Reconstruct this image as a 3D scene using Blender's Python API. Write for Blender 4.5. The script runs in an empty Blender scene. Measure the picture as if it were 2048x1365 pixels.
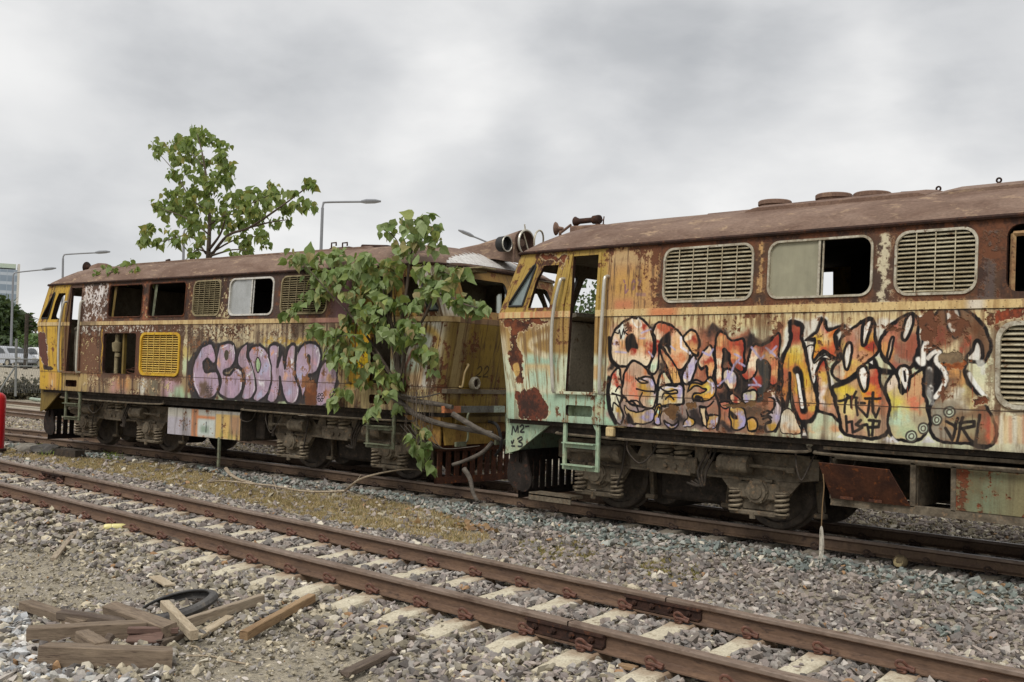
import bpy, bmesh, math, random
import numpy as np
from mathutils import Vector, Matrix, geometry

sc = bpy.context.scene
R_ = math.radians
# ------------------------------------------------------------------ camera
FPX = 2080.4527                       # focal length in photo pixels (photo 2048 wide)
YAW, PITCH, ROLL, CH = R_(42.379), R_(2.056), R_(1.789), 1.5888
_F = np.array([-math.sin(YAW)*math.cos(PITCH), math.cos(YAW)*math.cos(PITCH), math.sin(PITCH)])
_R0 = np.array([math.cos(YAW), math.sin(YAW), 0.0])
_U0 = np.cross(_R0, _F)
_R = _R0*math.cos(ROLL) + _U0*math.sin(ROLL)
_U = -_R0*math.sin(ROLL) + _U0*math.cos(ROLL)
CAM = np.array([0.0, 0.0, CH])
cd = bpy.data.cameras.new('camera')
cd.sensor_width = 36.0
cd.lens = 36.0*FPX/2048.0
cd.clip_start = 0.05
cd.clip_end = 3000.0
cam = bpy.data.objects.new('camera', cd)
sc.collection.objects.link(cam)
cam.matrix_world = Matrix(((_R[0], _U[0], -_F[0], CAM[0]), (_R[1], _U[1], -_F[1], CAM[1]),
                           (_R[2], _U[2], -_F[2], CAM[2]), (0, 0, 0, 1)))
sc.camera = cam
# ------------------------------------------------------------------ exposure
sc.view_settings.view_transform = 'Standard'
sc.view_settings.look = 'None'
sc.view_settings.exposure = 0.28
sc.view_settings.gamma = 1.0
# ------------------------------------------------------------------ sun (overcast, from behind the camera)
SUN_AZ = R_(14.0)        # heading the light comes from, measured from -Y towards +X
SUN_EL = R_(52.0)
sd = bpy.data.lights.new('sun', 'SUN')
sd.energy = 1.9
sd.angle = R_(24.0)
sd.color = (1.0, 0.96, 0.90)
so = bpy.data.objects.new('sun', sd)
sc.collection.objects.link(so)
_sdir = Vector((math.sin(SUN_AZ)*math.cos(SUN_EL), -math.cos(SUN_AZ)*math.cos(SUN_EL), math.sin(SUN_EL)))
so.rotation_euler = _sdir.to_track_quat('Z', 'Y').to_euler()
so.location = (0, -10, 20)

# ------------------------------------------------------------------ pixel -> world helpers (photo pixels)
def ray(px, py):
    return _F + _R*((px-1024.0)/FPX) - _U*((py-682.5)/FPX)
def ground(px, py, z=0.0):
    d = ray(px, py); t = (z-CAM[2])/d[2]; p = CAM+d*t
    return Vector(p)
def atdist(px, py, dist):
    d = ray(px, py); t = dist/math.hypot(d[0], d[1])
    return Vector(CAM+d*t)
def direction(px, py):
    d = ray(px, py); return Vector(d/np.linalg.norm(d))

# ------------------------------------------------------------------ world: physical sky behind a broken cloud deck
w = bpy.data.worlds.new('World'); sc.world = w
w.use_nodes = True
nt = w.node_tree; nt.nodes.clear()
def N(t, **k):
    n = nt.nodes.new(t)
    for a, b in k.items(): setattr(n, a, b)
    return n
def L(a, b): nt.links.new(a, b)
def inp(n, i, v):
    if hasattr(v, 'is_output') or isinstance(v, bpy.types.NodeSocket): nt.links.new(v, n.inputs[i])
    else: n.inputs[i].default_value = v
def M(op, a, b=0.0, c=None, clamp=False):
    n = N('ShaderNodeMath', operation=op, use_clamp=clamp)
    inp(n, 0, a); inp(n, 1, b)
    if c is not None: inp(n, 2, c)
    return n.outputs[0]
def VM(op, a, b=(0, 0, 0)):
    n = N('ShaderNodeVectorMath', operation=op); inp(n, 0, a); inp(n, 1, b)
    return n.outputs['Value'] if op in ('DOT_PRODUCT', 'LENGTH') else n.outputs[0]
def NZ(vec, scale, detail=4.0, rough=0.55, dist=0.0):
    n = N('ShaderNodeTexNoise'); inp(n, 'Vector', vec); n.inputs['Scale'].default_value = scale
    n.inputs['Detail'].default_value = detail; n.inputs['Roughness'].default_value = rough
    n.inputs['Distortion'].default_value = dist
    return n.outputs['Fac'], n.outputs['Color']
def MR(v, a, b, c=0.0, d=1.0, smooth=True):
    n = N('ShaderNodeMapRange'); n.interpolation_type = 'SMOOTHSTEP' if smooth else 'LINEAR'
    inp(n, 'Value', v); n.inputs['From Min'].default_value = a; n.inputs['From Max'].default_value = b
    n.inputs['To Min'].default_value = c; n.inputs['To Max'].default_value = d
    return n.outputs['Result']
def MIX(f, a, b, mode='MIX'):
    n = N('ShaderNodeMix', data_type='RGBA', blend_type=mode)
    inp(n, 0, f); inp(n, 6, a); inp(n, 7, b)
    return n.outputs[2]
tc = N('ShaderNodeTexCoord')
dirv = tc.outputs['Generated']
st1 = VM('MULTIPLY', dirv, (1.0, 1.0, 2.1))
_, wc = NZ(st1, 3.2, 4.0, 0.55)
warp = VM('SCALE', VM('SUBTRACT', wc, (0.5, 0.5, 0.5)))
warp.node.inputs['Scale'].default_value = 0.20
dw = VM('NORMALIZE', VM('ADD', dirv, VM('MULTIPLY', warp, (1.0, 1.0, 0.55))))
big, _ = NZ(VM('ADD', st1, (3.1, 7.7, 0.4)), 3.0, 6.0, 0.52, 0.25)
fine, _ = NZ(VM('ADD', st1, (1.3, 0.2, 5.1)), 8.5, 6.0, 0.55, 0.2)
val = M('ADD', M('MULTIPLY', big, 0.66), M('MULTIPLY', fine, 0.34))
bright = MR(val, 0.33, 0.64, 0.61, 0.79)
# cloud masses seen in the photograph, as directions in the sky (centre, angular half width, change of brightness)
def mass(px, py, rad, amt, cur, ax=1.0):
    d0 = direction(px, py)
    c = VM('DOT_PRODUCT', dw, tuple(d0))
    f = MR(c, math.cos(rad), math.cos(rad*0.15), 0.0, amt)
    return M('ADD', cur, f)
for (px, py, rad, amt) in ((330, 130, .10, -.10), (470, 160, .11, -.13), (640, 175, .10, -.11), (200, 110, .10, -.08), (760, 150, .07, -.05), (40, 400, .11, -.14),
                           (240, 400, .10, -.10), (330, 430, .07, -.05), (1250, 80, .10, -.12), (1130, 55, .09, -.09), (1420, 110, .10, -.13), (1560, 130, .08, -.06), (2000, 160, .12, -.19),
                           (1800, 40, .12, -.08), (950, 330, .10, -.08), (1120, 345, .10, -.10), (1290, 330, .10, -.08), (600, 300, .10, -.05), (1500, 30, .1, -.05), (700, 30, .1, -.03),
                           (850, 215, .07, .08), (960, 150, .08, .07), (80, 260, .09, .08), (1600, 290, .13, .06), (1250, 220, .10, .07), (430, 40, .08, .05), (150, 30, .08, .05), (1850, 310, .10, .05), (900, 430, .10, .04),
                           (30, 520, .10, .06)):
    bright = mass(px, py, rad, amt*(.95 if amt < 0 else .6), bright)
bright = M('MAXIMUM', bright, 0.34)
ramp = N('ShaderNodeValToRGB'); L(bright, ramp.inputs[0])
els = ramp.color_ramp.elements
els[0].position = 0.30; els[0].color = (0.32, 0.335, 0.355, 1)
els[1].position = 0.85; els[1].color = (0.80, 0.795, 0.785, 1)
e = els.new(0.55); e.color = (0.55, 0.557, 0.567, 1)
sky = N('ShaderNodeTexSky'); sky.sky_type = 'NISHITA'; sky.sun_disc = False
sky.sun_elevation = SUN_EL; sky.sun_rotation = math.atan2(_sdir.x, _sdir.y)
bgs = 0.1
cl = MIX(1.0, ramp.outputs[0], (1/bgs, 1/bgs, 1/bgs, 1), 'MULTIPLY')
cover = MIX(0.975, sky.outputs[0], cl)
# below the horizon the deck is not seen; keep it dim so the ground, not the void, bounces light
bg = N('ShaderNodeBackground'); bg.inputs['Strength'].default_value = bgs
L(cover, bg.inputs[0])
wo = N('ShaderNodeOutputWorld'); L(bg.outputs[0], wo.inputs[0])

# ================================================================== helpers
COL = sc.collection
rnd = random.Random(7)
class MB:
    """collects geometry for ONE mesh object"""
    def __init__(s): s.v = []; s.f = []; s.m = []; s.sm = []
    def add(s, vs, fs, mi=0, smooth=False):
        o = len(s.v); s.v += [tuple(p) for p in vs]
        for f in fs: s.f.append(tuple(o+i for i in f)); s.m.append(mi); s.sm.append(smooth)
        return s
    def box(s, c, d, rot=None, mi=0, bev=0.0):
        hx, hy, hz = d[0]/2, d[1]/2, d[2]/2
        if bev > 0 and min(hx, hy, hz) > bev*1.01:
            vs = []; b = bev
            ids = {}
            for ax in range(3):
                for sx in (-1, 1):
                    for sy in (-1, 1):
                        for sz in (-1, 1):
                            p = [sx*(hx-b), sy*(hy-b), sz*(hz-b)]
                            p[ax] = (sx*hx, sy*hy, sz*hz)[ax]
                            ids[(ax, sx, sy, sz)] = len(vs); vs.append(p)
            fs = []
            I = lambda a, x, y, z: ids[(a, x, y, z)]
            for q in (-1, 1):
                fs.append([I(0, q, -1, -1), I(0, q, 1, -1), I(0, q, 1, 1), I(0, q, -1, 1)][::q])
                fs.append([I(1, -1, q, -1), I(1, -1, q, 1), I(1, 1, q, 1), I(1, 1, q, -1)][::q])
                fs.append([I(2, -1, -1, q), I(2, 1, -1, q), I(2, 1, 1, q), I(2, -1, 1, q)][::q])
            for a in (-1, 1):
                for c_ in (-1, 1):
                    fs.append([I(0, a, c_, -1), I(0, a, c_, 1), I(1, a, c_, 1), I(1, a, c_, -1)])
                    fs.append([I(0, a, -1, c_), I(0, a, 1, c_), I(2, a, 1, c_), I(2, a, -1, c_)])
                    fs.append([I(1, -1, a, c_), I(1, 1, a, c_), I(2, 1, a, c_), I(2, -1, a, c_)])
            for x in (-1, 1):
                for y in (-1, 1):
                    for z in (-1, 1): fs.append([I(0, x, y, z), I(1, x, y, z), I(2, x, y, z)])
        else:
            vs = [(x, y, z) for x in (-hx, hx) for y in (-hy, hy) for z in (-hz, hz)]
            fs = [(0, 1, 3, 2), (4, 6, 7, 5), (0, 4, 5, 1), (2, 3, 7, 6), (0, 2, 6, 4), (1, 5, 7, 3)]
        c = Vector(c)
        if rot is not None: vs = [rot @ Vector(p) + c for p in vs]
        else: vs = [Vector(p)+c for p in vs]
        return s.add(vs, fs, mi)
    def tube(s, pts, r, n=8, mi=0, cap=True, smooth=True):
        pts = [Vector(p) for p in pts]
        rs = r if isinstance(r, (list, tuple)) else [r]*len(pts)
        rings = []; prev = None
        for i, p in enumerate(pts):
            t = (pts[min(i+1, len(pts)-1)]-pts[max(i-1, 0)])
            if t.length < 1e-9: t = Vector((0, 0, 1))
            t.normalize()
            if prev is None:
                a = Vector((0, 0, 1)) if abs(t.z) < .9 else Vector((1, 0, 0))
                x = t.cross(a).normalized()
            else:
                x = prev-t*prev.dot(t)
                x = x.normalized() if x.length > 1e-6 else t.orthogonal().normalized()
            prev = x; y = t.cross(x)
            rings.append([p+(x*math.cos(2*math.pi*k/n)+y*math.sin(2*math.pi*k/n))*rs[i] for k in range(n)])
        vs = [q for rg in rings for q in rg]; fs = []
        for i in range(len(pts)-1):
            for k in range(n):
                fs.append((i*n+k, i*n+(k+1) % n, (i+1)*n+(k+1) % n, (i+1)*n+k))
        s.add(vs, fs, mi, smooth)
        if cap:
            o = len(s.v)-len(vs)
            s.f.append(tuple(o+k for k in reversed(range(n)))); s.m.append(mi); s.sm.append(False)
            s.f.append(tuple(o+(len(pts)-1)*n+k for k in range(n))); s.m.append(mi); s.sm.append(False)
        return s
    def cyl(s, a, b, r, n=16, mi=0, r2=None):
        return s.tube([a, b], [r, r if r2 is None else r2], n, mi, True, True)
    def lathe(s, a, axis, prof, n=20, mi=0, smooth=True):
        """prof = [(distance along axis, radius)]"""
        ax = Vector(axis).normalized(); x = ax.orthogonal().normalized(); y = ax.cross(x); a = Vector(a)
        vs = []; fs = []
        for (t, r) in prof:
            for k in range(n):
                q = 2*math.pi*k/n
                vs.append(a+ax*t+(x*math.cos(q)+y*math.sin(q))*max(r, 1e-4))
        for i in range(len(prof)-1):
            for k in range(n):
                fs.append((i*n+k, i*n+(k+1) % n, (i+1)*n+(k+1) % n, (i+1)*n+k))
        fs.append(tuple(reversed(range(n)))); fs.append(tuple((len(prof)-1)*n+k for k in range(n)))
        return s.add(vs, fs, mi, smooth)
    def prism(s, poly, f0, f1, mi=0):
        """poly: 2-D list; f0, f1 map a 2-D point to 3-D for the two faces"""
        n = len(poly)
        vs = [f0(*p) for p in poly]+[f1(*p) for p in poly]
        tri = geometry.tessellate_polygon([[Vector((p[0], p[1], 0)) for p in poly]])
        fs = [tuple(t) for t in tri]+[tuple(n+i for i in reversed(t)) for t in tri]
        fs += [(i, (i+1) % n, n+(i+1) % n, n+i) for i in range(n)]
        return s.add(vs, fs, mi)
    def spring(s, base, h, r, wire, turns, n=6, axis=(0, 0, 1)):
        pts = []; k = int(turns*10)
        for i in range(k+1):
            a = 2*math.pi*turns*i/k
            pts.append((base[0]+r*math.cos(a), base[1]+r*math.sin(a), base[2]+h*i/k))
        return s.tube(pts, wire, n)
    def build(s, name, mats, parent=None, loc=None):
        me = bpy.data.meshes.new(name)
        me.from_pydata(s.v, [], s.f)
        mats = mats if isinstance(mats, (list, tuple)) else [mats]
        for m in mats: me.materials.append(m)
        if len(mats) > 1: me.polygons.foreach_set('material_index', s.m)
        me.polygons.foreach_set('use_smooth', s.sm)
        bm = bmesh.new(); bm.from_mesh(me); bmesh.ops.recalc_face_normals(bm, faces=bm.faces[:]); bm.to_mesh(me); bm.free()
        if any(s.sm): me.set_sharp_from_angle(angle=R_(38))
        me.update()
        o = bpy.data.objects.new(name, me); COL.objects.link(o)
        if parent is not None: o.parent = parent
        if loc is not None: o.location = loc
        return o
def mesh_np(name, verts, faces, mats, parent=None, smooth=False, col=None):
    """fast mesh from numpy; faces (n,3) or (n,4); col = per vertex colour (n,3)"""
    me = bpy.data.meshes.new(name)
    nv, (nf, k) = len(verts), faces.shape
    me.vertices.add(nv); me.vertices.foreach_set('co', np.ascontiguousarray(verts, dtype=np.float32).ravel())
    me.loops.add(nf*k); me.loops.foreach_set('vertex_index', np.ascontiguousarray(faces, dtype=np.int32).ravel())
    me.polygons.add(nf); me.polygons.foreach_set('loop_start', np.arange(0, nf*k, k, dtype=np.int32))
    me.polygons.foreach_set('loop_total', np.full(nf, k, dtype=np.int32))
    me.polygons.foreach_set('use_smooth', np.full(nf, smooth, dtype=bool))
    me.update(calc_edges=True)
    if col is not None:
        a = me.color_attributes.new('tint', 'FLOAT_COLOR', 'POINT')
        c4 = np.ones((nv, 4), dtype=np.float32); c4[:, :3] = col
        a.data.foreach_set('color', c4.ravel())
    for m in (mats if isinstance(mats, (list, tuple)) else [mats]): me.materials.append(m)
    o = bpy.data.objects.new(name, me); COL.objects.link(o)
    if parent is not None: o.parent = parent
    return o
def tag(o, label=None, cat=None, group=None, kind=None):
    if label: o['label'] = label
    if cat: o['category'] = cat
    if group: o['group'] = group
    if kind: o['kind'] = kind
    return o
def thing(name, label, cat, loc=(0, 0, 0), rz=0.0, group=None):
    o = bpy.data.objects.new(name, None); COL.objects.link(o)
    o.empty_display_size = .2
    o.location = loc; o.rotation_euler = (0, 0, rz)
    return tag(o, label, cat, group)
def copy_tree(o, parent=None):
    c = o.copy(); COL.objects.link(c)
    if parent is not None: c.parent = parent
    for ch in list(o.children): copy_tree(ch, c)
    return c
def catmull(pts, n=6, closed=False):
    P_ = [np.array(p, float) for p in pts]; out = []
    m = len(P_); rng = range(m) if closed else range(m-1)
    for i in rng:
        g = (lambda k: P_[k % m]) if closed else (lambda k: P_[min(max(k, 0), m-1)])
        p0, p1, p2, p3 = g(i-1), g(i), g(i+1), g(i+2)
        for j in range(n):
            t = j/n
            out.append(.5*((2*p1)+(-p0+p2)*t+(2*p0-5*p1+4*p2-p3)*t*t+(-p0+3*p1-3*p2+p3)*t**3))
    if not closed: out.append(P_[-1])
    return out
def rrect(u0, u1, z0, z1, r, n=5):
    out = []
    for (cx, cz, a) in ((u1-r, z1-r, 0), (u0+r, z1-r, 90), (u0+r, z0+r, 180), (u1-r, z0+r, 270)):
        for i in range(n+1):
            q = R_(a+90*i/n); out.append((cx+r*math.cos(q), cz+r*math.sin(q)))
    return out
def inside(poly, x, y):
    c = False; n = len(poly); j = n-1
    for i in range(n):
        xi, yi = poly[i][0], poly[i][1]; xj, yj = poly[j][0], poly[j][1]
        if (yi > y) != (yj > y) and x < (xj-xi)*(y-yi)/(yj-yi)+xi: c = not c
        j = i
    return c

# ================================================================== materials
def srgb(*c):
    c = np.array(c, float)/255.0
    return tuple(np.where(c <= .04045, c/12.92, ((c+.055)/1.055)**2.4))
class NT:
    def __init__(s, name):
        s.m = bpy.data.materials.new(name); s.m.use_nodes = True
        s.t = s.m.node_tree; s.t.nodes.clear()
        s.out = s.n('ShaderNodeOutputMaterial'); s.b = s.n('ShaderNodeBsdfPrincipled')
        s.l(s.b.outputs[0], s.out.inputs[0])
    def n(s, t, **k):
        x = s.t.nodes.new(t)
        for a, b in k.items(): setattr(x, a, b)
        return x
    def l(s, a, b): s.t.links.new(a, b)
    def set(s, node, i, v):
        if isinstance(v, bpy.types.NodeSocket): s.l(v, node.inputs[i])
        else:
            if isinstance(v, tuple) and len(v) == 3 and node.inputs[i].type == 'RGBA': v = v+(1,)
            node.inputs[i].default_value = v
    def noise(s, vec, scale, detail=4., rough=.55, dist=0.):
        x = s.n('ShaderNodeTexNoise'); s.set(x, 'Vector', vec); s.set(x, 'Scale', scale); s.set(x, 'Detail', detail)
        s.set(x, 'Roughness', rough); s.set(x, 'Distortion', dist); return x.outputs['Fac']
    def ramp(s, v, stops):
        x = s.n('ShaderNodeValToRGB'); s.l(v, x.inputs[0]); e = x.color_ramp.elements
        while len(e) < len(stops): e.new(.5)
        for i, (p, c) in enumerate(stops):
            e[i].position = p; e[i].color = tuple(c)+(1,) if not isinstance(c, (int, float)) else (c, c, c, 1)
        return x.outputs[0]
    def mix(s, f, a, b, mode='MIX'):
        x = s.n('ShaderNodeMix', data_type='RGBA', blend_type=mode); s.set(x, 0, f); s.set(x, 6, a); s.set(x, 7, b); return x.outputs[2]
    def math(s, op, a, b=0., clamp=False):
        x = s.n('ShaderNodeMath', operation=op, use_clamp=clamp); s.set(x, 0, a); s.set(x, 1, b); return x.outputs[0]
    def bump(s, h, strength=.3, dist=.01):
        x = s.n('ShaderNodeBump'); s.l(h, x.inputs['Height']); s.set(x, 'Strength', strength); s.set(x, 'Distance', dist)
        s.l(x.outputs[0], s.b.inputs['Normal'])
    def coord(s, sx=1, sy=1, sz=1, rand=True):
        t = s.n('ShaderNodeTexCoord'); mp = s.n('ShaderNodeMapping'); s.l(t.outputs['Object'], mp.inputs[0])
        mp.inputs['Scale'].default_value = (sx, sy, sz)
        if rand:
            oi = s.n('ShaderNodeObjectInfo'); cb = s.n('ShaderNodeCombineXYZ')
            s.l(s.math('MULTIPLY', oi.outputs['Random'], 37.), cb.inputs[0]); s.l(s.math('MULTIPLY', oi.outputs['Random'], 11.), cb.inputs[1])
            s.l(cb.outputs[0], mp.inputs['Location'])
        return mp.outputs[0]
def worn(name, c1, c2, c3=None, scale=6., rough=.75, metal=0., bump=.25, stretch=(1, 1, 1), t=(.38, .62), spec=.35, fine=40., bd=.006):
    """layered wear: c1 base, c2 patches, c3 small spots (all linear-colour tuples)"""
    k = NT(name); v = k.coord(*stretch)
    n1 = k.noise(v, scale, 6., .62, .6); n2 = k.noise(v, fine, 5., .6)
    col = k.mix(k.ramp(n1, [(t[0], 0.), (t[1], 1.)]), c1, c2)
    if c3 is not None:
        n3 = k.noise(v, scale*2.7, 6., .7, .3)
        col = k.mix(k.ramp(n3, [(.56, 0.), (.66, 1.)]), col, c3)
    col = k.mix(.55, col, k.ramp(n2, [(.25, .35), (.75, 1.3)]), 'MULTIPLY')
    k.set(k.b, 'Base Color', col); k.set(k.b, 'Metallic', metal)
    k.set(k.b, 'Roughness', k.ramp(n1, [(.3, max(rough-.12, .05)), (.7, min(rough+.1, 1.))]))
    k.set(k.b, 'Specular IOR Level', spec)
    k.bump(k.math('ADD', n1, k.math('MULTIPLY', n2, .6)), bump, bd)
    return k.m
def plain(name, c, rough=.5, metal=0., spec=.5, trans=0., emit=None):
    k = NT(name); v = k.coord()
    col = k.mix(.25, tuple(c), k.ramp(k.noise(v, 14., 4.), [(.3, .5), (.7, 1.3)]), 'MULTIPLY')
    k.set(k.b, 'Base Color', col); k.set(k.b, 'Roughness', rough); k.set(k.b, 'Metallic', metal); k.set(k.b, 'Specular IOR Level', spec)
    if trans: k.set(k.b, 'Transmission Weight', trans)
    return k.m
S = srgb
MT = {}
MT['rail'] = worn('rusty_rail', S(98, 78, 65), S(116, 92, 74), S(78, 62, 53), 5., .72, .0, .25, (.6, 1, 3), spec=.3)
MT['railhead'] = worn('worn_rail_head', S(132, 116, 104), S(114, 97, 84), S(96, 78, 66), 3., .55, .0, .12, (.4, 1, 1))
MT['rail2'] = worn('old_rail', S(94, 76, 63), S(112, 92, 74), S(74, 60, 52), 5., .75, .0, .2, spec=.25)
MT['clip'] = worn('clip_steel', S(106, 70, 56), S(84, 58, 48), S(122, 84, 66), 30., .6, .0, .2, spec=.4)
MT['clipold'] = worn('clip_old', S(78, 62, 52), S(60, 48, 42), None, 30., .8, .0, .2)
MT['concrete'] = worn('sleeper_concrete', S(196, 188, 166), S(178, 168, 146), S(150, 138, 118), 7., .9, 0., .35, t=(.4, .7), spec=.2, fine=70.)
MT['grime'] = worn('underframe_grime', S(116, 106, 90), S(84, 75, 63), S(134, 111, 86), 7., .85, 0., .5, spec=.25)
MT['grimed'] = worn('dark_grime', S(72, 64, 57), S(52, 48, 43), S(91, 76, 62), 7., .88, 0., .5, spec=.2)
MT['ploughdark'] = worn('dark_plough', S(50, 44, 40), S(38, 34, 31), S(74, 52, 42), 6., .9, 0., .4, spec=.15)  # near-black tone for the ploughs at the left ends
MT['wheel'] = worn('wheel_steel', S(93, 84, 74), S(67, 60, 54), S(110, 93, 74), 9., .7, .0, .25, spec=.3)
MT['spring'] = worn('spring_steel', S(140, 128, 107), S(107, 95, 80), None, 12., .75, 0., .2)
MT['rust'] = worn('rust', S(92, 58, 42), S(66, 44, 36), S(134, 78, 44), 5., .85, 0., .5, spec=.2)
MT['rustd'] = worn('dark_rust', S(66, 46, 38), S(48, 36, 32), S(96, 60, 40), 6., .85, 0., .5, spec=.2)
MT['roof'] = worn('roof_rust', S(132, 110, 96), S(106, 84, 72), S(158, 134, 110), 1.6, .8, 0., .3, (1, 3, 3), t=(.35, .65), spec=.3, fine=26.)
MT['hatch'] = worn('hatch_rust', S(122, 98, 84), S(102, 80, 68), S(142, 116, 96), 3., .85, 0., .3, spec=.25)
MT['yellow'] = worn('old_yellow', S(188, 152, 58), S(166, 126, 50), S(98, 62, 40), 5., .6, 0., .4, (1, 1, .6))
MT['apron'] = worn('rusty_yellow_apron', S(182, 148, 74), S(150, 110, 62), S(96, 62, 44), 4., .75, 0., .4, (1, 1, .4))
MT['olive'] = worn('dirty_olive', S(124, 104, 44), S(104, 84, 42), S(78, 56, 40), 3., .7, 0., .3, (1, 1, .35))
MT['mint'] = worn('old_mint', S(150, 172, 146), S(168, 170, 138), S(104, 76, 54), 5., .7, 0., .3, (1, 1, .5), t=(.45, .75))
MT['mintgrey'] = worn('faded_mint_rail', S(118, 124, 100), S(96, 96, 78), S(84, 62, 46), 9., .75, 0., .3)
MT['cream'] = worn('cream_stripe', S(204, 182, 134), S(186, 158, 106), S(140, 96, 62), 5., .7, 0., .25, (1.2, 1, .25), t=(.42, .7))
MT['chrome'] = plain('worn_handrail_steel', S(186, 182, 170), .35, .35)
MT['alu'] = worn('aluminium_frame', S(190, 184, 166), S(152, 142, 122), S(108, 84, 64), 7., .55, .1, .15)
MT['white'] = worn('white_frame', S(206, 204, 198), S(178, 172, 160), None, 9., .5, 0., .1)
MT['slat'] = worn('louvre_slat', S(200, 192, 166), S(164, 152, 124), S(116, 90, 66), 4., .7, 0., .15)
MT['slatold'] = worn('louvre_slat_grimy', S(150, 138, 106), S(126, 114, 86), S(92, 72, 54), 5., .75, 0., .15)
MT['slaty'] = worn('louvre_slat_yellow', S(224, 194, 104), S(206, 170, 82), S(160, 120, 96), 7., .65, 0., .15)
MT['frameyellow'] = worn('louvre_frame_yellow', S(208, 170, 40), S(190, 146, 40), S(130, 84, 46), 7., .6, 0., .2)
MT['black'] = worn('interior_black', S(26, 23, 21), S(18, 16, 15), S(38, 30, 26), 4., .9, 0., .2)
MT['inner'] = worn('interior_paint', S(136, 126, 108), S(110, 98, 82), S(100, 74, 56), 3., .85, 0., .25)
MT['innerlight'] = worn('cab_panel', S(206, 196, 176), S(186, 176, 156), S(140, 120, 96), 3., .8, 0., .2)
def sleeper_concrete(name, c1, c2, c3):
    m = worn(name, c1, c2, c3, 7., .9, 0., .35, t=(.4, .7), spec=.2, fine=70.); t = m.node_tree
    b = next(n for n in t.nodes if n.type == 'BSDF_PRINCIPLED'); src = b.inputs['Base Color'].links[0].from_socket
    nd = lambda ty, **k: t.nodes.new(ty)
    tc_ = nd('ShaderNodeTexCoord'); se = nd('ShaderNodeSeparateXYZ'); t.links.new(tc_.outputs['Object'], se.inputs[0])
    ab = nd('ShaderNodeMath'); ab.operation = 'ABSOLUTE'; t.links.new(se.outputs[1], ab.inputs[0])
    su = nd('ShaderNodeMath'); su.operation = 'SUBTRACT'; t.links.new(ab.outputs[0], su.inputs[0]); su.inputs[1].default_value = .535
    a2 = nd('ShaderNodeMath'); a2.operation = 'ABSOLUTE'; t.links.new(su.outputs[0], a2.inputs[0])
    oi = nd('ShaderNodeObjectInfo'); ad = nd('ShaderNodeVectorMath'); t.links.new(tc_.outputs['Object'], ad.inputs[0]); t.links.new(oi.outputs['Random'], ad.inputs[1])
    no = nd('ShaderNodeTexNoise'); no.inputs['Scale'].default_value = 9.; no.inputs['Detail'].default_value = 5.; t.links.new(ad.outputs[0], no.inputs['Vector'])
    mm = nd('ShaderNodeMath'); mm.operation = 'MULTIPLY_ADD'; t.links.new(no.outputs['Fac'], mm.inputs[0]); mm.inputs[1].default_value = -.30; t.links.new(a2.outputs[0], mm.inputs[2])
    mr = nd('ShaderNodeMapRange'); t.links.new(mm.outputs[0], mr.inputs['Value']); mr.inputs['From Min'].default_value = -.06; mr.inputs['From Max'].default_value = .10; mr.inputs['To Min'].default_value = .75; mr.inputs['To Max'].default_value = 0.
    mx = nd('ShaderNodeMix'); mx.data_type = 'RGBA'; t.links.new(mr.outputs[0], mx.inputs[0]); t.links.new(src, mx.inputs[6]); mx.inputs[7].default_value = S(122, 92, 70)+(1,)
    t.links.new(mx.outputs[2], b.inputs['Base Color']); return m
MT['concrete'] = sleeper_concrete('sleeper_concrete', S(200, 192, 170), S(180, 170, 148), S(146, 134, 114))
MT['rubber'] = plain('black_rubber', S(38, 37, 37), .7)
MT['tyre'] = worn('old_tyre', S(84, 82, 80), S(66, 64, 63), S(112, 106, 98), 8., .8, 0., .25)
def glass_dirty(name, tint, dirt, alpha, trl=.15):
    k = NT(name); v = k.coord()
    n = k.noise(v, 5., 5., .6, .4); n2 = k.noise(k.coord(9, 1, 1.2), 3., 4.)
    g = k.n('ShaderNodeBsdfTransparent'); k.set(g, 'Color', tint)
    gl = k.n('ShaderNodeBsdfGlossy'); k.set(gl, 'Roughness', .06); k.set(gl, 'Color', (.9, .9, .9))
    fr = k.n('ShaderNodeFresnel'); k.set(fr, 'IOR', 1.45)
    m1 = k.n('ShaderNodeMixShader'); k.l(fr.outputs[0], m1.inputs[0]); k.l(g.outputs[0], m1.inputs[1]); k.l(gl.outputs[0], m1.inputs[2])
    dc = k.mix(n2, tuple(dirt), tuple(x*.72 for x in dirt)); d0 = k.n('ShaderNodeBsdfDiffuse'); k.set(d0, 'Color', dc); d1 = k.n('ShaderNodeBsdfTranslucent'); k.set(d1, 'Color', dc)
    d = k.n('ShaderNodeMixShader'); k.set(d, 0, trl); k.l(d0.outputs[0], d.inputs[1]); k.l(d1.outputs[0], d.inputs[2])
    m2 = k.n('ShaderNodeMixShader'); k.l(k.ramp(n, [(.25, max(alpha-.12, 0)), (.75, min(alpha+.12, 1))]), m2.inputs[0])
    k.l(m1.outputs[0], m2.inputs[1]); k.l(d.outputs[0], m2.inputs[2]); k.l(m2.outputs[0], k.out.inputs[0])
    return k.m
MT['dusty'] = glass_dirty('dusty_pane', (.85, .88, .86), S(176, 172, 148), .84)
MT['dustygrey'] = glass_dirty('dusty_grey_pane', (.85, .88, .9), S(164, 166, 164), .9)
MT['greenglass'] = glass_dirty('film_covered_pane', (.8, .86, .85), S(158, 172, 172), .86)
MT['frost'] = glass_dirty('streaked_pane', (.92, .96, .94), S(196, 204, 190), .80, .75)

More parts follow.
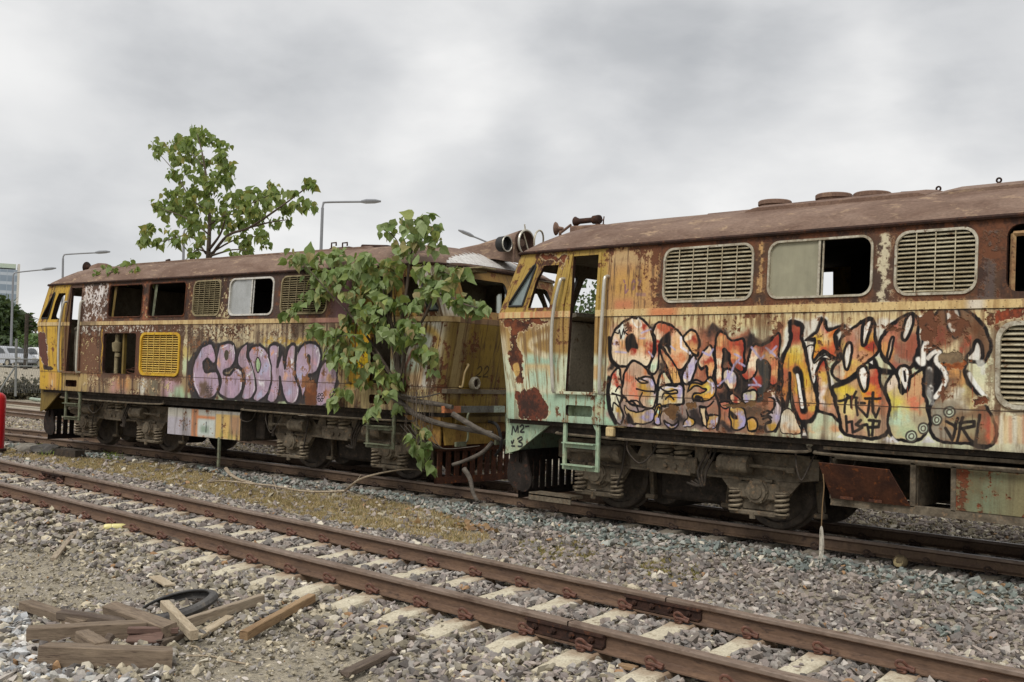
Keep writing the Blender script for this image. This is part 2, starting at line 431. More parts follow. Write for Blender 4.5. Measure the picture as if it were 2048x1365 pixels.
# ================================================================== painted sides (paint, rust, peeling, spray paint), made here with numpy
A2 = math.atan(.0838)
L_ROOT = Vector((-16+1.5*math.cos(A2), 8.65+1.5*math.sin(A2), 0)) + Vector((-math.sin(A2), math.cos(A2), 0))*1.4
R_ROOT = Vector((-3.30, 8.954+1.4, 0))
POSE = {'L': (L_ROOT, A2), 'R': (R_ROOT, 0.0)}
def local(side, px, py, yl=-1.4):
    """photo pixel -> (u, z) on the vertical plane y = yl of a locomotive's own frame"""
    root, a = POSE[side]
    d = ray(px, py)
    c, s_ = math.cos(a), math.sin(a)
    o = CAM-np.array(root)
    ou, oy = o[0]*c+o[1]*s_, -o[0]*s_+o[1]*c
    du, dy = d[0]*c+d[1]*s_, -d[0]*s_+d[1]*c
    t = (yl-oy)/dy
    return ou+du*t, o[2]+d[2]*t
W0, W1, Z0, Z1, TEX = -5.5, 5.5, 1.0, 3.12, 250
TW, TH = int((W1-W0)*TEX), int((Z1-Z0)*TEX)
def vnoise(W_, H_, fx, fy, seed):
    r = np.random.RandomState(seed)
    gx, gy = max(int(fx)+3, 3), max(int(fy)+3, 3)
    g = r.rand(gy, gx)
    x = np.linspace(0, fx, W_); y = np.linspace(0, fy, H_)
    xi = x.astype(int); yi = y.astype(int); xf = x-xi; yf = y-yi
    xf = xf*xf*(3-2*xf); yf = yf*yf*(3-2*yf)
    a = g[yi][:, xi]*(1-xf)+g[yi][:, xi+1]*xf
    b = g[yi+1][:, xi]*(1-xf)+g[yi+1][:, xi+1]*xf
    return a*(1-yf[:, None])+b*yf[:, None]
def fbm(W_, H_, fx, fy, seed, octv=5, gain=.55):
    o = np.zeros((H_, W_)); a = 1.; t = 0.
    for i in range(octv):
        o += a*vnoise(W_, H_, fx*2**i, fy*2**i, seed+i*17); t += a; a *= gain
    o /= t
    return (o-o.mean())/(o.std()+1e-9)
def sst(x, a, b):
    t = np.clip((x-a)/(b-a), 0, 1); return t*t*(3-2*t)
class Canvas:
    def __init__(s, w0, w1, z0, z1, res, seed, side=None, yl=-1.4):
        s.w0, s.w1, s.z0, s.z1, s.res, s.side, s.yl = w0, w1, z0, z1, res, side, yl
        s.W, s.H = int((w1-w0)*res), int((z1-z0)*res)
        s.a = np.zeros((s.H, s.W, 3)); s.h = np.ones((s.H, s.W))
        wm, hm = w1-w0, z1-z0
        s.U, s.Zg = np.meshgrid(w0+(np.arange(s.W)+.5)/res, z0+(np.arange(s.H)+.5)/res)
        s.n1 = fbm(s.W, s.H, wm*2.2, hm*2.2, seed)            # broad
        s.n2 = fbm(s.W, s.H, wm*7, hm*7, seed+100)            # patches
        s.n3 = fbm(s.W, s.H, wm*26, hm*26, seed+200, 4, .7)   # flakes
        s.st = fbm(s.W, s.H, wm*14, hm*.8, seed+300, 4, .7)   # vertical streaks
        s.fs = fbm(s.W, s.H, wm*45, hm*5, seed+400, 3, .7)    # fine streaks
        s.wx = fbm(s.W, s.H, wm*9, hm*9, seed+500, 4)*.012; s.wz = fbm(s.W, s.H, wm*9, hm*9, seed+600, 4)*.012
    def px(s, pts, zo=None):
        """photo pixels (optionally zoomed: (x0, y0, scale)) -> texture metres"""
        o = []
        for (x, y) in pts:
            if zo: x, y = zo[0]+x/zo[2], zo[1]+y/zo[2]
            o.append(local(s.side, x, y, s.yl))
        return o
    def lay(s, m, col, hgt=None, sl=None):
        """lay a colour through mask m (same shape as slice)"""
        sl = sl or (slice(None), slice(None))
        col = np.array(col, float)/255. if not isinstance(col, np.ndarray) else col
        s.a[sl] = s.a[sl]*(1-m[..., None])+col*m[..., None]
        if hgt is not None: s.h[sl] = s.h[sl]*(1-m)+hgt*m
    def bb(s, P_, pad):
        P_ = np.array(P_); x0, z0 = P_.min(0)-pad; x1, z1 = P_.max(0)+pad
        i0 = int(max((x0-s.w0)*s.res, 0)); i1 = int(min((x1-s.w0)*s.res+1, s.W))
        j0 = int(max((z0-s.z0)*s.res, 0)); j1 = int(min((z1-s.z0)*s.res+1, s.H))
        return (slice(j0, max(j1, j0)), slice(i0, max(i1, i0)))
    def dseg(s, P_, sl, warp=0., closed=False):
        X = s.U[sl]+s.wx[sl]*warp; Z = s.Zg[sl]+s.wz[sl]*warp
        d = np.full(X.shape, 9.); P_ = np.array(P_)
        n = len(P_)
        for i in range(n if closed else n-1):
            a, b = P_[i], P_[(i+1) % n]; v = b-a; l2 = max(v@v, 1e-12)
            t = np.clip(((X-a[0])*v[0]+(Z-a[1])*v[1])/l2, 0, 1)
            d = np.minimum(d, np.hypot(X-a[0]-t*v[0], Z-a[1]-t*v[1]))
        return d
    def pin(s, P_, sl, warp=0.):
        X = s.U[sl]+s.wx[sl]*warp; Z = s.Zg[sl]+s.wz[sl]*warp; P_ = np.array(P_)
        c = np.zeros(X.shape, bool); j = len(P_)-1
        for i in range(len(P_)):
            xi, yi = P_[i]; xj, yj = P_[j]
            if yi != yj:
                c ^= ((yi > Z) != (yj > Z)) & (X < (xj-xi)*(Z-yi)/(yj-yi)+xi)
            j = i
        return c
    def stroke(s, pts, wd, col, soft=.35, al=1., zo=None, cv=True, closed=False, warp=.2, hgt=None, raw=False):
        P_ = pts if raw else s.px(pts, zo)
        if cv and len(P_) > 2: P_ = catmull(P_, 5, closed)
        sl = s.bb(P_, wd)
        if s.U[sl].size == 0: return
        d = s.dseg(P_, sl, warp, closed)
        s.lay((1-sst(d, wd*.5*(1-soft), wd*.5*(1+soft)))*al, col, hgt, sl)
    def poly(s, pts, col, soft=.008, al=1., zo=None, cv=True, warp=.2, spots=(), hgt=None, raw=False, rag=0., out=None, flat=False):
        P_ = pts if raw else s.px(pts, zo)
        if cv: P_ = catmull(P_, 5, True)
        sl = s.bb(P_, soft+.03)
        if s.U[sl].size == 0: return
        d = s.dseg(P_, sl, warp, True); d = np.where(s.pin(P_, sl, warp), d, -d)
        if rag: d = d+rag*(s.n3[sl]*.6+s.n2[sl]*.6)
        m = sst(d, -soft, soft)*al
        c = np.broadcast_to(np.array(col, float)/255., d.shape+(3,)).copy()
        if not flat: c *= (1+.035*s.n2[sl]+.03*s.st[sl])[..., None]
        for sp in spots:
            (x, y), r, cc = sp[0], sp[1], sp[2]
            if not raw: x, y = s.px([(x, y)], zo)[0]
            q = np.exp(-(((s.U[sl]+s.wx[sl]*2.5-x)**2)+((s.Zg[sl]+s.wz[sl]*2.5-y)**2)*(sp[3] if len(sp) > 3 else 1.))/(r*r))
            q = np.clip(q*1.25, 0, 1)
            c = c*(1-q[..., None])+np.array(cc, float)/255.*q[..., None]
        s.lay(m, np.clip(c, 0, 1), hgt, sl)
        if out:
            if len(out) > 2: s.lay((1-sst(-d, out[1]*.7, out[1]))*sst(-d, -.003, .004), out[0], None, sl)
            else: s.lay((1-sst(np.abs(d), out[1]*.3, out[1]*.62)), out[0], None, sl)
    def rag(s, u0, u1, z0, z1, col, thr=0., soft=.12, al=1., edge=.06, hgt=None, stw=.5):
        """ragged noise-edged region: rectangle plus noise"""
        dx = np.minimum(s.U-u0, u1-s.U)/edge; dz = np.minimum(s.Zg-z0, z1-s.Zg)/edge
        d = np.minimum(np.minimum(dx, dz), 1.5)
        m = sst(d+.55*s.n2+.45*s.n3*.5+stw*.4*s.st-thr, -soft, soft)*al*(d > -2.5)
        s.lay(m, col, hgt); return m
    def rust(s, weight, dark=(70, 44, 34), light=(124, 74, 44), thr=1.0, soft=.16):
        """bare rust where the paint has flaked: weight adds to the noise"""
        v = s.n2*.55+s.n3*.38+s.n1*.35+s.st*.22+weight
        m = sst(v, thr-soft, thr+soft)
        t = np.clip(.5+.33*s.n2+.25*s.n3, 0, 1)[..., None]
        c = np.array(dark)/255.*(1-t)+np.array(light)/255.*t
        rim = sst(v, thr-soft*3.2, thr-soft)*(1-m)
        s.lay(rim*.5, (128, 84, 52)); s.lay(m, c, .0); return m
    def halo(s, u0, u1, z0, z1, col, wd=.07, al=.9):
        dx = np.maximum(np.maximum(u0-s.U, s.U-u1), 0); dz = np.maximum(np.maximum(z0-s.Zg, s.Zg-z1), 0)
        d = np.hypot(dx, dz)+.018*s.n3+.022*s.n2
        t = np.clip(.5+.35*s.n2+.2*s.st, 0, 1)[..., None]; c = np.array(col)/255.*(1-t)+np.array((96, 60, 42))/255.*t
        s.lay((1-sst(d, wd*.45, wd))*al, c, .2)
        # rust water running down from the lower corners
        for x in (u0+.03, u1-.03, (u0+u1)/2):
            g = np.exp(-((s.U-x+.01*s.n2)/.05)**2)*(s.Zg < z0+.02)*np.exp(-(z0-s.Zg)/.22); s.lay(np.clip(g*(.5+.4*s.fs), 0, .75), (94, 60, 42))
    def reg(s, u0, u1, z0, z1, e=.12):
        return sst(s.U, u0-e, u0+e)*(1-sst(s.U, u1-e, u1+e))*sst(s.Zg, z0-e, z0+e)*(1-sst(s.Zg, z1-e, z1+e))
    def seam(s, pts, wd=.006, col=(52, 38, 30), al=.8):
        s.stroke(pts, wd, col, .4, al, raw=True, cv=False, warp=.08)
    def image(s, name):
        im = bpy.data.images.new(name, s.W, s.H, alpha=True)
        b = np.ones((s.H, s.W, 4), np.float32); b[..., :3] = np.clip(s.a, 0, 1); b[..., 3] = np.clip(s.h, 0, 1)
        im.alpha_mode = 'CHANNEL_PACKED'
        im.pixels.foreach_set(b.ravel()); im.update(); im.pack()
        return im
def painted(name, im, seed=0.):
    k = NT(name)
    uv = k.n('ShaderNodeUVMap'); t = k.n('ShaderNodeTexImage'); t.image = im; t.extension = 'EXTEND'; k.l(uv.outputs[0], t.inputs[0])
    v = k.coord(rand=False); n2 = k.noise(v, 60., 5., .65); n1 = k.noise(v, 9., 4.)
    col = k.mix(.5, t.outputs['Color'], k.ramp(n2, [(.25, .62), (.75, 1.22)]), 'MULTIPLY')
    k.set(k.b, 'Base Color', col)
    k.set(k.b, 'Roughness', k.ramp(t.outputs['Alpha'], [(0., .9), (1., .62)])); k.set(k.b, 'Specular IOR Level', .3)
    h = k.math('ADD', k.math('MULTIPLY', t.outputs['Alpha'], 1.), k.math('ADD', k.math('MULTIPLY', n2, .22), k.math('MULTIPLY', n1, .5)))
    h = k.math('ADD', h, k.math('MULTIPLY', k.noise(v, 2.2, 3.), 2.6))
    k.bump(h, .6, .012)
    return k.m

W_UPQ = [(-2.78, -1.76), (-1.59, -.565), (-.36, .33), (.56, 1.59), (1.76, 2.75)]
# ------------------------------------------------------------------ right locomotive, side
def paint_right():
    c = Canvas(W0, W1, Z0, Z1, TEX, 11, 'R')
    U, Z = c.U, c.Zg
    B, BL = (38, 34, 34), (30, 27, 28)
    c.a[:] = np.array((196, 178, 140))/255.
    # upper zone
    c.lay(sst(Z, 2.32, 2.36), (176, 140, 84))
    c.lay(c.reg(-5.6, -3.50, 2.34, 3.2, .03), (178, 142, 54))
    c.lay(c.reg(-3.52, -2.86, 2.34, 3.2, .03), (192, 140, 78))
    c.lay(c.reg(-3.45, -3.0, 2.5, 2.76, .08)*.8, (200, 146, 62)); c.lay(c.reg(-3.40, -3.16, 2.36, 2.46, .05)*.8, (206, 112, 70))
    c.lay(c.reg(-3.5, -2.9, 2.84, 3.0, .06)*.6, (186, 158, 112))
    c.lay(c.reg(-1.80, -1.56, 2.3, 3.2, .05), (190, 142, 80))
    c.lay(c.reg(-.60, -.30, 2.3, 3.2, .06), (196, 184, 150))
    c.lay(c.reg(.28, .60, 2.3, 3.2, .06), (86, 68, 62))
    c.lay(c.reg(.6, 5.5, 2.3, 3.2, .06), (120, 92, 70))
    fl = np.clip(c.fs*.6+c.n3*.6-.25, 0, 1)*c.reg(-3.5, -2.85, 2.36, 3.1, .1)
    c.lay(fl*.55*sst(U, -3.5, -2.9), (112, 66, 44)); c.lay(np.clip(c.fs-.9, 0, 1)*c.reg(-3.5, -2.85, 2.36, 3.1)*.5, (120, 84, 50))
    # lower zone
    low = 1-sst(Z, 2.28, 2.31)
    c.lay(low, (202, 196, 164))
    c.lay(low*np.clip(.25+.3*c.n1, 0, .8), (178, 190, 160)); c.lay(low*np.clip(.2*c.st-.05, 0, .6), (150, 124, 84))
    c.lay(c.reg(-3.6, .6, 2.14, 2.34, .05)*.8, (196, 176, 130))
    c.lay(c.reg(-5.6, -3.45, 1.86, 2.31, .05), (172, 132, 62)); c.lay(c.reg(-5.6, -5.02, 1.8, 2.1, .08), (210, 196, 160))
    c.lay(c.reg(-5.6, -3.50, 1.44, 1.86, .06), (196, 206, 172)); c.lay(c.reg(-4.85, -4.2, 1.70, 1.86, .06), (156, 198, 170))
    c.lay(c.reg(-4.75, -4.25, 1.62, 1.76, .03)*.9, (212, 174, 112)); c.lay(c.reg(-4.70, -4.36, 1.5, 1.7, .06), (172, 202, 172))
    c.lay(c.reg(-3.66, -3.52, 1.6, 1.76, .03), (206, 166, 104))
    c.lay(c.reg(-5.6, -3.30, .9, 1.43, .03), (156, 190, 160)); c.lay(c.reg(-3.64, -3.5, 1.22, 1.32, .04)*.5, (196, 168, 112))
    zA = (980, 600, 5.25)
    for pts in (((600, 240), (480, 290), (400, 260)), ((590, 380), (470, 410), (400, 470), (440, 530), (560, 590))):
        c.stroke(pts, .075, (222, 208, 168), .8, .85, zA)
    c.stroke([(300, 420), (280, 520), (300, 640)], .06, (220, 206, 164), .9, .7, zA)
    # belt stripe ground, seam lines, rivets
    # ---------------- graffiti
    zB, zC, zD, zE = (1210, 620, 5.25), (1400, 620, 5.25), (1560, 620, 4.877), (1780, 590, 4.403)
    OR, CR, RD, LI, OC, WH, YE, MI = (208, 158, 106), (222, 206, 176), (158, 62, 48), (160, 152, 186), (186, 146, 64), (214, 212, 204), (204, 164, 46), (186, 206, 178)
    # white outline field behind the right-hand letters
    c.poly([(1565, 700), (1580, 642), (1610, 640), (1650, 632), (1680, 648), (1740, 650), (1760, 632), (1800, 640), (1850, 625), (1880, 640), (1860, 700), (1700, 720), (1600, 720)], (206, 204, 194), .02, .9, warp=1.)
    # dark ground between the left-hand letters
    c.poly([(40, 300), (150, 130), (330, 60), (480, 180), (560, 110), (800, 180), (980, 170), (1120, 250), (1240, 180), (1350, 280), (1440, 330), (1480, 800), (1480, 1260), (900, 1270), (120, 1200), (40, 900)], (196, 160, 128), .02, .95, zB, warp=1.5, spots=[((1030, 420), .10, (60, 52, 52)), ((900, 640), .10, (186, 176, 190)), ((1030, 640), .10, (48, 42, 42)), ((620, 620), .08, (56, 48, 46)), ((800, 640), .05, (48, 42, 42)), ((520, 180), .06, (60, 52, 50)), ((960, 1100), .16, (70, 62, 60)), ((760, 1150), .12, (70, 60, 56)), ((250, 1130), .08, (60, 54, 54)), ((1240, 200), .1, (70, 58, 56)), ((1240, 900), .1, (60, 52, 50)), ((90, 620), .05, (48, 42, 42)), ((560, 1150), .08, (80, 70, 66)), ((1180, 600), .08, (170, 90, 66))])
    c.poly([(0, 300), (120, 180), (200, 200), (330, 290), (480, 190), (560, 300), (640, 350), (740, 250), (880, 160), (840, 400), (850, 900), (860, 1100), (780, 1290), (300, 1290), (0, 1260)], (170, 110, 84), .03, .96, zC, warp=1.5, spots=[((280, 520), .09, (44, 38, 38)), ((520, 360), .10, (46, 40, 40)), ((150, 250), .08, (60, 52, 50)), ((420, 780), .12, (44, 38, 38)), ((280, 860), .10, (46, 40, 40)), ((640, 340), .08, (60, 52, 50)), ((560, 1120), .12, (80, 66, 56)), ((500, 860), .08, (46, 42, 42)), ((260, 1150), .1, (150, 100, 80)), ((560, 1240), .1, (150, 110, 80)), ((790, 800), .06, (46, 40, 40)), ((150, 620), .06, (46, 40, 40))])
    c.poly([(30, 1000), (200, 960), (520, 1040), (620, 960), (1260, 960), (1260, 1275), (700, 1250), (110, 1200)], (150, 132, 124), .03, .9, zB, warp=1.5, spots=[((300, 1150), .08, (166, 150, 170)), ((560, 1080), .07, (186, 150, 90)), ((760, 1140), .06, (54, 48, 48)), ((980, 1130), .08, (56, 50, 50)), ((1120, 1040), .07, (176, 120, 96)), ((520, 1220), .06, (54, 48, 50)), ((230, 1120), .05, (54, 48, 48)), ((1230, 1100), .07, (180, 110, 90))])
    c.poly([(150, 1000), (440, 960), (520, 1160), (700, 1150), (700, 1290), (150, 1290)], (150, 116, 96), .03, .9, zC, warp=1.5, spots=[((260, 1040), .06, (176, 96, 76)), ((240, 1160), .05, (190, 130, 90)), ((550, 1080), .07, (70, 58, 50)), ((560, 1220), .07, (196, 160, 110)), ((640, 1230), .05, (50, 44, 44)), ((280, 1240), .06, (52, 46, 46))])
    BW = .028
    def sh(zo, pts, col, spots=(), out=BL, ow=BW, **k): c.poly(pts, col, .012, 1., zo, True, .5, spots, out=(out, ow) if out else None, **k)
    # first big letter
    sh(zB, [(300, 80), (180, 130), (90, 250), (55, 380), (80, 520), (140, 590), (230, 600), (330, 560), (440, 600), (500, 480), (510, 330), (470, 190), (400, 100)], CR,
       [((180, 350), .11, OR), ((400, 360), .10, OR), ((300, 400), .06, RD), ((480, 420), .05, RD), ((420, 180), .06, RD), ((250, 190), .06, (176, 90, 60)), ((110, 360), .05, (196, 180, 190)), ((150, 180), .07, (208, 214, 204)), ((140, 540), .08, (214, 196, 166))])
    c.poly([(220, 290), (290, 250), (330, 330), (350, 410), (280, 400), (240, 450), (215, 380)], B, .01, 1., zB)
    c.stroke([(290, 110), (330, 180), (380, 160), (350, 90)], .02, WH, .4, .9, zB)
    # second
    sh(zB, [(570, 120), (700, 170), (790, 240), (860, 340), (890, 450), (860, 570), (790, 630), (700, 560), (640, 430), (570, 380), (560, 500), (550, 640), (500, 680), (460, 620), (520, 450), (530, 300), (510, 220)], CR,
       [((700, 190), .08, RD), ((620, 160), .06, (190, 100, 70)), ((770, 370), .09, OR), ((540, 400), .06, RD), ((820, 480), .07, (214, 180, 140)), ((500, 600), .07, MI), ((760, 560), .07, (196, 120, 80))])
    c.poly([(680, 225), (600, 280), (570, 370), (640, 390), (690, 470), (690, 330)], B, .012, 1., zB)
    sh(zB, [(570, 390), (690, 510), (780, 660), (800, 780), (720, 770), (660, 640), (600, 500)], (210, 168, 120), [((720, 560), .05, RD), ((620, 440), .05, RD), ((740, 690), .06, (204, 160, 96))])
    # third column
    sh(zB, [(910, 205), (850, 240), (830, 300), (880, 400), (920, 470), (970, 480), (990, 330), (970, 240)], OR, [((960, 300), .05, RD), ((900, 260), .05, CR)])
    sh(zB, [(920, 490), (830, 640), (815, 760), (860, 790), (930, 730), (960, 560)], (196, 186, 196), [((900, 680), .05, LI), ((860, 760), .05, CR)])
    sh(zB, [(1090, 380), (1030, 440), (980, 560), (1010, 620), (1070, 600), (1080, 690), (1140, 690), (1150, 500), (1130, 410)], CR, [((1110, 570), .06, RD), ((1060, 480), .05, (206, 160, 130)), ((1090, 640), .05, OR)])
    # fourth (tall red piece)
    sh(zC, [(180, 260), (260, 250), (340, 330), (450, 320), (465, 560), (455, 650), (400, 640), (320, 560), (300, 470), (250, 420), (240, 640), (230, 780), (180, 800), (165, 560)], (190, 96, 66),
       [((220, 330), .07, OR), ((200, 600), .07, CR), ((400, 430), .07, RD), ((430, 600), .06, RD), ((350, 520), .06, OR), ((190, 480), .05, (204, 150, 110))])
    sh(zC, [(260, 630), (350, 640), (380, 700), (370, 830), (300, 850), (250, 760), (230, 690)], CR, [((300, 700), .05, (176, 176, 196)), ((350, 800), .06, RD)])
    # fifth
    sh(zC, [(560, 380), (640, 380), (720, 330), (830, 240), (830, 560), (810, 780), (730, 780), (720, 560), (600, 540), (590, 640), (540, 720), (460, 740), (420, 680), (480, 640), (500, 520)], (176, 78, 58),
       [((770, 480), .08, OR), ((540, 560), .09, CR), ((640, 400), .07, RD), ((780, 660), .07, OR), ((780, 300), .07, RD)])
    c.poly([(590, 540), (690, 530), (720, 600), (720, 760), (690, 880), (670, 960), (570, 970), (580, 860), (640, 760)], (58, 60, 60), .012, 1., zC)
    sh(zC, [(460, 900), (520, 800), (600, 830), (570, 950), (470, 960)], (196, 196, 160), [((560, 830), .05, RD)], ow=.014)
    c.poly([(560, 720), (640, 700), (650, 790), (570, 820)], RD, .02, .9, zC)
    for pts in (((30, 440), (100, 480), (140, 420)), ((540, 400), (590, 470), (640, 520), (680, 480)), ((690, 400), (770, 460), (830, 530)), ((740, 450), (800, 380)), ((180, 800), (300, 700), (390, 540), (470, 590)), ((290, 660), (310, 760)), ((360, 470), (430, 500), (360, 580)), ((560, 720), (600, 780), (640, 800)), ((510, 790), (600, 790))):
        c.stroke(pts, .022, (168, 160, 196), .5, .85, zC, cv=False)
    for pts in (((110, 440), (220, 450)), ((460, 440), (500, 490)), ((380, 240), (480, 210)), ((370, 300), (420, 300)), ((690, 380), (740, 420)), ((840, 660), (910, 650)), ((850, 720), (960, 540)), ((60, 360), (120, 360))):
        c.stroke(pts, .02, (176, 168, 194), .5, .85, zB, cv=False)
    c.stroke([(800, 290), (800, 390), (890, 460)], .028, (212, 208, 214), .4, 1., zB, cv=False)
    # rounded forms lower down
    sh(zB, [(150, 620), (70, 700), (40, 850), (60, 1050), (110, 1170), (160, 1190), (190, 1100), (150, 1000), (190, 900), (170, 720)], (206, 206, 180), [((120, 760), .05, RD), ((70, 760), .04, (190, 110, 90)), ((150, 1140), .05, LI), ((130, 1090), .04, OC)])
    sh(zB, [(290, 540), (220, 640), (190, 760), (180, 880), (300, 1000), (480, 1040), (530, 960), (535, 800), (470, 660), (380, 580)], (196, 166, 140), [((250, 720), .05, (196, 120, 90)), ((430, 620), .06, (186, 120, 80)), ((500, 780), .07, LI), ((400, 820), .05, OC), ((300, 850), .07, (204, 128, 100)), ((460, 960), .06, MI)])
    sh(zB, [(200, 1010), (330, 1080), (500, 1040), (510, 1140), (430, 1200), (280, 1190)], (190, 164, 120), [((330, 1050), .05, OC), ((470, 1120), .06, LI)], ow=.018)
    c.poly([(240, 1080), (280, 1130), (300, 1190), (210, 1180)], B, .012, 1., zB)
    sh(zB, [(640, 650), (570, 720), (550, 900), (560, 1060), (600, 1000), (820, 990), (830, 880), (800, 780), (720, 790)], (200, 190, 166), [((650, 700), .06, MI), ((610, 720), .05, (196, 120, 80)), ((790, 860), .06, LI), ((720, 820), .05, OC), ((690, 900), .06, OC)])
    sh(zB, [(1110, 700), (1010, 770), (900, 780), (870, 860), (960, 800), (1060, 830), (1000, 870), (930, 890), (930, 950), (1000, 960), (1100, 940), (1160, 860), (1160, 760)], OC, [((1130, 780), .07, LI), ((1040, 790), .05, (206, 190, 90)), ((1090, 900), .05, (210, 160, 70))], ow=.02)
    c.poly([(950, 900), (1010, 910), (1000, 960), (940, 960)], B, .008, 1., zB)
    sh(zB, [(860, 1060), (870, 1130), (820, 1180), (830, 1230), (930, 1220), (950, 1150), (890, 1120)], OC, [((840, 1200), .05, LI), ((920, 1180), .04, (196, 180, 180))], ow=.018)
    sh(zC, [(60, 1060), (80, 1110), (190, 1110), (200, 1180), (150, 1250), (70, 1250), (60, 1180), (80, 1130)], OC, [((120, 1220), .06, LI), ((180, 1150), .04, (196, 184, 190))], ow=.018)
    sh(zC, [(330, 960), (350, 1030), (400, 1020), (470, 1050), (480, 1180), (420, 1260), (340, 1250), (310, 1130)], OC, [((440, 1160), .07, LI), ((400, 1230), .05, LI), ((340, 1000), .04, WH)], ow=.02)
    c.poly([(320, 1060), (390, 1120), (380, 1150), (330, 1130)], B, .008, 1., zC)
    sh(zC, [(300, 900), (340, 880), (400, 920), (440, 960), (400, 980), (330, 960)], (206, 170, 140), [((350, 910), .04, RD)], ow=.016)
    sh(zC, [(720, 820), (800, 850), (850, 920), (860, 1050), (840, 1180), (780, 1270), (690, 1280), (690, 1200), (740, 1160), (700, 1100), (760, 1050), (780, 960), (700, 900)], (190, 176, 176), [((830, 1150), .08, LI), ((740, 1240), .06, OC), ((760, 880), .05, CR)], ow=.024)
    for q in (((640, 1100), (700, 1060), (760, 1080)), ((650, 1120), (720, 1110), (750, 1130)), ((660, 1150), (720, 1130), (740, 1180), (690, 1200))):
        c.stroke(q, .02, BL, .4, 1., zC)
    sh(zB, [(540, 1010), (590, 980), (600, 1060), (580, 1130), (575, 1210), (530, 1210), (510, 1140)], OC, [((550, 1190), .05, LI), ((560, 1060), .03, MI)], ow=.02)
    sh(zB, [(620, 1180), (700, 1210), (770, 1170), (740, 1230), (660, 1240)], LI, [((700, 1220), .03, OC)], ow=.02)
    sh(zB, [(1000, 1010), (1060, 1030), (1050, 1120), (1060, 1220), (1020, 1200), (1005, 1100)], (206, 186, 150), [((1030, 1160), .04, OR)], ow=.02)
    sh(zC, [(220, 970), (300, 960), (300, 1020), (250, 1040)], (180, 110, 90), (), ow=.02)
    sh(zC, [(490, 1160), (560, 1130), (600, 1180), (590, 1260), (510, 1260)], (200, 160, 104), [((540, 1200), .05, OC)], ow=.02)
    sh(zC, [(450, 880), (560, 840), (600, 900), (580, 980), (470, 980)], (190, 184, 150), [((520, 940), .04, LI)], ow=.024)
    for q in (((340, 740), (420, 700), (500, 720), (530, 800), (520, 870)), ((560, 850), (600, 800), (700, 780), (800, 790), (830, 880), (820, 990)), ((880, 770), (960, 740), (1040, 760), (1110, 700), (1160, 780), (1160, 900)), ((930, 960), (1010, 920), (1030, 960))): c.stroke(q, .022, BL, .35, 1., zB)
    for q in (((350, 760), (440, 720), (500, 790)), ((580, 840), (680, 810), (790, 830)), ((1080, 740), (1130, 790), (1120, 880)), ((130, 1170), (160, 1190)), ((820, 1220), (900, 1215))): c.stroke(q, .016, (200, 196, 214), .5, .8, zB)
    for q in (((320, 720), (380, 770), (450, 760), (410, 740), (350, 720)), ((330, 830), (420, 850), (520, 860)), ((390, 870), (360, 950), (400, 1030)), ((220, 960), (300, 970), (350, 1070)), ((270, 950), (340, 960), (370, 1020)), ((590, 830), (650, 860), (740, 840), (760, 870), (690, 880), (620, 880), (600, 930)), ((640, 940), (680, 900), (720, 940)), ((550, 830), (620, 790), (680, 800), (760, 780)), ((110, 860), (150, 800), (180, 860), (150, 980), (120, 900)), ((70, 880), (220, 920)), ((80, 1060), (90, 980), (140, 1020)), ((530, 1100), (560, 1020), (580, 1040), (560, 1130)), ((1060, 1060), (1080, 1110), (1130, 1110)), ((990, 1020), (1080, 1020), (1140, 960))):
        c.stroke(q, .018, BL, .35, 1., zB)
    for q in (((45, 300), (50, 420), (70, 530), (140, 600)), ((40, 720), (30, 880), (50, 1060), (110, 1190))):
        c.stroke(q, .05, BL, .4, 1., zB)
    for q in (((830, 540), (840, 700), (800, 900), (850, 1000)), ((870, 960), (860, 1130), (790, 1280)), ((1160, 900), (1200, 1000), (1200, 1150), (1180, 1260))):
        c.stroke(q, .03, BL, .4, .9, zC if q[0][0] != 1160 else zB)
    # tag letters on the first form
    for q in (((110, 240), (140, 250), (150, 210), (165, 300), (190, 200), (200, 250)), ((215, 200), (240, 165), (240, 210), (200, 230), (240, 260)), ((200, 160), (250, 160))):
        c.stroke(q, .014, BL, .3, 1., zB, cv=False)
    # bottle-shaped letter
    sh(zD, [(100, 130), (210, 150), (210, 280), (260, 420), (300, 620), (340, 760), (370, 900), (350, 1030), (290, 1090), (210, 1100), (150, 1010), (100, 800), (60, 950), (10, 800), (20, 520), (70, 380), (100, 260)], (176, 96, 70),
       [((150, 430), .10, (206, 200, 150)), ((110, 540), .12, (200, 170, 60)), ((240, 700), .13, (196, 160, 60)), ((150, 220), .10, (150, 70, 56)), ((50, 600), .09, (180, 100, 70)), ((40, 780), .07, (206, 130, 60)), ((300, 840), .08, (212, 170, 120)), ((220, 1060), .08, (176, 96, 66)), ((340, 960), .06, (206, 170, 80)), ((130, 900), .06, (190, 140, 130))], ow=.045)
    c.stroke([(160, 590), (190, 640), (210, 800), (235, 980)], .075, BL, .3, 1., zD); c.stroke([(170, 640), (195, 780), (220, 950)], .032, WH, .3, 1., zD)
    c.stroke([(95, 620), (95, 760), (120, 900), (180, 1060), (230, 1110)], .035, BL, .4, 1., zD)
    c.stroke([(235, 1110), (235, 1240)], .07, BL, .3, 1., zD); c.poly([(235, 1150), (215, 1230), (260, 1230)], WH, .006, 1., zD, cv=False)
    # lower pale forms left and right of it
    sh(zD, [(20, 1000), (110, 970), (190, 1120), (200, 1200), (110, 1215), (10, 1190)], (206, 192, 164), [((60, 1080), .08, (206, 204, 190)), ((150, 1190), .06, (196, 150, 110))], ow=.012)
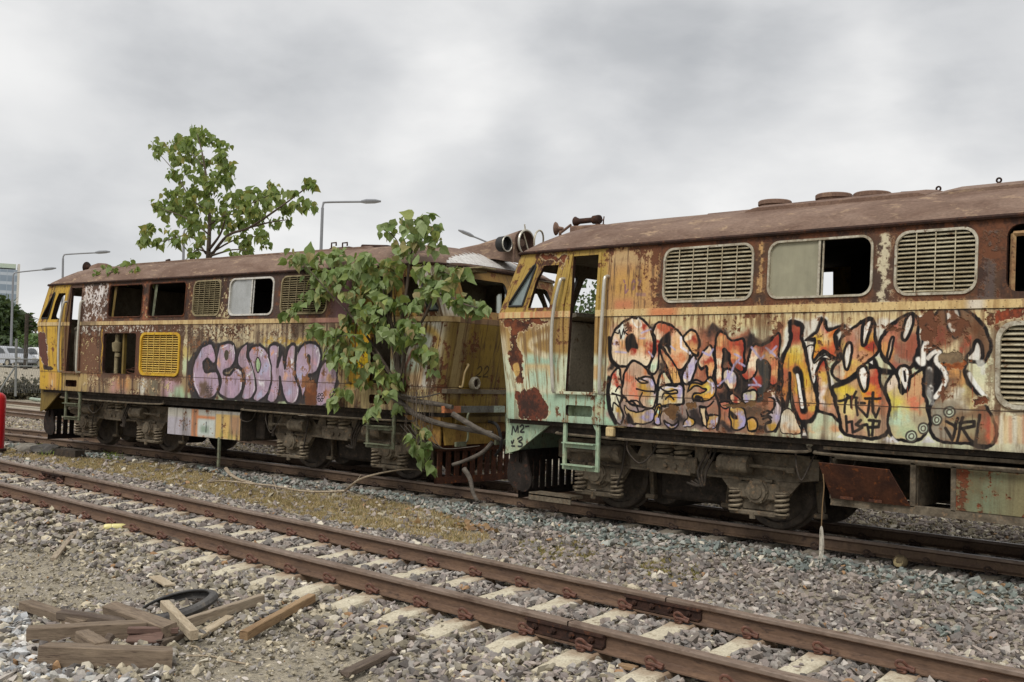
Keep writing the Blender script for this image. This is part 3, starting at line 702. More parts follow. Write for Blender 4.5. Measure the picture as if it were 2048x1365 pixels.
    sh(zD, [(340, 1080), (380, 1000), (500, 1000), (570, 1080), (570, 1190), (420, 1210), (280, 1190)], (196, 200, 176), [((440, 1120), .09, (178, 190, 160)), ((520, 1180), .06, (196, 150, 110)), ((330, 1170), .06, (204, 180, 140))], out=None)
    # star
    c.poly([(330, 320), (240, 300), (330, 220), (390, 70), (460, 100), (470, 160), (620, 140), (640, 170), (550, 250), (570, 310), (580, 480), (550, 510), (440, 430), (340, 520), (300, 480)], BL, .01, 1., zD, cv=False, warp=.5)
    sh(zD, [(350, 310), (340, 280), (250, 300), (345, 235), (410, 100), (455, 190), (610, 160), (530, 240), (560, 470), (440, 400), (330, 490), (340, 380)], (206, 120, 50),
       [((430, 260), .11, (216, 200, 160)), ((400, 180), .06, (200, 150, 130)), ((560, 180), .06, (200, 110, 50)), ((400, 350), .08, YE), ((530, 420), .07, (184, 90, 60)), ((290, 285), .05, (186, 150, 120)), ((430, 150), .03, RD)], ow=.02)
    c.poly([(270, 370), (330, 360), (310, 470), (340, 530), (440, 450), (490, 480), (430, 470), (370, 560), (330, 720), (300, 600), (280, 460)], WH, .008, 1., zD, out=(BL, .016, 1))
    # letter under the star
    sh(zD, [(440, 480), (470, 640), (490, 760), (540, 900), (580, 1080), (480, 1020), (370, 980), (370, 840), (350, 700), (380, 560)], (190, 140, 110), [((430, 720), .07, (206, 190, 170)), ((440, 540), .06, RD), ((390, 640), .06, (196, 160, 80)), ((430, 880), .06, (212, 200, 190)), ((500, 860), .05, (180, 140, 80))], ow=.03)
    # S forms
    sh(zD, [(900, 80), (760, 140), (620, 250), (580, 350), (590, 480), (510, 560), (520, 650), (600, 690), (720, 640), (830, 520), (960, 420), (930, 280)], (186, 130, 100),
       [((640, 420), .09, (204, 180, 90)), ((700, 300), .09, (170, 110, 90)), ((880, 350), .08, YE), ((760, 440), .10, (190, 140, 110)), ((560, 590), .06, (206, 196, 170)), ((690, 560), .08, (206, 180, 90)), ((920, 380), .05, RD), ((800, 220), .08, (176, 150, 130)), ((640, 650), .06, (206, 140, 80))], ow=.03)
    sh(zD, [(520, 750), (640, 690), (760, 620), (870, 560), (960, 580), (970, 700), (1050, 840), (1090, 980), (1080, 1120), (1000, 1230), (820, 1250), (660, 1230), (590, 1170), (570, 1040), (540, 880)], (186, 150, 116),
       [((600, 790), .10, (206, 180, 60)), ((900, 780), .09, (212, 170, 50)), ((930, 640), .08, (176, 80, 60)), ((990, 820), .07, (200, 90, 60)), ((680, 960), .10, (206, 190, 130)), ((820, 960), .08, (206, 150, 110)), ((720, 1160), .09, (176, 130, 110)), ((960, 1080), .10, (166, 130, 110)), ((1000, 930), .08, (176, 120, 90)), ((860, 1100), .08, (186, 180, 130))], ow=.035)
    for q, wd in (((((820, 170), (880, 110), (850, 230), (820, 330)), .06)), ((((680, 330), (690, 420), (650, 570), (630, 480), (650, 380)), .05)), ((((1080, 270), (1100, 330), (1050, 490), (1030, 460), (1050, 360)), .05)), ((((770, 600), (820, 560), (850, 640), (830, 780), (790, 700)), .05))):
        c.poly(q, WH, .008, 1., zD, out=(BL, wd*.62, 1))
    c.poly([(850, 500), (930, 470), (960, 560), (880, 560)], BL, .01, 1., zD); c.poly([(870, 515), (905, 495), (905, 535)], WH, .005, 1., zD, cv=False)
    c.stroke([(530, 740), (640, 700), (740, 640)], .05, BL, .4, 1., zD); c.stroke([(980, 600), (1100, 610), (1200, 560)], .05, BL, .4, 1., zD)
    c.poly([(490, 640), (530, 720), (500, 740)], WH, .005, 1., zD, cv=False)
    # next S
    sh(zE, [(190, 160), (60, 230), (-30, 310), (-90, 420), (-70, 520), (-20, 600), (60, 680), (170, 640), (230, 560), (250, 460), (240, 330), (250, 230)], (160, 100, 84),
       [((60, 450), .10, (146, 76, 66)), ((150, 300), .08, (186, 160, 120)), ((-20, 500), .08, (204, 150, 90)), ((120, 560), .08, (150, 130, 110)), ((-30, 380), .06, (190, 130, 100)), ((200, 450), .07, (150, 90, 70))], ow=.032)
    sh(zE, [(40, 690), (90, 820), (120, 860), (180, 740), (290, 650), (290, 850), (330, 990), (340, 1160), (290, 1250), (150, 1290), (30, 1270), (-20, 1150), (0, 950), (-40, 800)], (196, 176, 130),
       [((60, 960), .09, (206, 190, 80)), ((60, 1080), .10, (176, 200, 172)), ((250, 780), .08, (190, 150, 110)), ((230, 940), .07, (196, 120, 90)), ((20, 760), .07, (206, 190, 170)), ((240, 1120), .09, (160, 150, 124)), ((120, 1220), .08, (166, 176, 140))], ow=.03)
    for q, wd in ((((180, 180), (190, 240), (140, 380), (115, 350), (140, 250)), .05), (((70, 680), (130, 640), (165, 690), (145, 830), (110, 790)), .055), (((20, 380), (10, 470), (-20, 560)), .04)):
        c.poly(q, WH, .008, 1., zE, out=(BL, wd*.62, 1))
    c.stroke([(125, 680), (135, 760)], .022, BL, .3, 1., zE)
    # last big letter, half flaked away
    sh(zE, [(390, 180), (520, 90), (640, 110), (760, 200), (860, 330), (880, 480), (800, 620), (730, 560), (660, 690), (740, 840), (850, 980), (930, 1130), (940, 1250), (860, 1330), (600, 1310), (430, 1290), (360, 1190), (350, 1020), (400, 900), (480, 700), (440, 480), (330, 420), (290, 330)], (120, 92, 70),
       [((560, 430), .10, (206, 190, 150)), ((660, 440), .05, (190, 80, 60)), ((880, 1150), .08, (166, 84, 66)), ((900, 1260), .05, (190, 96, 70)), ((640, 880), .08, (196, 180, 110)), ((560, 900), .08, (196, 190, 170)), ((470, 1050), .10, (140, 136, 120)), ((560, 1240), .08, (176, 140, 96)), ((700, 1180), .09, (150, 140, 110)), ((640, 730), .07, (204, 150, 90)), ((420, 1200), .08, (146, 138, 122)), ((400, 300), .08, (130, 76, 60)), ((720, 300), .08, (110, 76, 54)), ((560, 560), .06, (150, 130, 100))], ow=.03)
    c.poly([(490, 110), (500, 290), (550, 380), (610, 370), (640, 280), (600, 110)], BL, .012, 1., zE); c.poly([(505, 110), (515, 280), (560, 350), (600, 340), (618, 270), (585, 110)], WH, .008, 1., zE); c.poly([(525, 110), (530, 260), (560, 310), (590, 280), (600, 220), (560, 110)], (100, 62, 44), .012, 1., zE, rag=.01)
    c.poly([(200, 560), (260, 480), (280, 380), (360, 350), (320, 460), (460, 470), (470, 560), (440, 620), (520, 700), (490, 820), (390, 930), (330, 900), (290, 800), (300, 660), (220, 640)], BL, .01, 1., zE, warp=.5)
    c.stroke([(330, 400), (300, 480), (290, 600), (250, 570)], .05, WH, .4, 1., zE); c.stroke([(340, 560), (400, 500), (440, 510), (410, 590), (480, 680), (490, 760), (400, 900)], .04, WH, .4, 1., zE)
    c.poly([(320, 640), (370, 650), (380, 760), (370, 900), (320, 880), (305, 760)], (92, 88, 84), .012, .9, zE, spots=[((345, 660), .03, WH), ((350, 870), .04, (160, 158, 150)), ((330, 850), .02, WH)])
    c.stroke([(340, 860), (370, 950)], .05, (150, 150, 146), .5, .8, zE)
    c.poly([(770, 420), (740, 500), (690, 560), (780, 570), (800, 500)], WH, .008, 1., zE, out=(BL, .035, 1))
    c.stroke([(680, 690), (700, 780), (780, 850), (850, 930)], .05, BL, .4, 1., zE); c.stroke([(700, 700), (740, 780), (840, 900)], .036, (210, 212, 206), .4, 1., zE)
    c.stroke([(770, 560), (790, 620), (810, 590), (820, 690)], .04, (196, 196, 186), .5, .8, zE)
    for (x, y) in ((525, 1035), (412, 1105), (295, 1175), (185, 1245)):
        c.poly([(x+46*math.cos(a), y+46*math.sin(a)) for a in np.linspace(0, 6.28, 10)[:-1]], (178, 190, 168), .006, .9, zE, out=((80, 76, 68), .016))
        c.stroke([(x+22*math.cos(a), y+22*math.sin(a)) for a in np.linspace(0, 6.28, 9)], .012, (84, 80, 72), .4, .9, zE)
    for x in (20, 340): c.poly([(x, 1240), (x-70, 1300), (x+60, 1305)], (204, 204, 204), .008, .95, zE, cv=False)
    c.poly([(590, 1215), (550, 1250), (620, 1255)], (210, 210, 210), .006, 1., zD, cv=False); c.poly([(1040, 1235), (990, 1275), (1110, 1285)], (210, 210, 210), .006, 1., zD, cv=False)
    # tags
    tg = (42, 38, 36)
    for q in (((570, 890), (630, 880), (690, 850)), ((650, 860), (630, 930), (630, 1000)), ((650, 830), (700, 870), (740, 800)), ((700, 850), (750, 860)), ((690, 860), (695, 950)), ((740, 880), (745, 960), (755, 1030)), ((740, 905), (830, 910)), ((745, 930), (800, 990), (850, 1045), (865, 970), (875, 890)), ((835, 865), (980, 862)), ((910, 805), (900, 900), (905, 990), (930, 1050), (965, 960))):
        c.stroke(q, .024, tg, .35, .95, zD, cv=False)
    for q in (((640, 1040), (650, 1190)), ((650, 1100), (700, 1090), (710, 1200)), ((790, 1080), (740, 1120), (800, 1150), (730, 1190)), ((800, 1130), (850, 1120), (870, 1220)), ((870, 1080), (970, 1090), (960, 1140), (870, 1145)), ((910, 1080), (900, 1220))):
        c.stroke(q, .026, tg, .35, .95, zD, cv=False)
    for q in (((500, 1120), (560, 1150), (580, 1180)), ((490, 1180), (545, 1280), (600, 1090)), ((590, 1290), (640, 1080)), ((620, 1130), (740, 1120), (740, 1160), (630, 1180)), ((640, 1180), (700, 1280), (750, 1310), (790, 1060))):
        c.stroke(q, .026, tg, .35, .95, zE, cv=False)
    # drips of paint
    r = random.Random(5)
    for _ in range(90):
        x, y = r.uniform(1240, 1960), r.uniform(680, 830); ln = r.uniform(8, 34)
        c.stroke([(x, y), (x+.3, y+ln)], .006, r.choice([(44, 38, 36), (44, 38, 36), (140, 70, 50), (206, 190, 150)]), .4, r.uniform(.4, .9), cv=False, warp=.05)
    # purple scribble on the ochre panel
    zP = (1190, 470, 7.58)
    for q in (((430, 690), (440, 720)), ((455, 760), (455, 880), (490, 830)), ((555, 720), (580, 690), (600, 720)), ((585, 780), (570, 830)), ((650, 690), (680, 690), (660, 750), (655, 800), (680, 820))):
        c.stroke(q, .020, (134, 84, 104), .6, .85, zP)
    for i in range(7): c.stroke([(610+i*22, 920), (620+i*22, 880), (630+i*22, 925)], .012, (150, 104, 112), .6, .6, zP)
    rg = c.reg(-3.5, .62, 1.08, 2.27, .03)[..., None]
    gm = c.a.mean(-1, keepdims=True); k_ = c.a*.90+gm*np.array((1.03, .99, .98))*.10; k_ = np.clip(k_+.24*(k_-.47), 0, 1); c.a = c.a*(1-rg)+k_*rg
    ro = 1-rg; gy = c.a.mean(-1, keepdims=True); c.a = c.a*(1-ro*.24)+(gy*np.array((1.06, 1.03, .96)))*ro*.24
    for (a_, b_) in W_UPQ: c.halo(a_, b_, 2.42, 2.975, (60, 44, 37), .085, .92)
    c.halo(.50, 1.55, 1.48, 2.165, (120, 96, 72), .06, .5)
    c.lay(c.reg(-2.9, 5.5, 2.985, 3.2, .02)*.85, (58, 43, 37))
    # grey weather veil and streaks from seams
    g = np.clip(.16*c.st+.05, 0, .4)*(1-sst(Z, 2.2, 2.5)); c.lay(g, (116, 98, 76))
    c.lay(np.clip(c.fs*.3-.3, 0, .35), (84, 62, 46)); c.lay(np.clip(.34*c.st+.12*c.fs-.16, 0, .6)*(1-c.reg(-3.5, .62, 1.08, 2.27, .03)*.6), (78, 60, 46))
    top = np.exp(-np.maximum(2.285-Z, 0)/.14)*(Z < 2.29); c.lay(np.clip(top*(.2+.45*c.fs), 0, .75), (112, 78, 50))
    bot = np.exp(-np.maximum(Z-1.12, 0)/.035); c.lay(np.clip(bot*(.35+.12*c.st), 0, .6), (72, 62, 56))
    c.lay(np.clip(.4*c.st+.3*c.fs-.1, 0, .7)*c.reg(-5.6, -3.5, 2.34, 3.1, .04), (112, 84, 46)); c.lay(np.clip(.35*c.st+.3*c.fs-.15, 0, .6)*c.reg(-5.6, -3.5, 1.1, 2.28, .04), (140, 110, 70))
    # ---------------- flaking and rust
    wgt = np.full(U.shape, -.55)+.25*c.reg(-5.5, -3.5, 2.36, 3.1, .05)
    wgt += .95*c.reg(-2.92, .62, 2.33, 3.12, .06)-.9*c.reg(-1.78, -1.60, 2.45, 3.0, .05)-.5*c.reg(-.56, -.42, 2.4, 3.0, .06)-.3*c.reg(.3, .6, 2.4, 3.0)
    wgt += 1.5*c.reg(-2.9, 5.5, 2.96, 3.12, .03)+1.1*c.reg(-3.5, -2.9, 2.97, 3.12, .04)+.5*c.reg(-3.15, -2.85, 2.6, 3.0, .1)
    wgt += 1.1*c.reg(.55, 5.5, 2.3, 3.12, .05)
    wgt += .6*c.reg(-.5, .7, 2.08, 2.30, .08)+.25*c.reg(.3, .55, 2.0, 2.28, .1)+.25*c.reg(-.25, .45, 1.62, 2.2, .15)-.45*c.reg(-3.5, .3, 1.06, 1.5, .06)
    wgt += .55*c.reg(-2.3, -.5, 2.12, 2.3, .06)
    wgt += 1.0*c.reg(-5.4, -4.1, 2.84, 3.1, .05)+.8*c.reg(-5.4, -4.8, 2.35, 2.6, .06)+.55*c.reg(-4.9, -4.2, 2.36, 2.44, .03)+.8*c.reg(-3.68, -3.45, 2.68, 3.1, .05)
    wgt += .45*c.reg(-3.7, -3.5, 2.3, 2.7, .04)
    c.rust(wgt, (60, 42, 35), (104, 66, 46))
    def rustpoly(q, zo, rg=.016, dark=(64, 40, 32), light=(118, 66, 42), rim=.8):
        P_ = c.px(q, zo); P_ = catmull(P_, 5, True); sl = c.bb(P_, .06)
        d = c.dseg(P_, sl, 1., True); d = np.where(c.pin(P_, sl, 1.), d, -d)+rg*(c.n3[sl]*.7+c.n2[sl]*.7)
        t = np.clip(.5+.3*c.n2[sl]+.25*c.n3[sl], 0, 1)[..., None]
        c.lay(sst(d, -.02, -.003)*rim, (206, 190, 150), None, sl)
        c.lay(sst(d, -.004, .006), np.array(dark)/255.*(1-t)+np.array(light)/255.*t, 0., sl)
    rustpoly([(120, 210), (540, 205), (600, 240), (500, 250), (420, 280), (370, 330), (300, 320), (250, 400), (270, 560), (280, 780), (290, 830), (200, 860), (170, 820), (220, 760), (150, 690), (130, 600), (180, 460), (190, 300)], zA)
    c.poly([(170, 690), (230, 660), (240, 760), (190, 800)], (196, 158, 92), .01, 1., zA)
    rustpoly([(160, 930), (220, 990), (240, 940), (400, 940), (470, 1010), (520, 1070), (560, 1140), (545, 1240), (300, 1260), (190, 1200), (180, 1080)], zA, .014, (56, 38, 32), (104, 56, 40))
    rustpoly([(700, 250), (760, 200), (1000, 220), (1120, 230), (1080, 380), (1060, 290)], (950, 480, 6.825), .01)
    rustpoly([(260, 1000), (400, 960), (560, 980), (560, 1020), (430, 1040)], zC, .012, (96, 70, 46), (112, 84, 54), .15)
    rustpoly([(630, 1010), (760, 1010), (760, 1090), (720, 1150), (650, 1100)], zB, .014, (84, 58, 36), (104, 76, 48), .15)
    rustpoly([(870, 975), (940, 980), (945, 1040), (885, 1045)], zB, .012, (84, 60, 42), (116, 84, 52), .15)
    rustpoly([(470, 600), (620, 560), (740, 580), (660, 640), (520, 660)], zE, .014, (110, 60, 36), (160, 90, 46), .15)
    rustpoly([(470, 510), (640, 500), (640, 580), (480, 590)], zE, .012, (96, 80, 64), (130, 110, 84), .15)
    rustpoly([(720, 930), (840, 920), (850, 960), (740, 970)], zE, .01)
    rustpoly([(860, 160), (1000, 120), (1180, 120), (1180, 190), (930, 260), (880, 300)], zE, .02, (70, 48, 36), (112, 68, 44), .3)
    rustpoly([(920, 150), (1180, 100), (1180, 180), (960, 240)], zE, .02, (90, 50, 36), (146, 70, 44))
    c.rag(1.4, 5.5, 1.05, 1.47, (202, 190, 160), .3, .2, .9)
    for i in range(14): c.stroke([(1985+i*9, 835), (1984+i*9, 885)], .03, [(206, 170, 120), (190, 120, 86), (214, 206, 190)][i % 3], .9, .5, cv=False)
    # belt stripe, seams, rivets
    c.lay(sst(Z, 2.286, 2.292)*(1-sst(Z, 2.358, 2.364)), (206, 180, 128), 1.)
    bs = sst(Z, 2.286, 2.292)*(1-sst(Z, 2.358, 2.364))
    c.lay(bs*np.clip(.35*c.st+.1, 0, .7), (170, 138, 90)); c.lay(bs*np.clip(.3*c.fs-.25, 0, .6), (106, 72, 48))
    c.lay(bs*c.reg(-2.95, -2.6, 2.2, 2.4, .08)*.7, (200, 112, 72)); c.lay(bs*c.reg(.26, .4, 2.2, 2.4, .04)*.7, (210, 206, 200)); c.lay(bs*c.reg(-5.4, -4.1, 2.2, 2.4, .04)*np.clip(.3+.4*c.st, 0, .8), (196, 134, 96))
    for i in range(70):
        u = -3.55+i*.128
        for zv in (2.300, 2.350): c.stroke([(u+(zv-2.3)*.3, zv), (u+(zv-2.3)*.3+.001, zv)], .008, (70, 52, 40), .4, .8, raw=True, cv=False, warp=0)
    c.seam([(-5.5, 2.284), (5.5, 2.284)]); c.seam([(-3.64, 1.448), (-2.5, 1.446), (5.5, 1.448)], .009); c.seam([(-3.50, 1.12), (-3.50, 3.1)], .008)
    for u in (-2.9, -2.35, -1.75, -1.15, -.5, .1, .75, 1.4): c.seam([(u, 1.1), (u, 1.448)], .004, al=.35)
    for u in (-3.58, -4.14): 
        for i in range(40): c.stroke([(u, 1.5+i*.038), (u+.001, 1.5+i*.038)], .008, (74, 54, 40), .4, .7, raw=True, cv=False, warp=0)
    return c

# ------------------------------------------------------------------ left locomotive, side
def paint_left():
    c = Canvas(W0, W1, Z0, Z1, TEX, 77, 'L')
    U, Z = c.U, c.Zg
    c.a[:] = np.array((112, 76, 54))/255.
    c.lay(sst(Z, 2.3, 2.36), (92, 66, 52))
    # bands of old paint, cream / yellow / mint, low on the side
    c.lay(c.reg(-.7, 3.0, 1.44, 2.3, .1), (168, 152, 116))
    c.lay(c.reg(.2, 2.9, 2.02, 2.28, .08)*.8, (200, 180, 140)); c.lay(c.reg(1.4, 2.9, 1.92, 2.08, .05)*.8, (206, 164, 64)); c.lay(c.reg(1.2, 2.9, 1.76, 1.96, .06)*.8, (170, 204, 168))
    c.lay(c.reg(-.62, -.1, 1.5, 1.8, .08)*.9, (186, 200, 160)); c.lay(c.reg(-.62, -.3, 1.75, 1.95, .06)*.7, (206, 180, 96))
    c.lay(c.reg(-3.6, 3.0, 1.05, 1.44, .03), (150, 126, 90)); c.lay(c.reg(-1.1, -.6, 1.08, 1.44, .08)*.8, (190, 150, 172)); c.lay(c.reg(-2.6, -2.1, 1.1, 1.36, .1)*.7, (196, 140, 140))
    c.lay(c.reg(-2.4, -2.0, 1.2, 1.44, .08)*.6, (206, 140, 70)); c.lay(c.reg(-1.75, -1.5, 1.12, 1.42, .06), (206, 204, 190)); c.lay(c.reg(-1.45, -1.15, 1.1, 1.44, .06)*.8, (104, 100, 84))
    c.lay(c.reg(-.9, 2.2, 1.06, 1.2, .06)*.7, (166, 198, 160)); c.lay(c.reg(-.75, -.5, 1.1, 1.3, .06)*.8, (160, 196, 156))
    # upper right: purple brown, then the white/yellow cab
    c.lay(c.reg(2.2, 3.75, 2.3, 3.1, .06)*.9, (112, 74, 82))
    c.lay(c.reg(3.3, 5.6, 2.34, 3.1, .05), (188, 150, 74)); c.lay(c.reg(4.55, 5.6, 2.34, 3.1, .1), (196, 190, 178))
    c.lay(c.reg(2.95, 5.6, 1.05, 2.3, .05), (186, 160, 110)); c.lay(c.reg(3.18, 3.75, 1.4, 2.3, .04), (206, 160, 36)); c.lay(c.reg(3.2, 3.7, 1.66, 1.9, .05), (212, 176, 20))
    c.lay(c.reg(4.15, 5.6, 1.4, 2.3, .06), (206, 202, 190)); c.lay(c.reg(4.15, 4.8, 1.46, 1.7, .05)*.8, (200, 160, 110)); c.lay(c.reg(4.0, 4.7, 1.62, 1.8, .05)*.6, (176, 210, 190))
    c.lay(sst(U, 4.98, 5.2)*(Z < 2.3), (140, 116, 60)); c.lay(c.reg(3.4, 5.6, 1.05, 1.42, .04), (176, 156, 108))
    # yellow left cab
    c.lay(c.reg(-5.6, -4.14, 1.05, 3.1, .03), (196, 154, 44)); c.lay(c.reg(-5.6, -4.4, 2.36, 3.1, .06)*.6, (186, 152, 60))
    c.lay(c.reg(-5.6, -5.12, 1.06, 1.44, .03), (206, 174, 20)); c.lay(c.reg(-4.75, -4.45, 1.1, 1.44, .05)*.7, (204, 150, 90)); c.lay(c.reg(-4.62, -4.58, 1.18, 1.3, .03), (222, 214, 190))
    c.lay(c.reg(-4.2, -3.3, 1.05, 1.44, .04)*.8, (176, 150, 92))
    zA = (160, 560, 5.6875)
    # spray ring on the right cab
    c.stroke([(855, 655), (880, 665), (893, 685), (880, 705), (855, 712), (835, 705)], .1, (204, 166, 84), .8, .9)
    c.poly([(845, 672), (868, 672), (878, 688), (860, 700), (842, 694)], (216, 222, 208), .03, .9)
    c.poly([(820, 676), (850, 672), (862, 682), (845, 690), (820, 690)], (150, 96, 56), .015, .9)
    c.stroke([(830, 705), (818, 735), (812, 760)], .05, (150, 82, 70), .7, .8); c.stroke([(815, 745), (824, 770)], .04, (140, 52, 72), .4, .9)
    # ------------- rust and peeling before the lilac letters
    wgt = np.full(U.shape, -.5)
    wgt += 1.2*c.reg(-3.62, .6, 2.35, 3.12, .05)+.8*c.reg(.4, 2.9, 2.35, 3.1, .05)
    wgt += 1.25*c.reg(-3.62, -.55, 1.42, 2.29, .05)+.5*c.reg(-3.6, 1.2, 2.02, 2.3, .06)+.55*c.reg(-.6, 2.6, 2.08, 2.3, .06)+.6*c.reg(.1, .9, 1.95, 2.3, .1)
    wgt += .65*c.reg(-3.6, -1.2, 1.08, 1.44, .05)+.9*c.reg(-2.0, -1.75, 1.05, 1.45, .05)
    wgt += 1.0*c.reg(2.9, 3.15, 1.1, 2.3, .05)+.5*c.reg(4.0, 5.3, 2.3, 3.1, .06)+.5*c.reg(4.8, 5.4, 1.5, 2.3, .06)+.9*c.reg(3.8, 5.4, 1.34, 1.48, .03)
    wgt += .35*c.reg(-4.75, -4.2, 1.4, 1.6, .06)+.5*c.reg(-4.25, -4.14, 1.4, 2.3, .03)
    wgt += .22*c.reg(-3.6, 3.2, 1.05, 2.3, .05)+.28*c.reg(-5.5, -4.1, 1.05, 3.1, .05)+.3*c.reg(3.2, 5.5, 1.05, 3.1, .05)
    c.lay(np.clip(.45*c.st+.3*c.fs-.1, 0, .75)*np.clip(c.reg(-5.6, -4.1, 1.05, 3.1, .04)+c.reg(3.1, 5.6, 1.05, 3.1, .04), 0, 1), (108, 84, 48))
    c.rust(wgt, (64, 43, 35), (112, 68, 44))
    for i_, (a_, b_) in enumerate(W_UPQ): c.halo(a_, b_, 2.42, 2.975, (58, 42, 36), .09, .9)
    c.halo(-2.86, -1.88, 1.46, 2.15, (84, 52, 38), .08, .9); c.halo(-1.72, -.65, 1.47, 2.14, (96, 64, 44), .10, .8)
    c.lay(c.reg(-3.6, 3.3, 2.985, 3.2, .02)*.85, (56, 42, 36))
    c.lay(np.clip(.5*c.n2+.2*c.n3-.35, 0, .8)*c.reg(-3.62, -.4, 1.42, 3.1, .05), (146, 84, 46))
    c.lay(np.clip(.6*c.st-.6, 0, .7)*c.reg(-3.6, 2.9, 1.1, 2.3), (74, 46, 36))
    c.lay(c.reg(.5, 2.0, 2.38, 3.1, .05)*np.clip(.5-.3*c.n2, 0, .75), (76, 62, 58))
    c.lay(c.reg(-1.82, -1.55, 2.36, 3.05, .05)*np.clip(.55+.4*c.n2, 0, .9), (156, 88, 56))
    # flakes of white and cream still holding
    def flakes(u0, u1, z0, z1, thr, col, e=.08, st=.0):
        m = sst(c.n3*.75+c.n2*.5+st*c.st+1.1*c.reg(u0, u1, z0, z1, e)-thr, -.08, .1)*c.reg(u0, u1, z0, z1, e)
        c.lay(np.roll(np.roll(m, -2, 0), 2, 1)*.6, (46, 34, 30)); c.lay(m, col, 1.)  # dark offset copy paints a cast shadow under each flake
    flakes(-3.62, -2.80, 2.36, 3.02, 1.45, (206, 198, 194), .07)
    flakes(-3.3, -2.86, 2.55, 3.0, 1.2, (212, 206, 204), .1)
    flakes(-3.62, -2.9, 2.1, 2.3, 1.4, (200, 194, 184), .04); flakes(-2.9, -.5, 2.14, 2.29, 1.75, (200, 190, 176), .04); flakes(-.8, 1.0, 2.06, 2.28, 1.5, (198, 186, 164), .05)
    flakes(-3.6, -2.9, 1.44, 2.2, 2.15, (196, 176, 124), .08); flakes(-.6, 2.6, 1.9, 2.28, 1.6, (196, 184, 150), .08)
    flakes(-3.5, -.7, 1.1, 1.42, 1.9, (196, 172, 130), .06); flakes(-1.76, -.3, 2.36, 3.0, 2.2, (176, 150, 104), .06); flakes(.2, .6, 2.36, 3.0, 1.6, (186, 172, 130), .05)
    for q in (((-2.92, 2.2), (-2.9, 1.9), (-2.91, 1.6), (-2.88, 1.46)),): c.stroke(q, .035, (196, 152, 44), .5, .9, raw=True, warp=1.2)
    gy = c.a.mean(-1, keepdims=True); c.a = c.a*.9+gy*np.array((1.04, 1., .93))*.1
    c.lay(np.clip(c.n1*.5+c.st*.35-.35, 0, .65)*c.reg(-3.6, 5.6, 1.05, 2.29, .04), (92, 74, 60))
    # ------------- lilac letters
    zo = (370, 660, 6.4)
    B, LI, PK, BL, WH = (38, 35, 37), (172, 150, 168), (184, 146, 156), (168, 166, 190), (220, 216, 220)
    c.poly([(300, 130), (190, 190), (90, 320), (30, 430), (35, 640), (80, 860), (220, 900), (380, 890), (440, 700), (480, 560), (620, 520), (500, 640), (470, 860), (620, 910), (760, 920), (900, 940), (1100, 960), (1240, 920), (1390, 975), (1540, 960), (1690, 990), (1850, 940), (1950, 740), (1960, 560), (1900, 410), (1780, 400), (1745, 300), (1690, 160), (1560, 150), (1440, 220), (1380, 150), (1300, 240), (1210, 180), (1110, 160), (1060, 230), (940, 170), (800, 170), (660, 220), (560, 130), (430, 170)], (48, 44, 46), .02, .96, zo, warp=1.)
    def sh(pts, col=LI, spots=(), ow=.05): c.poly(pts, col, .01, 1., zo, True, .4, spots, out=(B, ow))
    sh([(330, 175), (240, 200), (160, 310), (110, 430), (95, 560), (100, 680), (140, 800), (200, 880), (300, 890), (380, 850), (430, 740), (440, 640), (420, 560), (390, 520), (300, 540), (250, 520), (240, 420), (290, 380), (370, 440), (400, 360), (370, 240)], LI, [((200, 300), .05, BL), ((150, 460), .05, PK), ((330, 560), .05, (206, 176, 150)), ((250, 780), .10, (104, 84, 72)), ((310, 820), .06, (96, 78, 74)), ((330, 330), .06, (186, 150, 176))])
    sh([(550, 160), (450, 195), (415, 310), (400, 480), (440, 580), (460, 680), (430, 800), (490, 870), (600, 895), (700, 830), (740, 700), (735, 560), (680, 480), (620, 520), (560, 580), (500, 560), (510, 520), (580, 490), (640, 390), (650, 260), (610, 180)], LI, [((490, 210), .06, (186, 120, 84)), ((480, 270), .04, BL), ((600, 250), .04, WH), ((560, 400), .06, PK), ((450, 430), .05, (206, 160, 130)), ((690, 540), .04, (206, 204, 206)), ((600, 760), .09, (176, 148, 168))])
    c.poly([(520, 260), (555, 280), (550, 370), (520, 390), (500, 330)], (70, 64, 50), .006, 1., zo)
    sh([(790, 180), (710, 250), (670, 380), (680, 450), (750, 530), (770, 660), (750, 760), (725, 850), (760, 905), (840, 880), (900, 780), (890, 640), (850, 480), (795, 340), (800, 240)], LI, [((740, 300), .05, PK), ((800, 500), .04, (196, 140, 110)), ((830, 580), .03, WH), ((760, 860), .04, BL)], .04)
    sh([(830, 250), (910, 200), (1000, 220), (1080, 330), (1105, 480), (1105, 640), (1070, 790), (1000, 880), (920, 925), (870, 880), (905, 780), (895, 640), (850, 460), (815, 350)], LI, [((860, 240), .05, (196, 120, 84)), ((980, 260), .05, (206, 204, 212)), ((960, 700), .06, WH), ((1020, 500), .08, BL), ((1080, 420), .03, (214, 190, 170)), ((970, 850), .05, BL)], .04)
    c.poly([(935, 365), (962, 420), (955, 500), (930, 535), (912, 480), (912, 410)], (168, 198, 150), .004, 1., zo, out=(B, .025, 1))
    sh([(1090, 200), (1150, 180), (1205, 220), (1200, 340), (1180, 480), (1230, 320), (1250, 300), (1275, 490), (1300, 330), (1340, 205), (1390, 180), (1415, 230), (1405, 420), (1410, 600), (1465, 740), (1450, 880), (1390, 950), (1310, 940), (1260, 840), (1235, 720), (1215, 600), (1210, 760), (1180, 880), (1110, 945), (1045, 900), (1085, 760), (1110, 620), (1090, 420), (1070, 280)], LI, [((1110, 300), .03, (204, 150, 120)), ((1190, 300), .02, WH), ((1340, 290), .05, PK), ((1300, 620), .05, (204, 160, 140)), ((1350, 800), .07, BL), ((1120, 760), .05, PK), ((1390, 420), .03, WH)], .045)
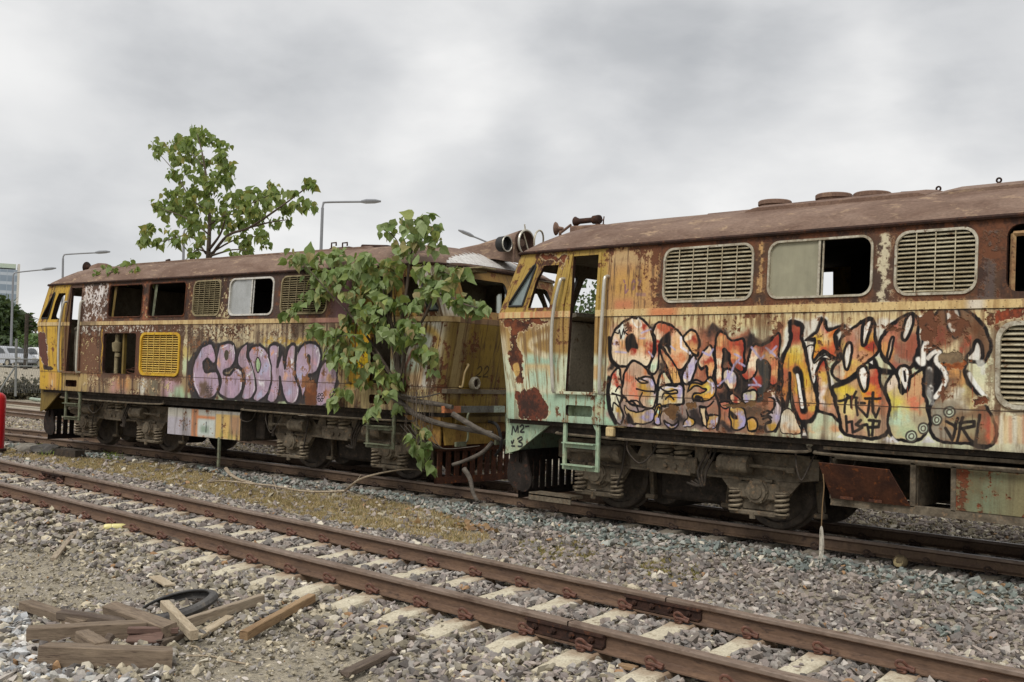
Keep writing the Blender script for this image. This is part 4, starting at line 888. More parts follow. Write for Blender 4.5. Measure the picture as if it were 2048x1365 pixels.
    sh([(1520, 190), (1640, 165), (1725, 240), (1738, 380), (1700, 510), (1640, 575), (1580, 590), (1570, 680), (1540, 800), (1500, 870), (1475, 760), (1440, 660), (1412, 540), (1415, 400), (1450, 270)], LI, [((1540, 300), .04, (196, 150, 110)), ((1650, 220), .05, BL), ((1710, 330), .03, WH), ((1460, 560), .05, BL), ((1640, 460), .05, PK)], .045)
    c.poly([(1580, 310), (1610, 350), (1600, 440), (1565, 420), (1560, 350)], (52, 48, 46), .006, 1., zo)
    sh([(1720, 520), (1770, 420), (1850, 390), (1930, 450), (1950, 580), (1920, 740), (1870, 880), (1790, 965), (1690, 975), (1640, 900), (1690, 700)], LI, [((1760, 560), .05, PK), ((1870, 640), .06, (176, 140, 110)), ((1830, 850), .06, (176, 120, 84)), ((1750, 880), .04, LI)], .04)
    for q in (((450, 240), (540, 200)), ((620, 200), (635, 300)), ((1195, 220), (1190, 340)), ((1400, 220), (1390, 420), (1400, 580)), ((1700, 230), (1720, 330), (1690, 480)), ((830, 420), (870, 560), (885, 680), (880, 790)), ((1060, 360), (1090, 480), (1090, 600)), ((640, 500), (700, 540), (720, 640), (715, 760)), ((1440, 760), (1430, 860), (1380, 930)), ((120, 560), (130, 690), (180, 820))):
        c.stroke(q, .018, (222, 218, 222), .6, .8, zo)
    for i in range(6):
        a = i*1.047; x, y = 1735+36*math.cos(a), 865+40*math.sin(a)
        c.stroke([(x+16*math.cos(t), y+18*math.sin(t)) for t in np.linspace(0, 6.28, 7)], .012, B, .3, 1., zo)
        x, y = 310+36*math.cos(a), 765+30*math.sin(a)
        c.stroke([(x+14*math.cos(t), y+16*math.sin(t)) for t in np.linspace(0, 6.28, 7)], .010, (60, 52, 56), .3, .8, zo)
    r = random.Random(9)
    for _ in range(50):
        x, y = r.uniform(395, 680), r.uniform(690, 790); c.stroke([(x, y), (x-.3, y+r.uniform(6, 24))], .008, r.choice([(150, 92, 60), (120, 74, 50), (206, 190, 170)]), .5, r.uniform(.3, .7), cv=False, warp=.3)
    c.poly([(1560, 680), (1680, 680), (1670, 960), (1540, 950)], (104, 64, 42), .01, 1., zo, rag=.012, hgt=0., spots=[((1600, 780), .05, (130, 76, 44))])
    c.stroke([(1545, 200), (1550, 330), (1590, 480), (1560, 640)], .035, (130, 92, 60), .6, .8, zo, warp=1.5)
    w2 = np.full(U.shape, -.75)+.5*c.reg(-.4, 2.6, 1.35, 1.5, .05)+.35*c.reg(-.5, .1, 1.1, 1.5, .1)+.3*c.reg(1.9, 2.7, 1.3, 2.0, .1)
    c.rust(w2, (80, 54, 42), (136, 92, 62), 1.15)
    # the big brown bare patch at the front of the yellow cab
    q = catmull(c.px([(200, 820), (260, 860), (330, 880), (360, 1000), (350, 1120), (330, 1340), (290, 1340), (270, 1240), (220, 1120), (195, 900)], (40, 540, 6.825)), 5, True)
    sl = c.bb(q, .05); d = c.dseg(q, sl, 1., True); d = np.where(c.pin(q, sl, 1.), d, -d)+.012*(c.n3[sl]+c.n2[sl])
    c.lay(sst(d, -.02, -.006), (214, 206, 196), 1., sl); c.lay(sst(d, -.004, .006), (94, 60, 52), 0., sl)
    c.poly([(285, 1300), (410, 1330), (400, 1365), (290, 1360)], (50, 38, 30), .01, 1., (40, 540, 6.825), rag=.01)
    # weather
    c.lay(np.clip(.2*c.st+.04, 0, .45), (80, 62, 48)); c.lay(np.exp(-np.maximum(Z-1.12, 0)/.035)*np.clip(.35+.12*c.st, 0, .6), (66, 56, 50))
    c.lay(np.clip(c.fs*.3-.3, 0, .3), (70, 50, 40))
    # stripe, seams
    bs = sst(Z, 2.286, 2.292)*(1-sst(Z, 2.352, 2.358))
    c.lay(bs, (196, 172, 124), 1.); c.lay(bs*np.clip(.35*c.st+.1, 0, .7), (160, 130, 88)); c.lay(bs*np.clip(.4*c.fs-.3, 0, .7), (104, 72, 50)); c.lay(bs*c.reg(-3.6, -3.1, 2.2, 2.4, .06)*np.clip(.7+.3*c.n2, 0, 1), (124, 104, 80))
    c.lay(bs*c.reg(2.4, 3.4, 2.2, 2.4, .1)*.8, (150, 104, 100))
    c.seam([(-5.5, 2.284), (5.5, 2.284)]); c.seam([(-5.5, 1.448), (5.5, 1.445)], .009); c.seam([(-3.62, 1.12), (-3.62, 3.1)], .008)
    return c

# ------------------------------------------------------------------ cab front facing the gap
def paint_front():
    c = Canvas(-1.45, 1.45, 1.0, 3.12, 220, 31)
    U, Z = c.U, c.Zg
    c.a[:] = np.array((150, 124, 52))/255.
    c.lay(np.clip(.2+.3*c.n1, 0, .8), (124, 100, 46)); c.lay(c.reg(-1.5, -1.0, 1.3, 2.3, .06)*.8, (168, 150, 112)); c.lay(c.reg(-1.5, 1.5, 2.3, 3.2, .04)*.7, (128, 96, 52))
    c.lay(np.clip(.45*c.st-.25, 0, .8)*(Z < 2.3), (84, 60, 40)); c.lay(np.clip(.4*c.fs-.3, 0, .6), (70, 50, 36))
    w = np.full(U.shape, -.6)+.9*c.reg(-1.5, 1.5, 2.34, 2.5, .04)+.9*c.reg(-1.5, 1.5, 2.9, 3.2, .04)+.8*c.reg(-1.5, 1.5, 1.32, 1.46, .04)+.5*c.reg(-1.1, -.8, 1.6, 2.3, .08)
    c.rust(w, (62, 42, 34), (108, 70, 44))
    # painted number
    for x in (-.68, -.54):
        c.stroke([(x-.04, 1.70), (x, 1.735), (x+.04, 1.70), (x+.015, 1.65), (x-.045, 1.60), (x+.05, 1.60)], .018, (58, 46, 30), .5, .85, raw=True)
    bs = sst(Z, 2.286, 2.292)*(1-sst(Z, 2.352, 2.358)); c.lay(bs, (140, 112, 82), 1.); c.lay(bs*np.clip(.5*c.st, 0, .8), (84, 62, 48))
    c.seam([(-1.5, 2.284), (1.5, 2.284)]); c.seam([(-1.5, 1.447), (1.5, 1.447)], .009)
    return c

# ================================================================== locomotives (local frame: u along the track, -y towards the camera, z up from sleeper level)
HL = 5.03           # half length of the straight side at belt height
CR_ = .20           # corner radius in plan
ENDS = {-1: 5.0, 1: 5.0}
def inset(z):       # how far the end leans inwards at height z (widest at the belt)
    if z > 2.36: return .30*(z-2.36)/.69
    if z > 2.28: return 0.
    if z > 1.45: return .15*(2.28-z)/.83
    return .15+.02*(1.45-z)/.33
QA = CR_*math.pi/2
WMAX = HL+QA
def lean(z):        # upper side leans in a little
    return max(0., (z-2.36))*.045
def shell_pt(w, z, side=-1, off=0.):
    """w = distance along the outline from the middle of the side; runs on round the corner. side -1 = towards the camera"""
    e = inset(z); sg = 1 if w >= 0 else -1; a = abs(w); HL = ENDS[sg]
    a = a*1.0 if a <= 4.5 else 4.5+(a-4.5)*(HL+QA-4.5)/(WMAX-4.5)
    if a <= HL:
        u = a-e*min(1., max(0., (a-3.6)/(HL-3.6))); y = 1.4-off
    else:
        q = (a-HL)/CR_; r = CR_-off
        u = HL-e+r*math.sin(q); y = 1.4-CR_+r*math.cos(q)
    return (sg*u, side*(y-lean(z)), z)
def front_pt(y, z, sg, off=0.):
    b = .05*(1-(y/1.2)**2)
    return (sg*(ENDS[sg]-inset(z)+CR_+b-off), y*(1-lean(z)/1.2), z)
ZB, ZT = 1.12, 3.06
def cdt_panel(x0, x1, z0, z1, holes, xs, zs):
    pts = []; edges = []
    def loop(p):
        o = len(pts); pts.extend(Vector(q) for q in p); n = len(p)
        edges.extend((o+i, o+(i+1) % n) for i in range(n))
    out = []
    X = sorted(set([x0, x1]+[x for x in xs if x0 < x < x1])); Zs = sorted(set([z0, z1]+[z for z in zs if z0 < z < z1]))
    out += [(x, z0) for x in X]+[(x1, z) for z in Zs[1:]]+[(x, z1) for x in reversed(X[:-1])]+[(x0, z) for z in reversed(Zs[1:-1])]
    loop(out)
    for h in holes: loop(h)
    for x in X[1:-1]:
        for z in Zs[1:-1]:
            ok = True
            for h in holes:
                hx = [p[0] for p in h]; hz = [p[1] for p in h]
                if min(hx)-.03 < x < max(hx)+.03 and min(hz)-.03 < z < max(hz)+.03: ok = False; break
            if ok: pts.append(Vector((x, z)))
    v, _, f, *_r = geometry.delaunay_2d_cdt(pts, edges, [], 0, 1e-5)
    fs = []
    for t in f:
        cx = sum(v[i][0] for i in t)/len(t); cz = sum(v[i][1] for i in t)/len(t)
        if any(inside(h, cx, cz) for h in holes): continue
        if not (x0 < cx < x1 and z0 < cz < z1): continue
        fs.append(tuple(t))
    return [(p[0], p[1]) for p in v], fs
def panel(name, x0, x1, z0, z1, holes, xs, zs, fn, mats, parent, thick=.045, flip=False):
    """sheet panel with holes and returned edges, UV = panel coordinates. fn(x, z, off) -> point"""
    P2, F = cdt_panel(x0, x1, z0, z1, holes, xs, zs)
    n = len(P2)
    vs = [fn(x, z, 0.) for x, z in P2]+[fn(x, z, thick) for x, z in P2]
    fs = [t if not flip else t[::-1] for t in F]; mi = [0]*len(F)
    fs += [tuple(n+i for i in (t[::-1] if not flip else t)) for t in F]; mi += [1]*len(F)
    uv = list(P2)+list(P2)
    for h in holes:
        o = len(vs); k = len(h)
        vs += [fn(x, z, 0.) for x, z in h]+[fn(x, z, thick) for x, z in h]; uv += list(h)+list(h)
        for i in range(k): fs.append((o+i, o+(i+1) % k, o+k+(i+1) % k, o+k+i)); mi.append(2)
    me = bpy.data.meshes.new(name); me.from_pydata(vs, [], fs)
    for m in mats: me.materials.append(m)
    me.polygons.foreach_set('material_index', mi)
    ul = me.uv_layers.new(name='UVMap')
    lv = np.zeros(len(me.loops), np.int32); me.loops.foreach_get('vertex_index', lv)
    U2 = np.array(uv)
    ul.data.foreach_set('uv', U2[lv].astype(np.float32).ravel())
    me.update()
    o = bpy.data.objects.new(name, me); COL.objects.link(o); o.parent = parent
    return o
def norm_uv(o, w0, w1, z0, z1):
    ul = o.data.uv_layers[0]; a = np.zeros(len(ul.data)*2, np.float32); ul.data.foreach_get('uv', a)
    a = a.reshape(-1, 2); a[:, 0] = (a[:, 0]-w0)/(w1-w0); a[:, 1] = (a[:, 1]-z0)/(z1-z0)
    ul.data.foreach_set('uv', a.ravel())
def ring(path, r, fn, n=6):
    pts = [fn(*p) for p in path]; pts.append(pts[0]); pts.append(pts[1])
    mb = MB(); mb.tube(pts[:-1], r, n, cap=False); return mb
def band_ring(outer, inner, fn, d0, d1):
    """flat frame between two loops of equal count, from offset d0 to d1 (proud)"""
    mb = MB(); n = len(outer)
    vs = [fn(x, z, d0) for x, z in outer]+[fn(x, z, d1) for x, z in outer]+[fn(x, z, d1) for x, z in inner]+[fn(x, z, d0) for x, z in inner]
    fs = []
    for i in range(n):
        j = (i+1) % n
        for a in range(3): fs.append((a*n+i, a*n+j, (a+1)*n+j, (a+1)*n+i))
    mb.add(vs, fs); return mb
def near(x, z, off=0.): return shell_pt(x, z, -1, off)
W_UP = [(-2.78, -1.76), (-1.59, -.565), (-.36, .33), (.56, 1.59), (1.76, 2.75)]
def louvre(parent, u0, u1, z0, z1, frame_m, slat_m, nsl, nbar, rad=.10, fw=.022, broad=False, depth=.02):
    lv = bpy.data.objects.new('louvre_grille', None); COL.objects.link(lv); lv.parent = parent
    # 'louvre_grille' itself is the frame mesh
    COL.objects.unlink(lv); bpy.data.objects.remove(lv)
    outer = rrect(u0-fw, u1+fw, z0-fw, z1+fw, rad+fw*.6, 6); inner = rrect(u0, u1, z0, z1, rad, 6)
    fr = band_ring(outer, inner, near, .02, -.012 if not broad else -.02).build('louvre_grille', frame_m, parent)
    sl = MB()
    for i in range(nsl):
        z = z0+(i+.5)*(z1-z0)/nsl; h = (z1-z0)/nsl*.54
        dz = max(0., z0+rad-z, z-(z1-rad)); ins = rad-math.sqrt(max(rad*rad-dz*dz, 0.)) if dz > 0 else 0.
        a0, a1 = u0+ins, u1-ins
        k = max(int((a1-a0)/.18), 1); jz = rnd.uniform(-.0018, .0018)
        top = []; bot = []
        for j in range(k+1):
            u = a0+(a1-a0)*j/k; q = rnd.uniform(-.0014, .0014)
            top.append(near(u, z+h*.5+jz+q, .034)); bot.append(near(u, z-h*.5+jz+q, -.004))
        m = len(top)
        vs = top+bot+[(p[0], p[1]+.006, p[2]-.004) for p in top]+[(p[0], p[1]+.006, p[2]-.006) for p in bot]
        fs = []
        for j in range(m-1):
            fs += [(j, j+1, m+j+1, m+j), (2*m+j, 3*m+j, 3*m+j+1, 2*m+j+1), (m+j, m+j+1, 3*m+j+1, 3*m+j)]
        sl.add(vs, fs)
    sl.build('slats', slat_m, fr)
    br = MB()
    for i in range(nbar):
        u = u0+(i+1)*(u1-u0)/(nbar+1)
        br.tube([near(u, z0+.005, -.006), near(u, z1-.005, -.006)], .0050, 6)
    br.build('bars', slat_m, fr)
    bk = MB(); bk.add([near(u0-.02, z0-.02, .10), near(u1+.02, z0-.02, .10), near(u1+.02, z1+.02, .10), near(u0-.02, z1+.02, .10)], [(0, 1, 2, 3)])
    bk.build('dark_backing', MT['black'], fr)  # black sheet standing in for the darkness behind the slats
    return fr
def roof_w(u):
    a = abs(u)
    e = re_(u)-.06
    if a <= e-.26: return 1.40
    t = min((a-(e-.26))/.26, 1.)
    return 1.40-.22*(1-math.sqrt(max(1-t*t, 0.)))
def re_(u): return ENDS[1 if u >= 0 else -1]-inset(3.05)+CR_+.06
PROF = [(0., 3.455), (.25, 3.45), (.5, 3.437), (.75, 3.412), (.95, 3.378), (1.1, 3.335), (1.22, 3.27), (1.31, 3.19), (1.37, 3.11), (1.395, 3.055)]
def roof_z(u, y):
    w = roof_w(u); yy = abs(y)/w*1.395
    z = np.interp(yy, [p[0] for p in PROF], [p[1] for p in PROF])
    d = re_(u)-abs(u); g = 1. if d > 1.15 else 1-(1-d/1.15)**2.2
    g = .10+.90*g
    return 3.05+(z-3.05)*g
def make_roof(parent, mat):
    dd = [0., .05, .1, .17, .25, .35, .5, .7, .95]; ra, rb = re_(-1), re_(1)
    us = [-ra+d for d in dd]+list(np.linspace(-ra+1.2, rb-1.2, 30))+[rb-d for d in reversed(dd)]
    ys = [-p[0]/1.395 for p in reversed(PROF)]+[p[0]/1.395 for p in PROF[1:]]
    vs = []; fs = []
    for u in us:
        w = roof_w(u)
        for y in ys: vs.append((u, y*w, roof_z(u, y*w)+rnd.uniform(-.002, .002)))
    m = len(ys)
    for i in range(len(us)-1):
        for j in range(m-1): fs.append((i*m+j, (i+1)*m+j, (i+1)*m+j+1, i*m+j+1))
    mb = MB(); mb.add(vs, fs, 0, True)
    # closing faces of the two ends and an underside
    for i in (0, len(us)-1):
        o = len(mb.v); mb.v += [vs[i*m+j] for j in range(m)]+[(vs[i*m][0], vs[i*m+j][1], 3.045) for j in range(m)]
        for j in range(m-1): mb.f.append((o+j, o+j+1, o+m+j+1, o+m+j)); mb.m.append(0); mb.sm.append(False)
    return mb.build('roof', mat, parent)
def edge_path(z, off, u_from, u_to, step=.25):
    """points along the near side and both near corners at height z, pushed out by off"""
    ws = list(np.arange(u_from, u_to+1e-6, step)); 
    return [shell_pt(w_, z, -1, -off) for w_ in ws]
def wheelset(parent, u, zc=.545, r=.415):
    for y, sg in ((-.535, -1), (.535, 1)):
        mb = MB()
        mb.lathe((u, y-sg*.045, zc), (0, sg, 0), [(0, .05), (0, r+.018), (.018, r+.02), (.034, r+.004), (.036, r), (.115, r-.008), (.125, r-.02), (.126, r-.075), (.095, r-.085), (.088, r-.2), (.11, .13), (.15, .11), (.15, .02)], 40)
        w_ = mb.build('wheel', MT['wheel'], parent)
    MB().cyl((u, -.5, zc), (u, .5, zc), .075, 14).build('axle', MT['grimed'], parent)
def bogie(parent, uc, flip, lod=1):
    g, gd, sp = MT['grime'], MT['grimed'], MT['spring']
    b = MB()
    for sd in (-1, 1):
        y = sd*.93
        # side beam: dropped in the middle, deep horns over each axle
        top = [(-1.62, .90), (-.55, .90), (-.46, .80), (.46, .80), (.55, .90), (1.62, .90)]
        poly = [(-1.62, .90), (-1.62, .70), (-1.38, .66), (-1.30, .52), (-1.20, .36), (-.80, .36), (-.70, .52), (-.62, .64), (-.3, .64), (.3, .64), (.62, .64), (.70, .52), (.80, .36), (1.20, .36), (1.30, .52), (1.38, .66), (1.62, .70), (1.62, .90), (.62, .90), (.50, .80), (-.50, .80), (-.62, .90)]
        b.prism(poly, lambda x, z: (uc+x, y-sd*.05, z), lambda x, z: (uc+x, y+sd*.03, z))
        b.box((uc, y-sd*.0, .915), (3.1, .16, .03)); b.box((uc, y, .655), (2.3, .14, .025))
        # wings beside the horns
        for ax in (-1., 1.):
            for s2 in (-1, 1):
                b.prism([(0, 0), (.24*s2, .28), (0, .28)], lambda x, z: (uc+ax+s2*.20+x, y+sd*.03, .38+z), lambda x, z: (uc+ax+s2*.20+x, y+sd*.055, .38+z))
    b.box((uc, 0, .72), (.7, 1.7, .22)); b.box((uc-1.55, 0, .76), (.12, 1.7, .16)); b.box((uc+1.55, 0, .76), (.12, 1.7, .16))
    bo = b.build('bogie', g, parent)
    for ax in (-1., 1.): wheelset(bo, uc+ax)
    # gearbox and brake gear hanging between the wheels
    m = MB(); m.lathe((uc-.42, -.55, .50), (0, 1, 0), [(0, .05), (0, .26), (.1, .30), (1.0, .30), (1.1, .05)], 18); m.lathe((uc+.42, -.55, .50), (0, 1, 0), [(0, .05), (0, .24), (.1, .28), (1.0, .28), (1.1, .05)], 18)
    m.box((uc, -.35, .48), (.9, .5, .34), bev=.04)
    m.build('gearbox', gd, bo)
    for sd in ((-1, 1) if lod else (-1,)):
        y = sd*.985
        for ax in (-1., 1.):
            a = MB()
            a.lathe((uc+ax, y-sd*.06, .545), (0, sd, 0), [(0, .10), (0, .15), (.05, .15), (.06, .125), (.10, .125), (.11, .11), (.13, .11), (.135, .08), (.15, .075), (.155, .02)], 20)
            a.box((uc+ax, y-sd*.02, .545), (.46, .10, .17), bev=.02)
            for k in range(6):
                q = k*math.pi/3; a.cyl((uc+ax+.112*math.cos(q), y+sd*.03, .545+.112*math.sin(q)), (uc+ax+.112*math.cos(q), y+sd*.065, .545+.112*math.sin(q)), .013, 6)
            a.box((uc+ax, y-sd*.01, .325), (.62, .11, .05), bev=.012)      # tie bar below
            a.cyl((uc+ax-.05, y+sd*.03, .27), (uc+ax-.05, y+sd*.03, .34), .03, 8)
            a.build('axle_box', g, bo)
            for s2 in (-1, 1):
                s = MB(); s.spring((uc+ax+s2*.255, y-.0, .345), .20, .062, .015, 4.2); s.cyl((uc+ax+s2*.255, y, .335), (uc+ax+s2*.255, y, .35), .075, 12); s.cyl((uc+ax+s2*.255, y, .545), (uc+ax+s2*.255, y, .56), .075, 12)
                s.build('coil_spring', sp, bo)
        # twin body springs in the dropped middle
        for s2 in (-1, 1):
            s = MB(); s.spring((uc+s2*.115, y+sd*.01, .83), .21, .082, .021, 4.2, 7); s.cyl((uc+s2*.115, y+sd*.01, .80), (uc+s2*.115, y+sd*.01, .83), .10, 12)
            s.build('coil_spring', sp, bo)
        k = MB()
        k.box((uc, y+sd*.05, .74), (.62, .05, .17), bev=.012); k.box((uc, y+sd*.04, .655), (.5, .09, .03)); k.box((uc, y, 1.06), (.56, .2, .05), bev=.01)
        for s2 in (-1, 1):
            k.prism([(0, 0), (.20*s2, 0), (.06*s2, .26), (0, .26)], lambda x, z: (uc+s2*.27+x, y+sd*.0, .79+z), lambda x, z: (uc+s2*.27+x, y+sd*.035, .79+z))
            k.cyl((uc+s2*.06, y+sd*.075, .72), (uc+s2*.06, y+sd*.10, .72), .026, 8); k.cyl((uc+s2*.05, y+sd*.1, 1.0), (uc+s2*.05, y+sd*.1, 1.06), .02, 8)
        k.build('spring_bracket', g, bo)
        # brake cylinders with push rods
        for s2, ln in ((-1, .34), (1, .34)):
            x0 = uc+s2*.78
            c = MB()
            c.lathe((x0-ln/2, y+sd*.10, .80), (1, 0, 0), [(0, .03), (0, .085), (.02, .098), (.06, .098), (.07, .088), (ln-.08, .088), (ln-.07, .10), (ln-.02, .10), (ln, .085), (ln, .02)], 18)
            c.tube([(x0+s2*ln/2, y+sd*.10, .80), (x0+s2*(ln/2+.42), y+sd*.10, .79)], .018, 8); c.box((x0+s2*(ln/2+.44), y+sd*.10, .785), (.10, .04, .06), bev=.01); c.box((x0, y+sd*.03, .80), (.12, .1, .1))
            c.build('brake_cylinder', g, bo)
        # brake shoes and hangers
        for ax in (-1., 1.):
            for s2 in (-1, 1):
                h = MB(); x = uc+ax+s2*.47
                h.box((x, sd*.60, .50), (.05, .10, .30), Matrix.Rotation(-s2*.12, 3, 'Y'), bev=.01); h.tube([(x+s2*.02, sd*.68, .86), (x+s2*.06, sd*.68, .34)], .022, 6); h.box((x+s2*.05, sd*.70, .33), (.12, .08, .05), bev=.01)
                h.build('brake_shoe', g, bo)
        # hoses
        for q in range(3):
            t = MB(); x = uc+.42+q*.05
            t.tube(catmull([(x, y+sd*.02, 1.08), (x+.03, y+sd*.10, .9), (x-.05, y+sd*.13, .70), (x-.02-.03*q, y+sd*.12, .55), (x-.22, y+sd*.06, .56+.02*q)], 4), .013, 6); t.build('hose', gd, bo)
        t = MB(); t.tube(catmull([(uc-.62, y+sd*.04, 1.05), (uc-.58, y+sd*.10, .85), (uc-.62, y+sd*.10, .6), (uc-.7, y+sd*.06, .45)], 4), .012, 6)
        t.build('hose', gd, bo)
    return bo
def handrail(parent, u, z0, z1, mat, r=.020, out=.07, dl=.0):
    mb = MB()
    mb.tube(catmull([near(u+dl, z1, 0.), near(u+dl, z1-.005, -out*.6), near(u+dl, z1-.05, -out), near(u+dl*.8, z1-.35, -out), near(u, (z0+z1)/2-.1, -out), near(u, z0+.05, -out), near(u, z0, -out*.5), near(u, z0-.005, 0.)], 4), r, 8)
    return mb.build('handrail', mat, parent)
def planar_uv(o, u0, z0, w_, h_):
    me = o.data; ul = me.uv_layers.new(name='UVMap'); lv = np.zeros(len(me.loops), np.int32); me.loops.foreach_get('vertex_index', lv)
    co = np.zeros(len(me.vertices)*3, np.float32); me.vertices.foreach_get('co', co); co = co.reshape(-1, 3)
    ul.data.foreach_set('uv', np.stack([(co[:, 0]-u0)/w_, (co[:, 2]-z0)/h_], 1)[lv].astype(np.float32).ravel())
def ladder(parent, u0, u1, ztop, zb, mat, y=-1.36):
    mb = MB()
    for u, s in ((u0, -1), (u1, 1)): mb.box((u, y, (ztop+zb)/2), (.045, .035, ztop-zb), bev=.005)
    for z in (zb+.03, zb+.03+(ztop-zb)*.47):
        mb.box(((u0+u1)/2, y, z), (u1-u0, .05, .05)); mb.box(((u0+u1)/2, y-.03, z+.028), (u1-u0-.02, .10, .012))
    mb.prism([(u1, ztop), (u1-.06, ztop), (u1, ztop-.10)], lambda a, z: (a, y-.02, z), lambda a, z: (a, y-.005, z))
    return mb.build('step_ladder', mat, parent)
def door_frame(parent, mat, u0=-4.10, u1=-3.66):
    mb = MB()
    d = .03
    for a, b in (((u0-.03, 1.44), (u0-.03, 2.99)), ((u1+.03, 1.44), (u1+.03, 2.99))):
        k = 8
        for i in range(k):
            z0 = a[1]+(b[1]-a[1])*i/k; z1 = a[1]+(b[1]-a[1])*(i+1)/k
            for x0, x1 in (((a[0]-.022), (a[0]+.022)),):
                vs = [near(x0, z0, -.012), near(x1, z0, -.012), near(x1, z1, -.012), near(x0, z1, -.012), near(x0, z0, .06), near(x1, z0, .06), near(x1, z1, .06), near(x0, z1, .06)]
                mb.add(vs, [(0, 1, 2, 3), (0, 4, 5, 1), (1, 5, 6, 2), (2, 6, 7, 3), (3, 7, 4, 0)])
    mb.box(((u0+u1)/2, -1.38, 1.45), (u1-u0+.12, .12, .03)); 
    o = mb.build('door_frame', mat, parent); planar_uv(o, W0, Z0, W1-W0, Z1-Z0); return o
def locomotive(side, label, cfg):
    root, ang = POSE[side]
    ENDS.update(cfg['ends'])
    t = thing('diesel_locomotive', label, 'locomotive', tuple(root), ang, 'derelict locomotives standing coupled on the far track')
    side_m, front_m = cfg['side'], cfg['front']
    cabm = cfg['cab']
    # ---------------- near side sheet with its openings
    holes = []
    opening = lambda u0, u1, z0, z1, r=.09: holes.append(rrect(u0, u1, z0, z1, r, 5))
    for i, (a, b) in enumerate(W_UP):
        opening(a, b, 2.42, 2.975, .10 if side == 'R' or i > 1 else .07)
    for sg in (-1, 1):
        q = [(3.66, 1.455), (4.10, 1.455), (4.10, 2.97), (3.66, 2.97)]
        holes.append([(sg*x, z) for x, z in (q if sg > 0 else q[::-1])])
        q = [(4.33, 2.405), (4.66, 2.405), (4.66, 2.72), (4.60, 2.885), (4.33, 2.885)]
        holes.append([(sg*x, z) for x, z in (q if sg > 0 else q[::-1])])
        q = [(4.76, 2.43), (4.985, 2.43), (4.99, 2.47), (4.80, 2.88), (4.76, 2.905), (4.745, 2.88)]
        holes.append([(sg*x, z) for x, z in (q if sg > 0 else q[::-1])])
        holes.append([(x if sg < 0 else x, z) for x, z in rrect(min(sg*3.67, sg*4.09), max(sg*3.67, sg*4.09), 1.195, 1.315, .03, 3)])
    for q in cfg['low_openings']: opening(*q)
    xs = list(np.arange(-4.8, 4.81, .4))+[s*(HL+QA*i/6) for s in (-1, 1) for i in range(0, 6)]+[s*x for s in (-1, 1) for x in (3.6, 4.5)]
    zs = [1.45, 2.28, 2.36, 2.7]
    o = panel('body_side', -WMAX, WMAX, ZB, ZT, holes, xs, zs, near, [side_m, cfg['inner'], cfg['rim']], t)
    norm_uv(o, W0, W1, Z0, Z1)
    # ---------------- far side, same sheet mirrored: cab windows, door lights and a few engine-room gaps are open
    fh = []
    for sg in (-1, 1):
        fh.append([(sg*x, z) for x, z in ((4.33, 2.405), (4.66, 2.405), (4.66, 2.72), (4.60, 2.885), (4.33, 2.885))][::sg])
        fh.append([(sg*x, z) for x, z in ((4.76, 2.43), (4.985, 2.43), (4.99, 2.47), (4.80, 2.88), (4.745, 2.88))][::sg])
        fh.append(rrect(min(sg*3.60, sg*4.08), max(sg*3.60, sg*4.08), 2.38, 2.90, .06, 4))
    for q in cfg.get('far_gaps', ()): fh.append(rrect(*q, .01, 2))
    far = lambda x, z, off=0.: shell_pt(x, z, 1, off)
    panel('body_side', -WMAX, WMAX, ZB, ZT, fh, xs, zs, far, [cfg['farm'], cfg['inner'], MT['rustd']], t, flip=True)
    # ---------------- cab fronts
    for sg in (-1, 1):
        hs = [[(a, 2.46), (b, 2.46), (b, 2.90), (a, 2.90)] for a, b in ((-1.02, -.06), (.06, 1.02))]
        hs = [rrect(a, b, 2.46, 2.90, .06, 4) for a, b in ((-1.02, -.06), (.06, 1.02))]
        fo = panel('cab_front', -1.2, 1.2, ZB, ZT, hs, list(np.arange(-1.05, 1.1, .175)), zs, lambda y, z, off=0.: front_pt(y, z, sg, off), [front_m, MT['inner'], MT['rubber']], t, flip=(sg < 0))
        norm_uv(fo, -1.45, 1.45, Z0, Z1)
    # ---------------- roof, gutter, stripe
    make_roof(t, MT['roof'])
    gp = [shell_pt(w_, 3.045, -1, -.022) for w_ in [-WMAX]+[-HL-QA*i/5 for i in range(4, -1, -1)]+list(np.arange(-4.5, 4.6, .5))+[HL+QA*i/5 for i in range(5)]+[WMAX]]
    MB().tube(gp, .020, 6).build('roof_gutter', cfg['gutter'], t)
    MB().tube([(p[0], -p[1], p[2]) for p in gp], .020, 6).build('roof_gutter', cfg['gutter'], t)
    for sg in (-1, 1): MB().tube([front_pt(y, 3.05, sg, -.025) for y in np.linspace(-1.2, 1.2, 9)], .022, 6).build('roof_gutter', cfg['gutter'], t)
    sb = MB()
    segs = [(-WMAX, -4.14), (-3.62, 3.62), (4.14, WMAX)]
    for a, b in segs:
        n_ = max(int((b-a)/.12), 2); q = [a+(b-a)*i/n_ for i in range(n_+1)]
        vs = []
        for x in q: vs += [near(x, 2.289, .0), near(x, 2.289, -.010), near(x, 2.357, -.010), near(x, 2.357, .0)]
        sb.add(vs, [(4*i+k, 4*i+4+k, 4*i+5+k, 4*i+1+k) for i in range(n_) for k in range(3)])
    bo = sb.build('belt_moulding', side_m, t)
    planar_uv(bo, W0, Z0, W1-W0, Z1-Z0)
    # ---------------- floor, bulkheads, engine, cab fittings
    m = MB(); m.box((0, 0, 1.40), (9.9, 2.6, .06)); m.build('floor', MT['inner'], t)
